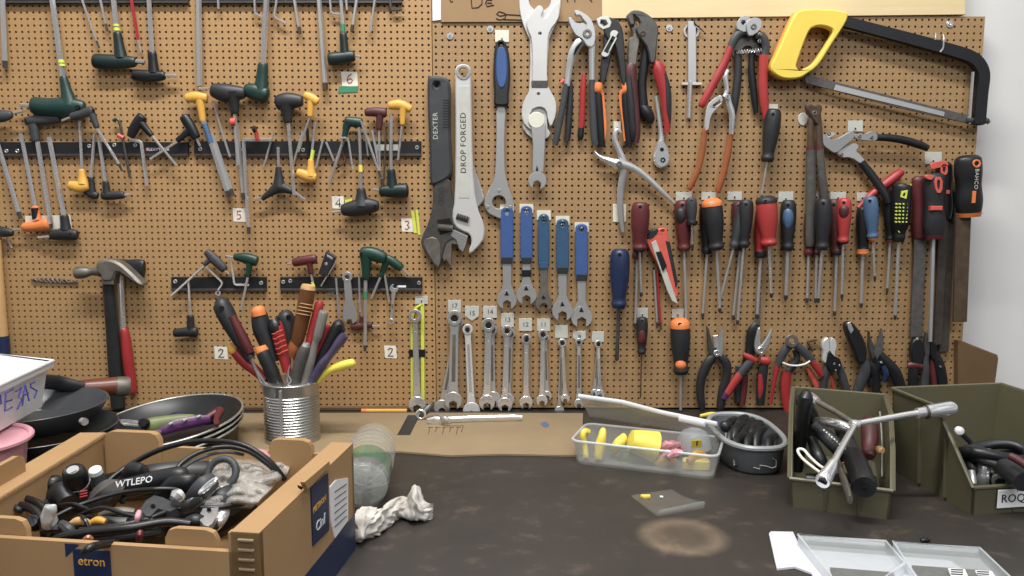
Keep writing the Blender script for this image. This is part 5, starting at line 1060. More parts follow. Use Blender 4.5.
for i in range(14):
    a=i*2.4; c=B(671+12*math.cos(a)*.8,450+6*math.sin(a)*.8,10+(i%4)*6); g.tube([(c+Vector((-.007,0,-.003)),.003),(c+Vector((0,-.001,.002)),.0062),(c+Vector((.007,0,.002)),.003)],n=7)
solo('pink_foam','translucent pink crumpled piece in the clear box','foam piece','pink',g,None)
IB([(688,462,16,5),(698,455,20,7),(706,457,16,4.4)],'yellow','slanted yellow piece at the right end of the clear box','rubber_part','part',flat=.5)
g=G(); g.box(B(696,464,9),(.034,.014,.014),Matrix.Rotation(-.12,3,'Z'),bev=.002); solo('yellow_block','yellow block at the bottom right of the clear box','block','bright_yellow',g,YP)
t=Th('clear_dome','small clear domed pot with a yellow label in the clear box','pot',B(694,452,10)); c=B(694,447,16); t.add('dome','frosted',G().lathe(c,(0,0,1),[(0,.023),(.012,.022),(.02,.017),(.025,.008),(.026,.002)],28)); t.add('label','bright_yellow',G().box(c+Vector((-.002,-.0225,.012)),(.013,.002,.012),Matrix.Rotation(.25,3,'X'),bev=.0006)); t.add('mark','ink',G().box(c+Vector((-.002,-.0238,.013)),(.0015,.001,.007),Matrix.Rotation(.25,3,'X')))
# bits behind the lid
solo('yellow_clip','yellow plastic strip lying behind the clear box lid at the foot of the board','clip','bright_yellow',bt([(700,416,8,2.4),(712,414,10,3.4),(722,416,9,2.6)],10,.6))
solo('bolt','black round bolt head at the right end of the clear box lid','bolt','black',G().lathe(W(724,425.5,-p1.y*1000-2),(0,-1,0),[(0,.004),(.001,.0062),(.008,.0066),(.010,.005),(.0115,.002)],20))
# --- grey tub
f0=B(722,474,0); f1=B(786,476,0); c=(f0+f1)/2; R1=.0385; zt=.036; cc=Vector((c.x+.009,c.y+.072,0)); RY=.074
t=Th('tub','oblong grey plastic tub full of black tyre levers','tub',cc)
def oval(rx,ry,z,k=36): 
    r=[]
    for i in range(k):
        a=2*math.pi*i/k; ca,sa=math.cos(a),math.sin(a); r.append(cc+Vector((abs(ca)**.75*(1 if ca>0 else -1)*rx,abs(sa)**.75*(1 if sa>0 else -1)*ry,z)))
    return r
g=G(); rs=[oval(R1*.93,RY*.96,.0),oval(R1,RY,.004),oval(R1*1.09,RY*1.05,zt*.97),oval(R1*1.05,RY*1.02,zt*.97),oval(R1*.95,RY*.95,.006)]
for r in rs: g.v+=r
for i in range(4):
    for j in range(36): g.f.append((i*36+j,i*36+(j+1)%36,(i+1)*36+(j+1)%36,(i+1)*36+j))
g.f.append(tuple(reversed(range(36)))); g.f.append(tuple(144+j for j in range(36))); t.add('body','grey_tub',g,sharp=60)
t.add('rim','tub_rim',G().tube([(p,.0036) for p in oval(R1*1.1,RY*1.06,zt)],n=8,closed=True))
t.add('scuffs','plate',G().tube([(cc+Vector((R1*x,-RY*1.04*max(0,1-abs(x/1.09)**2.667)**.375-.0012,z)),.0005) for x,z in ((-.3,.012),(-.1,.01),(-.1,.015),(.1,.014),(.3,.011),(.45,.012),(.45,.02),(.3,.024))],n=5))
for i in range(13):
    x=-.9+1.35*i/12; y=(-.55,-.1,.3,.05)[i%4]+random.uniform(-.1,.1); a=cc+Vector((R1*x*.85,RY*(y-.25),.008)); tp=cc+Vector((R1*min(.9,x*.8+.55),RY*(y+.38),zt+random.uniform(-.002,.006)))
    m=a*.45+tp*.55+Vector((-.005,0,.009))
    o=solo('tyre_lever','black plastic tyre lever standing in the oblong grey tub','tyre lever','black',G().tube(smoothpts([(a,.0035),(m,.0058),(tp,.0045),(tp+Vector((.006,.002,-.001)),.0015)],4),n=10,flat=.4),'tyre levers in the grey tub')
# --- olive bins
def bin_(label,o,ang,Wd,L,Hh,lip,g_=.55,tag=None,brace=True):
    u=Vector((math.cos(ang),math.sin(ang),0)); v=Vector((-math.sin(ang),math.cos(ang),0)); up=Vector((0,0,1)); th=.0022; fl=.006
    t=Th('storage_bin',label,'storage bin',o+u*Wd/2+v*L/2,'olive stacking bins')
    def P(x,y,z,q=0):  # flared outwards with height; q insets
        k=fl*z/Hh; return o+u*(x+(k if x>Wd/2 else -k)*(1 if x in(0,Wd) else 0)+(q if x==0 else -q if x==Wd else 0))+v*(y-(k if y==0 else 0)+(q if y==0 else -q if y==L else 0))+up*z
    # side profile: front lip, sloping mouth, full height
    prof_=[(0,0),(L,0),(L,Hh),(L*g_,Hh),(L*.30,lip+(Hh-lip)*.62),(.004,lip+.002),(0,lip)]
    for side in (0,Wd):
        g=G(); s=1 if side==0 else -1; b=0; r=[]
        pf=[(0,0),(L,0),(L,Hh),(L*g_,Hh),(L*.22,lip+(Hh-lip)*.55),(0,lip)]
        for yy,zz in pf: g.v.append(P(side,yy,zz))
        for yy,zz in pf: g.v.append(P(side,yy,zz)+u*s*th)
        n=len(pf); g.f.append(tuple(range(n))); g.f.append(tuple(reversed(range(n,2*n))))
        for i in range(n): g.f.append((i,(i+1)%n,n+(i+1)%n,n+i))
        t.add('side_wall','olive',g)
        # rim bead
        rp=[(P(side,yy,zz)-u*s*.0012,.0022) for yy,zz in ((L,Hh),(L*g_,Hh),(L*.22,lip+(Hh-lip)*.55),(0,lip))]
        t.add('rim','olive',G().tube(rp,n=6))
        for yy in (.3,.62):
            zt_=Hh*.9 if yy>.5 else lip+(Hh-lip)*.55
            t.add('rib','olive',G().tube([(P(side,L*yy,.004)-u*s*.0008,.0022),(P(side,L*yy,zt_)-u*s*.0008,.0022)],n=6))
    g=G(); g.v=[P(0,0,0),P(Wd,0,0),P(Wd,0,lip),P(0,0,lip),P(0,0,0)+v*th,P(Wd,0,0)+v*th,P(Wd,0,lip)+v*th,P(0,0,lip)+v*th]; g.f=[(0,1,2,3),(7,6,5,4),(0,4,5,1),(3,2,6,7),(0,3,7,4),(1,5,6,2)]; t.add('front_wall','olive',g)
    t.add('front_rim','olive',G().tube([(P(0,0,lip)-u*.001,.0024),(P(Wd,0,lip)+u*.001,.0024)],n=8)); 
    g=G(); g.v=[P(0,L,0),P(Wd,L,0),P(Wd,L,Hh),P(0,L,Hh)]; g.v+=[x-v*th for x in g.v]; g.f=[(0,1,2,3),(7,6,5,4),(0,4,5,1),(3,2,6,7),(0,3,7,4),(1,5,6,2)]; t.add('back_wall','olive',g)
    t.add('back_rim','olive',G().tube([(P(0,L,Hh),.0022),(P(Wd,L,Hh),.0022)],n=6))
    g=G(); g.v=[P(0,0,0),P(Wd,0,0),P(Wd,L,0),P(0,L,0)]; g.v+=[x+up*th for x in g.v]; g.f=[(3,2,1,0),(4,5,6,7),(0,1,5,4),(1,2,6,5),(2,3,7,6),(3,0,4,7)]; t.add('floor','olive',g)
    for x in (.36,.70): t.add('front_rib','olive',G().tube([(P(0,0,.002)+u*Wd*x-v*.0003,.0015),(P(0,0,lip)+u*Wd*x+u*.002-v*fl*lip/Hh,.0015)],n=6))
    return t,P,u,v
o1=B(791,507,0); e1=B(888,520,0); a1=math.atan2(e1.y-o1.y,e1.x-o1.x); W1=(e1-o1).length
t1,P1,u1,v1=bin_('olive stacking bin crammed with tools, left one',o1,a1,W1,.195,.092,.034)
def I1(pts,n=12,flat=1.0,k=4): return bt(pts,n,flat,k)
BI='tools in the left olive bin'
t=Th('y_socket_wrench','chrome three-way Y socket wrench lying across the left bin','socket wrench',B(855,420,90))
g=G(); g.tube(TB([(855,424,96,3.4),(905,415,104,3.6),(918,413,106,3.6)]),n=12); g.tube(TB([(855,424,96,3.4),(838,454,84,3.6),(832,466,78,3.8)]),n=12); t.add('arms','chrome',g)
t.add('arm','old_steel',G().tube(TB([(855,424,96,3.2),(836,412,100,3.4),(816,401,104,3.6)]),n=12)); t.add('hub','chrome',G().tube(TB([(850,424,96,3),(853,424,97,5),(857,424,97,5),(860,423,97,3)]),n=12))
g=G(); g.tube(TB([(917,413.2,106,6.0),(925,412,107,6.0),(926,411.9,107,7.6),(951,408.5,110,8.4),(953,408.3,110,7)]),n=20); t.add('socket','chrome',g)
g=G(); g.tube(TB([(833,463,79,5),(831,468,76,6),(826,476,70,7.4),(823,481,67,8),(822.4,482,66.5,7)]),n=20); t.add('socket','chrome',g); t.add('groove','dark_steel',G().tube(TB([(925.4,412,107,7.9),(927,411.8,107.2,8.0)]),n=20)); t.add('socket_hole','hole',G().tube(TB([(822.6,481.6,66.8,5),(822.1,482.6,66,5)]),n=6))
g=G(); g.tube(TB([(818,402,104,4.6),(814,400,104,6.6),(809,397,104,7)]),n=16); t.add('socket','chrome',g)
t=Th('torch','black ribbed grip bar pointing out of the left bin','handle bar',B(860,480,40),BI)
t.add('grip','charcoal',I1([(840,425,70,8),(848,445,62,9.6),(855,462,54,10.6),(862,480,47,11.6)],20,1.0)); t.add('sleeve','black',I1([(853,456,57,11),(854,459,56,12),(862,478,48,12.4),(864,486,44,12.6),(864.3,487.5,43.4,11.6)],20,1.0,3)); t.e.name='grip_bar'
t.add('end_hole','hole',G().tube(TB([(864.3,487.4,43.6,2),(864.5,488.2,43.2,2)]),n=10))
def inb1(name,label,cat,m,pts,n=12,flat=1.0): return solo(name,label,cat,m,I1(pts,n,flat),BI)
inb1('black_rod','long black rod standing against the left side of the left bin','rod','black',[(797,470,20,7),(800,440,60,8),(803,415,95,8),(806,398,118,8),(806,392,122,4)])
inb1('black_rod','thick black rod in the back left corner of the left bin','rod','charcoal',[(812,440,40,8),(812,420,66,9),(808,410,84,9),(801,400,98,8),(798,397,102,4)])
t=Th('cable_cutter','black ratcheting tool with toothed edge in the left bin','tool',B(835,445,50),BI); t.add('body','black',I1([(815,425,78,7),(826,436,70,9),(838,448,60,9),(846,460,46,7)],14,.6)); 
g=G()
for i in range(9): g.tube(TB([(822+i*2.6,431+i*2.3,84-i*2,1.6),(824+i*2.6,430+i*2.3,88-i*2,1.0)]),n=6)
t.add('teeth','chrome',g); t.e.name='ratchet_tool'
inb1('chrome_tube','bright chrome curved tube at the back of the left bin','tube','chrome',[(817,421,72,5),(826,422,80,6),(840,425,82,6),(852,430,78,5)])
inb1('black_rod','ribbed black rod in the front of the left bin','rod','black',[(812,440,60,6),(818,455,50,7.6),(822,465,40,7.4),(824,470,34,5)])
inb1('steel_bar','dull steel bar poking over the front lip of the left bin','bar','old_steel',[(838,460,44,4),(842,474,42,5.4),(846,486,40,6.0),(850,500,36,5)],12,.6)
inb1('steel_bar','rusty chisel end beside the ribbed grip bar in the left bin','bar','rusty',[(846,452,50,4),(850,466,44,5),(853,480,38,5)],10,.7)
t=Th('screwdriver','dark red ribbed handled screwdriver in the left bin','screwdriver',B(870,450,50),BI); t.add('handle','dark_red',I1([(868,418,84,5),(869,424,80,9),(870,436,70,10),(869,448,60,8),(869,454,56,7.6),(869,457,54,5)],12)); t.add('shank','satin',I1([(869,456,54,2.4),(870,476,30,2.4)],10))
inb1('wire_loop','pale cream wire loop over the tools in the left bin','wire','paper',[(824,475,50,1.6),(814,468,54,1.6),(803,459,58,1.6),(798,452,60,1.6),(799,449,62,1.6),(804,450,62,1.6),(810,457,58,1.6),(820,466,54,1.6),(828,470,50,1.6)],8)
inb1('wood_ball','small pale wooden ball at the right side of the left bin','ball','wood',[(876,450,62,1),(877,450,62,4),(880,450,62,5),(883,451,62,3.4)])
inb1('steel_rod','thin rod leaning on the right side of the left bin','rod','old_steel',[(882,478,24,1.6),(882,440,58,1.6),(880,412,84,1.6)],8)
inb1('black_rod','black bar filling the bottom of the left bin','rod','black',[(806,480,16,8),(830,482,16,10),(850,482,14,10),(876,484,14,9)])
inb1('red_wire','short red and cream wire beside the ribbed grip bar','wire','brown_grip',[(842,464,52,1.4),(848,461,54,1.4),(850,468,50,1.8),(851,478,46,1.8)],8)
# right bin
o2=B(972,515,0); bk=B(911,481,0); v_=(bk-o2); v_.z=0; L2=v_.length*1.36; a2=math.atan2(-v_.x,v_.y)
t2,P2,u2,v2=bin_('olive stacking bin with a lettered label and sockets, right one',o2,a2,.140,L2,.108,.032,.42)
lc=P2(0,0,0)+u2*.056+Vector((0,0,.018))-v2*.0036
Rm=Matrix((u2,v2,Vector((0,0,1)))).transposed()
t2.add('label_tag','white_plastic',G().box(lc,(.058,.0012,.021),Rm,bev=.0003),label='white paper label')
t2.add('lettering','ink',textg('ROQUES',.0135,lambda c:lc+Vector((-.0,0,0))+u2*(c.x+.001)-v2*(.0008+c.z)+Vector((0,0,1))*c.y,.0002))
R2='things in the right olive bin'
def I2(name,label,cat,m,pts,n=12,flat=1.0,sharp=38): return solo(name,label,cat,m,bt(pts,n,flat),R2,sharp=sharp)
g=G(); c=B(995,452,58); g.tube([(c+Vector((math.cos(a)*.036,math.sin(a)*.022,.004*math.sin(a*2))),.0062) for a in [i*math.pi/14 for i in range(28)]],n=12,closed=True); solo('black_hose','loop of thick black hose at the back of the right bin','hose','black',g,R2)
g=G(); c=B(1008,460,50); g.tube([(c+Vector((math.cos(a)*.040,math.sin(a)*.024,.004*math.sin(a*2+1))),.0055) for a in [i*math.pi/14 for i in range(28)]],n=12,closed=True); solo('black_hose','lower loop of black hose in the right bin','hose','charcoal',g,R2)
t=Th('ratchet_grip','black bar with three bright rings in the right bin','bar',B(1000,475,40),R2)
t.add('bar','charcoal',bt([(968,448,54,8),(985,456,52,9),(1003,466,50,10.5),(1024,482,46,11)],18)); g=G()
for x,y,h in ((987,457,53),(991.5,459.5,52.5),(998,463,51.5)): g.tube(TB([(x,y,h,10.4),(x+1.4,y+.8,h,10.6)]),n=20)
t.add('rings','chrome',g)
t=Th('socket','small chrome socket standing by the left wall of the right bin','socket',B(983,480,30),'sockets in the right bin'); t.add('body','chrome',bt([(982,484,24,7.4),(983,476,34,7.4),(983,475,35,6.6),(984,470,41,6.6),(984.3,466,45,7.6),(984.5,464,48,7.6)],20,k=2),sharp=30)
t=Th('socket','chrome socket lying with its open end to the front in the right bin','socket',B(1001,478,30),'sockets in the right bin'); t.add('body','chrome',bt([(1001,476,36,8.6),(1000.6,480,34,8.8),(1000.3,482,33,8.6)],22,k=1)); t.add('bore','hole',bt([(1000.4,480.5,34,5.4),(1000.2,482.8,32.6,5.4)],6,k=1))
I2('socket','narrow chrome socket wedged at the front left corner of the right bin','socket','satin',[(973,485,30,4),(972,478,36,4.4),(971,470,44,4)],14)
t=Th('bolt','bright round bolt head on the left rim of the right bin','bolt',B(958,432,100),R2); t.add('head','white_steel',G().lathe(B(958.5,431,100),(-.2,-1,.4),[(0,.003),(.001,.0048),(.004,.0046),(.005,.003)],16)); t.add('shaft','charcoal',bt([(959,432,99,2.6),(964,436,88,3),(970,442,74,3)],10))
I2('red_cable','short dark red cable end at the right edge of the right bin','cable','dark_red',[(1010,456,70,4),(1018,460,68,4.4),(1030,468,64,4.4)])
I2('black_rubber','black rubber wedge at the left of the right bin','rubber','black',[(965,455,50,6),(972,468,40,8),(985,478,26,9),(1005,486,18,9)])
I2('black_rubber','dark rubber lump filling the right side of the right bin','rubber','charcoal',[(1000,470,20,9),(1020,474,24,12),(1040,470,30,12)])
# --- clear organiser boxes at the lower right
t=Th('plastic_tray','white plastic tray flap lying at the lower right corner','tray',B(800,560,0))
t.add('sheet','lilac',bflat([(769,533),(771,531),(793,531.5),(800,546),(806,549),(950,560),(1010,600),(830,620),(822,590),(811,572),(795,566),(777,568),(775,560)],.5,3,bev=.0005))
def lidbox(label,q,h,inner):
    t=Th('organiser_box',label,'plastic box',B((q[0][0]+q[2][0])/2,(q[0][1]+q[2][1])/2,3),'clear organiser boxes')
    P=[B(x,y,h) for x,y in q]; lo=[Vector((p.x,p.y,.0035)) for p in P]
    g=G(); g.v=P+lo+[p+( (sum(P,Vector())/4-p).normalized()*.0022) for p in P]
    g.f=[(0,1,2,3)]; g.v=P+lo; g.f=[(0,1,5,4),(1,2,6,5),(2,3,7,6),(3,0,4,7),(7,6,5,4)]
    t.add('walls','frosted',g)
    # shallow recessed top
    cen=sum(P,Vector())/4; ins=[p+(cen-p)*.07-Vector((0,0,.004)) for p in P]; g=G(); g.v=P+ins; g.f=[(0,1,5,4),(1,2,6,5),(2,3,7,6),(3,0,4,7),(4,5,6,7)]; t.add('top','clear',g)
    t.add('rim','frosted',G().tube([(p,.0012) for p in P],n=6,closed=True))
    return t
t=lidbox('left clear organiser box at the lower right',[(798,534.5),(886,541),(905,563),(850,600)],14,None)
P=[B(798,534,14),B(883,541,14),B(898,556,14),B(806,549,14)]
t=lidbox('right clear organiser box at the lower right',[(893,541.5),(980,548),(1024,590),(925,590)],14,None)
g=G()
for (x,y) in ((957,571),(983,573)):
    for k in range(3): g.tube(TB([(x-6,y-1.5+k*2.2,16,.5),(x+6,y-1+k*2.2,16,.5)]),n=5)
t.add('printing','ink',g,label='small printed lines'); t.add('sticker','white_plastic',bflat([(948,568),(965,569),(968,576),(951,576)],14,15.4,bev=.0001)); t.add('sticker','white_plastic',bflat([(975,570),(992,571),(996,578),(979,578)],14,15.4,bev=.0001))
solo('foam_insert','dark grey foam sheet under the left clear organiser box','foam','file_grey',bflat([(830,567),(893,572),(902,590),(838,590)],3.2,6))
solo('foam_insert','dark grey foam sheet under the right clear organiser box','foam','file_grey',bflat([(912,565),(985,570),(1000,590),(930,590)],3.2,6))
solo('small_screw','tiny black screw lying behind the right clear organiser box','screw','black',bt([(921,540.5,2.5,2),(925,540,3,2.6),(930,540.5,2.5,1.4)],8))
# ---------- left side of the bench
# white box "PIEZAS"
t=Th('storage_box','white plastic box with blue handwriting stacked at the left edge','plastic box',B(0,445,60))
# corner: lid front right corner (51,369) ; wall right bottom (47,412)
R0=W(52,361,330); zt_=R0.z; R0=Vector((R0.x,R0.y,0))
def zpl(px,py,z): r=ray(px,py); q=(z-H)/r.z; return CAM+r*q
qa=zpl(0,385,zt_); qa.z=0; qb=zpl(0,354.5,zt_); qb.z=0
uu=(qa-R0).normalized(); vv=(qb-R0).normalized()
hh=zt_-W(46,405,330).z
def slab(g,z0,z1,o0,o1,Lu,Lv):
    b=len(g.v)
    for z,i in ((z0,o0),(z1,o1)):
        for (p,q) in ((-i,-i),(Lu+i,-i),(Lu+i,Lv+i),(-i,Lv+i)): g.v.append(R0+uu*p+vv*q+Vector((0,0,z)))
    g.f+=[(b,b+1,b+2,b+3),(b+4,b+5,b+6,b+7),(b,b+1,b+5,b+4),(b+1,b+2,b+6,b+5),(b+2,b+3,b+7,b+6),(b+3,b,b+4,b+7)]
    return g
zb_=zt_-hh
t.add('body','white_plastic',slab(G(),zb_,zt_-.004,-.014,-.005,.25,.22))
t.add('lid','white_plastic',slab(G(),zt_-.0075,zt_-.001,.001,.002,.25,.22))
g=G(); g.tube([(R0+uu*(p)+vv*(q)+Vector((0,0,zt_)),.0022) for p,q in ((-.001,-.001),(.251,-.001),(.251,.221),(-.001,.221))],n=8,closed=True); t.add('lid_rim','white_plastic',g)
fn=(uu.cross(Vector((0,0,1)))).normalized()
if fn.y>0: fn=-fn
fo=R0+uu*.008+vv*.008+Vector((0,0,(zb_+zt_)/2))
k_=abs(vv.dot(fn)); fo=R0+Vector((0,0,(zb_+zt_)/2))-fn*(k_*.0095)
def fp(px,py):
    r=ray(px,py); q=(fo-CAM).dot(fn)/r.dot(fn); p=CAM+r*q
    e=(p.z-(zb_+zt_)/2)/(hh/2)*k_*.0045
    return p+fn*(.0012+e)
for nm,sts in (('letter',([(-6,424),(-1,397)],[(-1,397),(4,395),(4,403),(-2,407)])),('letter',([(17,389),(9.6,392.8),(6.2,411.3),(13.7,407)],[(8,401.7),(14.4,399.7)])),('letter',([(19,391.4),(25,387),(20.5,397.5),(24,398.5),(18,409)],)),('letter',([(23,406),(28.5,384.6),(30,401)],[(24.7,396),(30.5,392.8)])),('letter',([(38,381.8),(33.4,384),(33.6,387.3),(38.6,390.8),(35.2,398)],))):
    g=G()
    for st in sts: g.tube([(fp(x,y),.0009) for x,y in st],n=6)
    t.add(nm,'blue_ink',g)
# pink tub
c=W(-32,430,455); ctop=zb_-.004
t=Th('pink_tub','pink plastic tub under the white box at the left edge','tub',(c.x,c.y,0))
t.add('rim','pink',G().tube([(Vector((c.x+.057*math.cos(a),c.y+.055*math.sin(a),ctop)),.0036) for a in [i*math.pi/16 for i in range(32)]],n=8,closed=True))
t.add('body','pink',G().lathe((c.x,c.y,.001),(0,0,1),[(0,.040),(.002,.043),(ctop-.001,.054)],36))
# pans
def pan(label,c,Rp,dep,tilt,roll,m_in='pan_black',rims=.0017,group='frying pans'):
    t=Th('frying_pan',label,'frying pan',c,group)
    R=Matrix.Rotation(tilt,3,'X')@Matrix.Rotation(roll,3,'Y')
    def L(prf,n=56):
        g=G(); b=0
        for h,r in prf:
            for j in range(n): a=2*math.pi*j/n; g.v.append(c+R@Vector((math.cos(a)*r,math.sin(a)*r,h)))
        for i in range(len(prf)-1):
            for j in range(n): g.f.append((i*n+j,i*n+(j+1)%n,(i+1)*n+(j+1)%n,(i+1)*n+j))
        return g
    def cap(g,h,r,n=56):
        b=len(g.v)
        for j in range(n): a=2*math.pi*j/n; g.v.append(c+R@Vector((math.cos(a)*r,math.sin(a)*r,h)))
        g.f.append(tuple(b+j for j in range(n))); return g
    o=cap(cap(L([(0,Rp*.72),(.002,Rp*.76),(dep*.6,Rp*.93),(dep,Rp),(dep,Rp-.0022),(dep*.6,Rp*.93-.003),(.006,Rp*.76-.003),(.004,Rp*.7)]),0,Rp*.72),.004,Rp*.7)
    t.add('body',m_in,o)
    g=G(); g.tube([(c+R@Vector((math.cos(a)*Rp,math.sin(a)*Rp,dep)),rims) for a in [i*2*math.pi/64 for i in range(64)]],n=8,closed=True); t.add('rim','rim_silver' if rims>.001 else 'pan_grey',g,label='bright bare metal rim')
    return t,c,R
import itertools
cp=B(175,425,52); 
# big pans at the middle left: ellipse 100..243, centre (172,424)
for i in range(3):
    cc2=W(170,441+ -i*5.2,205)+Vector((0,0,-.010)); 
    t,c_,R_=pan(['lowest of the three stacked frying pans left of the tin can','middle of the three stacked frying pans left of the tin can','top frying pan with plier handles in it, left of the tin can'][i],cc2,.1,.026,math.radians(-2+7),math.radians(-5.5),group='stacked frying pans')
Rp=.104
topc=cc2
def inpan(x,y,h): return topc+R_@Vector((x+.018,y-.006,h+.006))
def ip(name,label,cat,m,pts,n=12,flat=1.0,g_='tools lying in the top frying pan'):
    return solo(name,label,cat,m,G().tube(smoothpts([(inpan(a,b,h),r) for a,b,h,r in pts],4),n=n,flat=flat),g_)
ip('dark_blue_grip','dark blue grip at the back of the top frying pan','grip','navy',[(-.024,.012,.014,.005),(-.012,.018,.017,.009),(.002,.022,.015,.007)])
t=Th('hand_tool','olive green handled tool with a round end in the top frying pan','hand tool',inpan(0,0,.01),'tools lying in the top frying pan')
t.add('handle','moss',G().tube(smoothpts([(inpan(a,b,h),r) for a,b,h,r in ((-.034,-.022,.02,.006),(-.028,-.022,.022,.012),(-.012,-.014,.022,.011),(.008,-.004,.02,.0095),(.026,.004,.016,.008))],4),n=14,flat=.7)); t.add('knob','black',G().tube([(inpan(-.030,-.030,.030),.007),(inpan(-.030,-.036,.034),.006)],n=14)); t.add('tip','charcoal',G().tube([(inpan(.022,.0,.018),.0085),(inpan(.046,.006,.014),.006)],n=12,flat=.7))
t=Th('hand_tool','purple perforated tool slanting in the top frying pan','hand tool',inpan(.02,-.03,.01),'tools lying in the top frying pan')
t.add('body','purple',G().tube(smoothpts([(inpan(a,b,h),r) for a,b,h,r in ((-.008,-.052,.022,.004),(.012,-.040,.026,.008),(.034,-.028,.026,.008),(.052,-.018,.024,.006))],4),n=12,flat=.5)); g=G()
for s in (0,.5,1): g.tube([(inpan(.010+.030*s,-.047+.018*s,.032),.0022),(inpan(.014+.030*s,-.044+.018*s,.033),.0016)],n=8)
t.add('spots','chrome',g); t.add('handle','maroon',G().tube(smoothpts([(inpan(a,b,h),r) for a,b,h,r in ((.048,-.016,.026,.005),(.062,-.006,.03,.006),(.066,-.03,.028,.004),(.074,-.052,.026,.003))],4),n=10))
for i in range(5): ip('steel_tool','bare bright pliers legs fanned at the left of the top frying pan','pliers','chrome',[(-.082+i*.006,.004-i*.009,.026+.002*i,.0018),(-.062,-.014-i*.003,.03,.0032),(-.040,-.018-i*.002,.026,.0036)],8,.7,'fanned bright tools in the top frying pan')
ip('chrome_clip','bright chrome clip over the front rim of the top frying pan','clip','chrome',[(-.012,-.07,.016,.002),(-.008,-.082,.024,.0026),(-.002,-.068,.03,.002),(.001,-.056,.026,.002)],8)
# left pans
tl,c_,R2_=pan('grey coated frying pan under the white box, with a brown handle',Vector((W(20,408,330).x,-.31,.066)),.087,.028,0,0,'pan_grey',.0007,group='frying pans at the left')
def bw(pts,n=16,flat=1.0,k=4): return G().tube(smoothpts([(Vector(p[:3]),p[3]) for p in pts],k),n=n,flat=flat)
def wv(x,y,d,r): v=W(x,y,d); return (v.x,v.y,v.z,r)
tl.add('handle_bracket','charcoal',bw([wv(40,381,260,.012),wv(58,383,235,.012),wv(75,387,225,.011),wv(84,388,220,.010)],14,.6)); tl.add('handle','brown_wood',bw([wv(70,388,222,.009),wv(86,388,215,.0115),wv(105,387,205,.0125),wv(118,386,198,.013)],16)); tl.add('handle_end','old_steel',bw([wv(116,386.5,199,.0132),wv(122,386.3,195,.0136),wv(129,386.3,190,.0128),wv(130.5,386.3,189,.008)],16,k=2),label='worn grey round handle end')
tl.add('bolt','chrome',bw([wv(82,421,400,.004),wv(85,422,404,.0042)],10))
pan('second frying pan under the grey one, only its dark side showing',Vector((W(27,408,330).x,-.31,.034)),.089,.030,0,0,'pan_black',.0007,group='frying pans at the left')
pan('bottom frying pan of the left stack, its rim showing at the right',Vector((W(30,408,330).x,-.308,.002)),.091,.031,0,0,'pan_black',.0007,group='frying pans at the left')
# ---------- cardboard box
Hb=109
TRb=B(353,443,Hb)   # back right, top outer
TRf=B(259,533,Hb)   # front right, top outer
dR=(TRb-TRf); dR.z=0; LR=dR.length; dR.normalize()
fl=B(0,553,Hb-14); fr2=B(213,557,Hb-14)
dF=(B(0,543,Hb-14)-TRf); dF.z=0; dF=Vector((-dR.y,dR.x,0)); dF=dF if dF.x<0 else -dF
WX=.40
t=Th('cardboard_box','open cardboard box full of bicycle parts and cables at the lower left','cardboard box',Vector((TRf.x,TRf.y,0))+dF*WX/2+dR*LR/2)
Z=Vector((0,0,1)); O=Vector((TRf.x,TRf.y,0)); h=Hb*.001; TH_=.022
def prism(pts,z0,z1):
    g=G(); n=len(pts); g.v=[Vector((p.x,p.y,z0)) for p in pts]+[Vector((p.x,p.y,z1)) for p in pts]
    g.f=[tuple(reversed(range(n))),tuple(range(n,2*n))]+[(i,(i+1)%n,n+(i+1)%n,n+i) for i in range(n)]; return g
def wallp(a,b,z0,z1,th,nrm): return prism([a,b,b+nrm*th,a+nrm*th],z0,z1)
# right wall, double folded
t.add('right_wall','card',wallp(O,O+dR*LR,.0,h,TH_,dF),label='double folded right wall')
t.add('right_base_stripe','navy',wallp(O-dF*.0006+dR*.004,O+dR*(LR-.001)-dF*.0006,.0,.036,.0012,dF))
# back wall with tabs
WB=WX*.0
def tab(a,u,Lt,z0,z1,th,nrm):
    g=G(); pts=ck([(0,z0),(Lt,z0),(Lt,z1-.012),(Lt-.010,z1),(.010,z1),(0,z1-.012)],0)
    r=[(x,z) for x,z in ((0,z0),(Lt,z0),(Lt,z1-.008),(Lt-.003,z1-.002),(Lt-.009,z1),(.009,z1),(.003,z1-.002),(0,z1-.008))]
    n=len(r); g.v=[a+u*x+Z*z for x,z in r]+[a+u*x+Z*z+nrm*th for x,z in r]; g.f=[tuple(range(n)),tuple(reversed(range(n,2*n)))]+[(i,(i+1)%n,n+(i+1)%n,n+i) for i in range(n)]; return g
bl=O+dR*LR
pA=B(112,438,Hb); pB=B(163,440,Hb); 
def onback(px,z=Hb):  # parameter along back wall where the pixel column meets the wall top
    best=None
    for i in range(400):
        s=WX*i/400; p=bl+dF*s+Z*h; q=p-CAM; x=CX+F*q.dot(RT)/q.dot(FW)
        if x<=px: return s
    return WX
sA=onback(163); sB=onback(110); sC=onback(315); sD=onback(272)
WB=sB+.02; t.add('back_wall','card',wallp(O+dR*LR,O+dR*LR+dF*WB,0,h*.90,.005,-dR))
t.add('back_tab','card',tab(bl+dF*sA,dF,sB-sA,h*.5,h+.004,.005,-dR*1.6)); t.add('back_tab','card',tab(bl+dF*(sC),dF,sD-sC,h*.5,h+.003,.005,-dR*1.6))
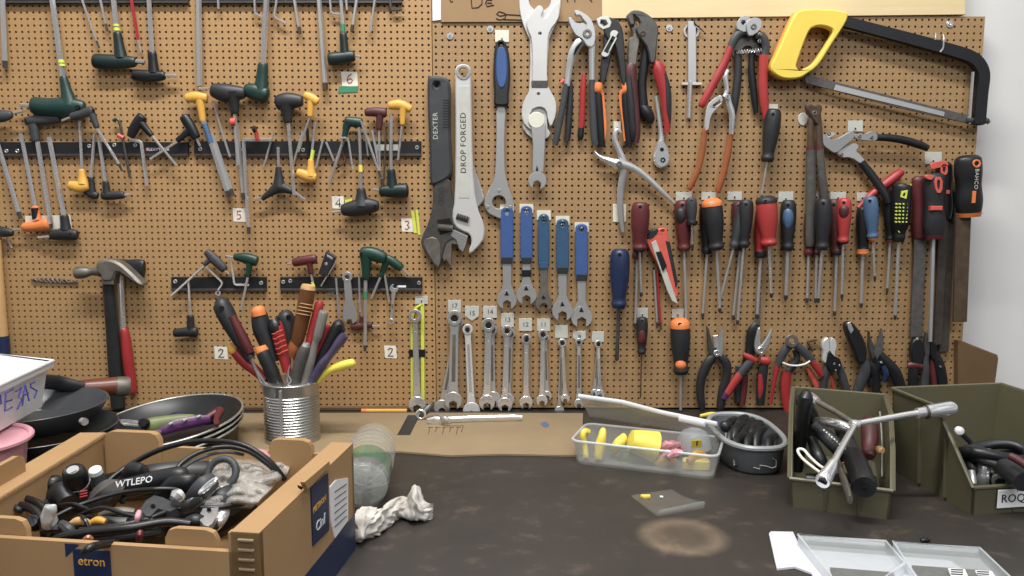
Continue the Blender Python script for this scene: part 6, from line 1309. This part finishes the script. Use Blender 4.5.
# left wall with folded top
sL=onback(108); 
la=bl+dF*(sB+.004); 
lb_=B(0,497,Hb); lb_=Vector((lb_.x,lb_.y,0)); ldir=(lb_-Vector((la.x,la.y,0))); Ll=ldir.length*1.35; ldir.normalize(); ln=Vector((-ldir.y,ldir.x,0)); ln=ln if ln.x<0 else -ln
t.add('left_wall','card',wallp(Vector((la.x,la.y,0)),Vector((la.x,la.y,0))+ldir*Ll,0,h,.026,ln),label='double folded left wall')
g=G(); 
for i in range(90):
    a=Vector((la.x,la.y,0))+ldir*(Ll*i/90)-ln*.0005; g.tube([(a+Z*(h-.0005),.0009),(a+Z*(h-.0032),.0009)],n=5)
t.add('corrugated_edge','card_edge',g)
q_=zpl(26,471,h); t.add('left_tab','card',tab(Vector((q_.x,q_.y,0)),ldir,.07,h*.5,h+.017,.005,ln))
# front wall
t.add('front_wall','card',wallp(O+dR*.0,O+dF*WX,0,h-.016,.005,dR)); 
ends=prism([O,O+dF*.024,O+dF*.024+dR*.006,O+dR*.006],0,h-.001); t.add('front_corner','card',ends)
def frontpar(px,z):
    for i in range(600):
        s=WX*i/600; p=O+dF*s+Z*z; q=p-CAM; x=CX+F*q.dot(RT)/q.dot(FW)
        if x<=px: return s
    return WX
s1=frontpar(213,h); s2=frontpar(160,h); t.add('front_tab','card',tab(O+dF*s1+dR*.006,dF,s2-s1,.03,h-.003,.005,dR)); s3=frontpar(20,h); t.add('front_tab','card',tab(O+dF*s3+dR*.006,dF,.09,.03,h-.003,.005,dR))
t.add('print_block','navy',G().box(O+dF*(frontpar(90,h-.03))+Z*(h-.034)-dR*.0006,(.001,.001,.001))) if False else None
pf=O+dF*frontpar(92,h-.02)
Rf=Matrix((-dF,dR,Z)).transposed()
t.add('print_block','navy',G().box(pf+Z*(h-.035)-dR*.0004,(.030,.0012,.028),Rf)); t.add('lettering','yellow',textg('etron',.010,lambda c:pf+Z*(h-.030)-dR*(.0012+c.z)-dF*c.x+Z*c.y,.0002))
pk=O+dF*frontpar(66,h-.02); t.add('print_triangle','navy',prism([Vector((0,0,0))]*3,0,0)) if False else None
g=G(); g.v=[pk+Z*(h-.0165)-dR*.0006-dF*-.006,pk+Z*(h-.0165)-dR*.0006-dF*.010*-1-dF*0,pk+Z*(h-.030)-dR*.0006]; g.v=[pk+Z*(h-.017)-dR*.0008,pk+Z*(h-.017)-dR*.0008-dF*.012,pk+Z*(h-.028)-dR*.0008]; g.f=[(0,1,2)]; 
t.add('print_triangle','navy',g)
la0=Vector((la.x,la.y,0)); t.add('floor','card',prism([O,O+dR*LR,la0,la0+ldir*LR*1.05],.0005,.004))
g=G()
for i in range(6): g.tube([(O+dF*.004-dR*.0006+Z*(h-.006-i*.0075),.0013),(O+dF*.016-dR*.0006+Z*(h-.006-i*.0075),.0013)],n=6)
t.add('corrugation','card_flat',g,label='pale corrugation ridges')
# label panel on the right wall (parameters along the wall)
def onright(px,z):
    for i in range(600):
        s=LR*i/600; p=O+dR*s+Z*z; q=p-CAM; x=CX+F*q.dot(RT)/q.dot(FW)
        if x>=px: return s
    return LR
def rp(s,z,e=.0008): return O+dR*s+Z*z-dF*e
def rpoly(pts,e0=.0,e1=.0012):
    g=G(); n=len(pts); g.v=[rp(s,z,e0) for s,z in pts]+[rp(s,z,e1) for s,z in pts]; g.f=[tuple(range(n)),tuple(reversed(range(n,2*n)))]+[(i,(i+1)%n,n+(i+1)%n,n+i) for i in range(n)]; return g
def pz(px,py):  # wall coordinates of a pixel
    r=ray(px,py); nrm=-dF; tt=(O-CAM).dot(nrm)/r.dot(nrm); p=CAM+r*tt; return ((p-O).dot(dR),p.z)
lab=[pz(310,488),pz(327,473),pz(328,530),pz(312,546)]
t.add('printed_label','navy',rpoly(lab))
t.add('shipping_label','white_plastic',rpoly([pz(329,487),pz(335,480),pz(347,478),pz(347,520),pz(334,538),pz(330,520)]),label='white shipping label')
a=pz(319,523); t.add('lettering','white_plastic',textg('Cinf',.013,lambda c:rp(a[0]+c.x,a[1]+c.y,.0016+c.z),.0002))
b_=pz(318,504); t.add('lettering','yellow',textg('METRON',.0075,lambda c:rp(b_[0]+c.x,b_[1]+c.y,.0016+c.z),.0002))
g=G()
for i in range(6): 
    q0=pz(333,492+i*7); q1=pz(345,484+i*6.4); g.tube([(rp(q0[0],q0[1],.0016),.00035),(rp(q1[0],q1[1],.0016),.00035)],n=5)
t.add('label_print','ink',g)
t.add('flap','card',rpoly([pz(300,482),pz(325,461),pz(326,466),pz(303,489)],0,.004),label='torn raised flap'); t.add('tear_hole','hole',rpoly([pz(297,485),pz(302,487),pz(301,490),pz(298,488)],.0002,.0008))
# contents
CB='bicycle parts and cables heaped in the cardboard box'
z0=h
def cp_(name,label,cat,m,pts,n=10,flat=1.0,k=5,grp=CB): return solo(name,label,cat,m,bt(pts,n,flat,k),grp)
cb='cables in the cardboard box'
cp_('cable','thick black cable arching over the back rim of the box','cable','cable',[(98,497,80,2.6),(110,480,90,2.6),(135,462,100,2.6),(165,448,114,2.6),(200,441,122,2.6),(240,444,122,2.6),(268,460,108,2.6),(285,480,88,2.6)],grp=cb)
cp_('cable','second black cable loop inside the first arch','cable','cable',[(170,500,80,2.4),(170,485,92,2.4),(180,465,104,2.4),(200,452,112,2.4),(225,447,114,2.4),(250,452,110,2.4),(275,470,94,2.4)],grp=cb)
cp_('cable','grey lined cable loop just inside the second one','cable','grey_rubber',[(173,500,76,1.6),(174,484,92,1.6),(186,466,102,1.6),(206,456,108,1.6),(226,452,110,1.6),(244,455,106,1.6)],grp=cb)
cp_('cable','black cable crossing the middle of the heap from left to right','cable','cable',[(55,517,84,2.2),(80,505,88,2.2),(120,493,94,2.2),(160,489,96,2.2),(185,490,92,2.2)],grp=cb)
cp_('cable','black cable running to the right wall of the box','cable','cable',[(80,530,84,2.4),(110,527,88,2.4),(145,520,90,2.4),(180,508,92,2.4),(215,508,92,2.4),(245,503,90,2.4)],grp=cb)
cp_('cable','glossy thick cable sweeping low across the front of the heap','cable','cable',[(45,548,82,3.6),(60,538,88,3.6),(90,532,92,3.6),(130,528,94,3.6),(165,522,94,3.6),(190,524,90,3.6)],grp=cb)
cp_('cable','second glossy thick cable low across the front','cable','grey_rubber',[(50,552,76,3.2),(66,543,84,3.2),(100,537,86,3.2),(135,534,88,3.2),(160,530,86,3.2)],grp=cb)
cp_('cable','black cable loop at the left edge of the heap','cable','cable',[(-20,520,70,3.6),(5,506,88,3.6),(30,508,92,3.6),(42,520,88,3.6),(45,535,76,3.6)],grp=cb)
cp_('cable','second black cable loop at the left edge','cable','cable',[(-20,512,74,3.0),(10,498,90,3.0),(34,501,94,3.0),(48,514,90,3.0),(54,530,76,3.0)],grp=cb)
cp_('cable','short black cable loop hanging over the front edge','cable','black',[(84,553,98,2.6),(90,548,102,3.2),(100,545,98,3.0),(116,543,88,3)],grp=cb)
cp_('cable','black cable from the headlight to the clamp','cable','cable',[(70,520,80,1.8),(100,508,96,1.8),(125,514,94,1.8),(150,520,90,1.8),(170,524,86,1.8)],grp=cb)
# solid parts
t=Th('brake_lever','white ended brake lever standing at the left of the heap','brake lever',B(45,530,60),CB); t.add('arm','black',bt([(46,540,64,4),(47,530,80,5),(50,520,92,6)],10)); t.add('pad','white_steel',bt([(46,527,96,3.6),(47,520,104,5),(49,513,110,5.4),(51,508,115,5),(51.5,506.5,116,3.4)],14,.6))
t=Th('headlight','black cylindrical bicycle light with red marks in the box','bicycle light',B(76,490,60),CB); t.add('body','black',G().tube(TB([(84,505,66,9),(80,490,84,10),(77,482,94,10.5),(75,476,101,10.5),(73.6,472,106,9.4),(73,470.5,108,7.6),(72.8,470,108.5,5)]),n=24)); t.add('top_highlight','satin',G().tube(TB([(73.2,471,107.6,5.6),(72.6,469.4,109.4,5)]),n=18)); t.add('cap_ring','dark_steel',bt([(78,483,92,11.2),(77,480.5,96,11.2)],20)); g=G()  # pale cap on the light's top is a highlight modelled as colour
for i in range(3): g.tube(TB([(80,492+i*2.6,98-i*2,.8),(87,490.5+i*2.6,97-i*2,.8)]),n=6)
t.add('red_marks','red',g)
t=Th('grey_tube','grey tube with a bright cap beside the bicycle light','tube',B(100,485,60),CB); t.add('tube','grey_rubber',G().tube(TB([(106,500,76,5.4),(100,484,92,5.8),(96.5,474,102,5.6)]),n=16)); t.add('cap','white_plastic',G().tube(TB([(96.6,474.3,101.6,5.7),(95,469.5,107,5.4),(94.7,468.6,108,4)]),n=16))
t=Th('handlebar_grip','black bar with white lettering near the middle of the heap','handlebar part',B(150,480,70),CB); t.add('bar','black',bt([(112,492,82,9),(135,486,88,9.4),(160,480,94,9.4),(180,476,98,9),(186,475,98,6)],18)); 
bb=B(131,487,98); t.add('lettering','white_plastic',textg('WTLEPO',.0085,lambda c:B(134,482,104)+Vector((c.x*.98,-c.z-.0+c.y*.3,c.y*.9+c.x*.16)),.0003))
cp_('cable_clamp','black lobed clamp behind the lettered bar','clamp','black',[(128,480,84,8),(134,474,94,11),(140,472,98,9),(143,476,92,5)],14,.8)
cp_('pedal','dark rough pedal block left of the lettered bar','pedal','worn_grip',[(94,506,74,8),(102,498,84,11),(112,490,92,11),(118,486,92,7)],6,.8)
t=Th('brake_caliper','grey and silver brake caliper in the right of the heap','brake caliper',B(205,490,70),CB)
t.add('arm','grey_rubber',bt([(188,505,84,6),(196,495,96,8),(205,486,104,9),(214,480,106,7)],12,.6)); t.add('plate','satin',bflat(ck([(198,518),(205,503),(211,488),(218,485),(222,492),(219,506),(214,522),(206,527)],1),88,93,[circ(209,510,2.6,10)],bev=.001)); g=G(); c=B(208,486,110); g.tube([(c+Vector((math.cos(a)*.006+math.sin(a)*.003,math.sin(a)*.003,math.sin(a)*.004+.004*math.cos(a))),.0016) for a in [i*math.pi/8 for i in range(16)]],n=8,closed=True); t.add('eye','chrome',g)
t.add('slot','hole',bt([(190,506,100,2),(195,502,102,3.6),(200,500,102,2.4)],10,.4))
g=G(); c=B(222,473,106); g.tube([(c+Vector((math.cos(a)*.0125,math.sin(a)*.006,.011*math.sin(a))),.0034) for a in [-.9+i*math.pi/9 for i in range(16)]],n=10); solo('rubber_ring','dark grey open rubber ring above the caliper','rubber ring','grey_rubber',g,CB)
t=Th('saddle_clamp','grey curved clamp piece in the centre of the heap','clamp',B(150,510,70),CB); t.add('body','grey_rubber',bflat([(137,514),(146,500),(154,495),(163,497),(180,506),(170,511),(158,508),(150,516)],86,94,[circ(153,506,2.6,10)],bev=.0015))
cp_('chrome_nut','bright crumpled chrome nut right of the grey clamp','nut','chrome',[(173,498,98,2.6),(176,494,104,4.6),(180,497,102,4.4),(182,501,98,2.6)],6)
g=G()
def bagf(u,v):
    x=212+80*u-20*v; y=455+48*v+6*u
    q=Vector((u*4,v*4,2)); n_=abs(NZ.noise(q))*14+abs(NZ.noise(q*2.3))*3
    hh=74+22*math.sin(math.pi*(.08+.84*u))**.6*math.sin(math.pi*(.08+.84*v))**.6+n_
    return B(min(x,306-max(0,(y-455))*1.04),y,hh)
g.grid(bagf,60,44); k=len(g.v); g.v+=[x-Vector((0,0,.0012)) for x in list(g.v)]; g.f+=[tuple(i+k for i in q) for q in list(g.f)]
solo('plastic_bag','crumpled clear plastic bag at the right of the heap','plastic bag','bag',g,CB,sharp=30)
cp_('dark_fitting','dark triangular fitting half under the plastic bag','fitting','charcoal',[(214,512,78,8),(222,502,88,11),(232,496,90,10),(242,500,84,6)],10,.6)
cp_('steel_ring_part','bright steel curved part by the right wall of the box','ring part','chrome',[(214,528,78,4),(220,520,84,5),(224,510,88,5),(220,502,88,4)],10,.5)
cp_('steel_ring_part','second bright curved part by the right wall of the box','ring part','satin',[(206,530,74,4),(212,524,80,5),(216,514,84,5),(213,506,84,4)],10,.5)
cp_('brass_fitting','brass coloured fitting low in the left of the heap','fitting','wood',[(70,524,84,2),(78,521,86,3.6),(86,522,85,3),(90,525,82,2)],10)
cp_('brass_fitting','second brass fitting beside the first','fitting','yellow',[(92,522,84,2.4),(99,520,86,3.4),(106,522,85,2.4)],10)
cp_('red_band','small red band around the cables in the centre','band','pink',[(137,521,94,2),(138,516,98,2.4),(139,512,98,2)],10)
cp_('red_cable_end','dark red cable end at the front of the heap','cable','maroon',[(139,540,84,2.6),(140,533,90,3),(141,526,90,2.6)],10)
cp_('black_connector','black ribbed connector at the far left of the light','connector','black',[(44,492,84,7),(52,484,92,8),(60,482,92,6)],12)
cp_('black_connector','black connector behind the bicycle light','connector','charcoal',[(50,500,78,9),(62,492,86,10),(68,502,80,8)],12)
cp_('brake_hood','black rubber hood at the left of the caliper','rubber hood','black',[(160,500,80,8),(176,486,94,10),(190,482,98,8),(197,478,98,5)],14,.8)
cp_('bicycle_part','black derailleur body under the front cables','bicycle part','black',[(60,540,60,12),(90,534,70,16),(130,535,70,16),(165,530,66,12)],10,.8)
cp_('bicycle_part','dark greasy bicycle parts filling the right middle of the heap','bicycle part','charcoal',[(160,518,64,14),(190,512,74,17),(215,518,70,14),(235,508,64,10)],10,.8)
cp_('bicycle_part','dark greasy bicycle parts filling the back of the heap','bicycle part','black',[(100,490,60,14),(150,482,72,18),(200,478,70,18),(250,480,60,14)],10,.8)
cp_('bicycle_part','dark greasy bicycle parts filling the left of the heap','bicycle part','black',[(-20,530,54,14),(20,522,66,18),(60,508,66,18),(95,500,60,12)],10,.8)
cp_('pink_strap','pink strap end by the back wall of the box','strap','pink',[(254,452,92,3),(262,453,96,4.5),(270,458,92,4)],10,.5)
cp_('bicycle_part','greasy black parts low by the right wall of the box','bicycle part','black',[(196,534,60,8),(212,528,64,11),(228,520,66,11),(250,505,64,9)],8,.8)
cp_('steel_crank','bare steel crank piece in the front centre of the heap','crank','old_steel',[(100,516,84,3),(118,511,90,3.4),(134,512,88,3)],8)
cp_('grey_disc','black slotted lever right of the grey clamp','lever','dark_steel',[(182,510,90,4),(192,505,96,6),(202,502,96,4)],10,.5)
cp_('black_ferrule','black shiny ferrule cluster at the right of the front cables','ferrule','black',[(184,524,88,4),(196,521,90,6),(206,524,86,4)],12)
cp_('small_clip','orange and silver small clip behind the front cables','clip','brown_grip',[(84,541,90,2),(88,538,92,2.6),(92,540,90,2)],8)
rnd=random.Random(5)
for i in range(26):
    x=rnd.uniform(10,215); y=rnd.uniform(486,532); hz=rnd.uniform(72,92)
    a=rnd.uniform(0,6.28); L=rnd.uniform(4,11); k=i%5; dx,dy=math.cos(a)*L,math.sin(a)*L*.5; r_=rnd.uniform(2.2,5)
    if k<2: pts=[(x-dx,y-dy,hz-3,r_*.6),(x-dx*.6,y-dy*.6,hz,r_),(x,y,hz+2,r_*.8),(x+dx*.5,y+dy*.5,hz+2,r_*1.1),(x+dx,y+dy,hz-1,r_*.6)]; nm,mm='brake_fitting',('black','charcoal')[k]
    elif k==2: pts=[(x-dx,y-dy,hz,1.5),(x+dx*.3,y+dy*.3,hz+4,1.5),(x+dx,y+dy,hz,3.2),(x+dx*1.25,y+dy*1.25,hz,3.2)]; nm,mm='loose_bolt','old_steel'
    elif k==3: pts=[(x-dx,y-dy,hz,3.5),(x,y,hz+3,4.4),(x+dx,y+dy,hz,3)]; nm,mm='rubber_sleeve','grey_rubber'
    else: pts=[(x-dx*1.6,y-dy*1.6,hz-2,1.6),(x,y-4,hz+5,1.6),(x+dx*1.6,y+dy*1.6,hz-2,1.6)]; nm,mm='cable_housing','cable'
    cp_(nm,{'brake_fitting':'small black bicycle fitting among the cables','loose_bolt':'small steel bolt among the cables','rubber_sleeve':'grey rubber sleeve among the cables','cable_housing':'short black cable housing among the cables'}[nm],nm.replace('_',' '),mm,pts,8,1.0,4,'small bicycle parts: '+nm.replace('_',' ')+'s')
# ---------- camera and light
cd=bpy.data.cameras.new('camera'); co=bpy.data.objects.new('camera',cd); COL.objects.link(co)
co.location=CAM; co.rotation_euler=(math.pi/2-TH,0,0); cd.sensor_width=36; cd.lens=F/1024*36; cd.clip_start=.02
bpy.context.scene.camera=co
def area(name,loc,rot,sx,sy,power,col):
    l=bpy.data.lights.new(name,'AREA'); l.shape='RECTANGLE'; l.size=sx; l.size_y=sy; l.energy=power; l.color=col
    o=bpy.data.objects.new(name,l); COL.objects.link(o); o.location=loc; o.rotation_euler=rot; return o
area('ceiling_tube',(-.2,-.80,1.95),(math.radians(22),0,0),1.2,.10,46,(1,.975,.93))
area('ceiling_tube',(.5,-2.3,1.9),(math.radians(50),0,0),1.5,.3,24,(.97,.98,1))
w=bpy.data.worlds.new('World'); bpy.context.scene.world=w; w.use_nodes=True; nt=w.node_tree; bg=nt.nodes['Background']
tc=nt.nodes.new('ShaderNodeTexCoord'); sp=nt.nodes.new('ShaderNodeSeparateXYZ'); cr=nt.nodes.new('ShaderNodeValToRGB')
nt.links.new(tc.outputs['Generated'],sp.inputs[0]); mr=nt.nodes.new('ShaderNodeMapRange'); mr.inputs['From Min'].default_value=-1; nt.links.new(sp.outputs['Z'],mr.inputs['Value']); nt.links.new(mr.outputs['Result'],cr.inputs['Fac'])
e=cr.color_ramp.elements; e[0].position=.35; e[0].color=(.09,.08,.07,1); e[1].position=.8; e[1].color=(.85,.87,.9,1)
nz=nt.nodes.new('ShaderNodeTexNoise'); nz.inputs['Scale'].default_value=2.6; nz.inputs['Detail'].default_value=1; nt.links.new(tc.outputs['Generated'],nz.inputs['Vector'])
r2=nt.nodes.new('ShaderNodeValToRGB'); r2.color_ramp.elements[0].position=.42; r2.color_ramp.elements[0].color=(.35,.35,.35,1); r2.color_ramp.elements[1].position=.60; r2.color_ramp.elements[1].color=(2.4,2.4,2.4,1)
nt.links.new(nz.outputs['Fac'],r2.inputs['Fac'])
mx=nt.nodes.new('ShaderNodeMixRGB'); mx.blend_type='MULTIPLY'; mx.inputs['Fac'].default_value=1; nt.links.new(cr.outputs['Color'],mx.inputs['Color1']); nt.links.new(r2.outputs['Color'],mx.inputs['Color2'])
nt.links.new(mx.outputs['Color'],bg.inputs['Color']); bg.inputs['Strength'].default_value=.5
sc=bpy.context.scene; sc.view_settings.view_transform='Standard'; sc.view_settings.look='None'; sc.view_settings.gamma=1; sc.view_settings.use_curve_mapping=False; sc.view_settings.exposure=0
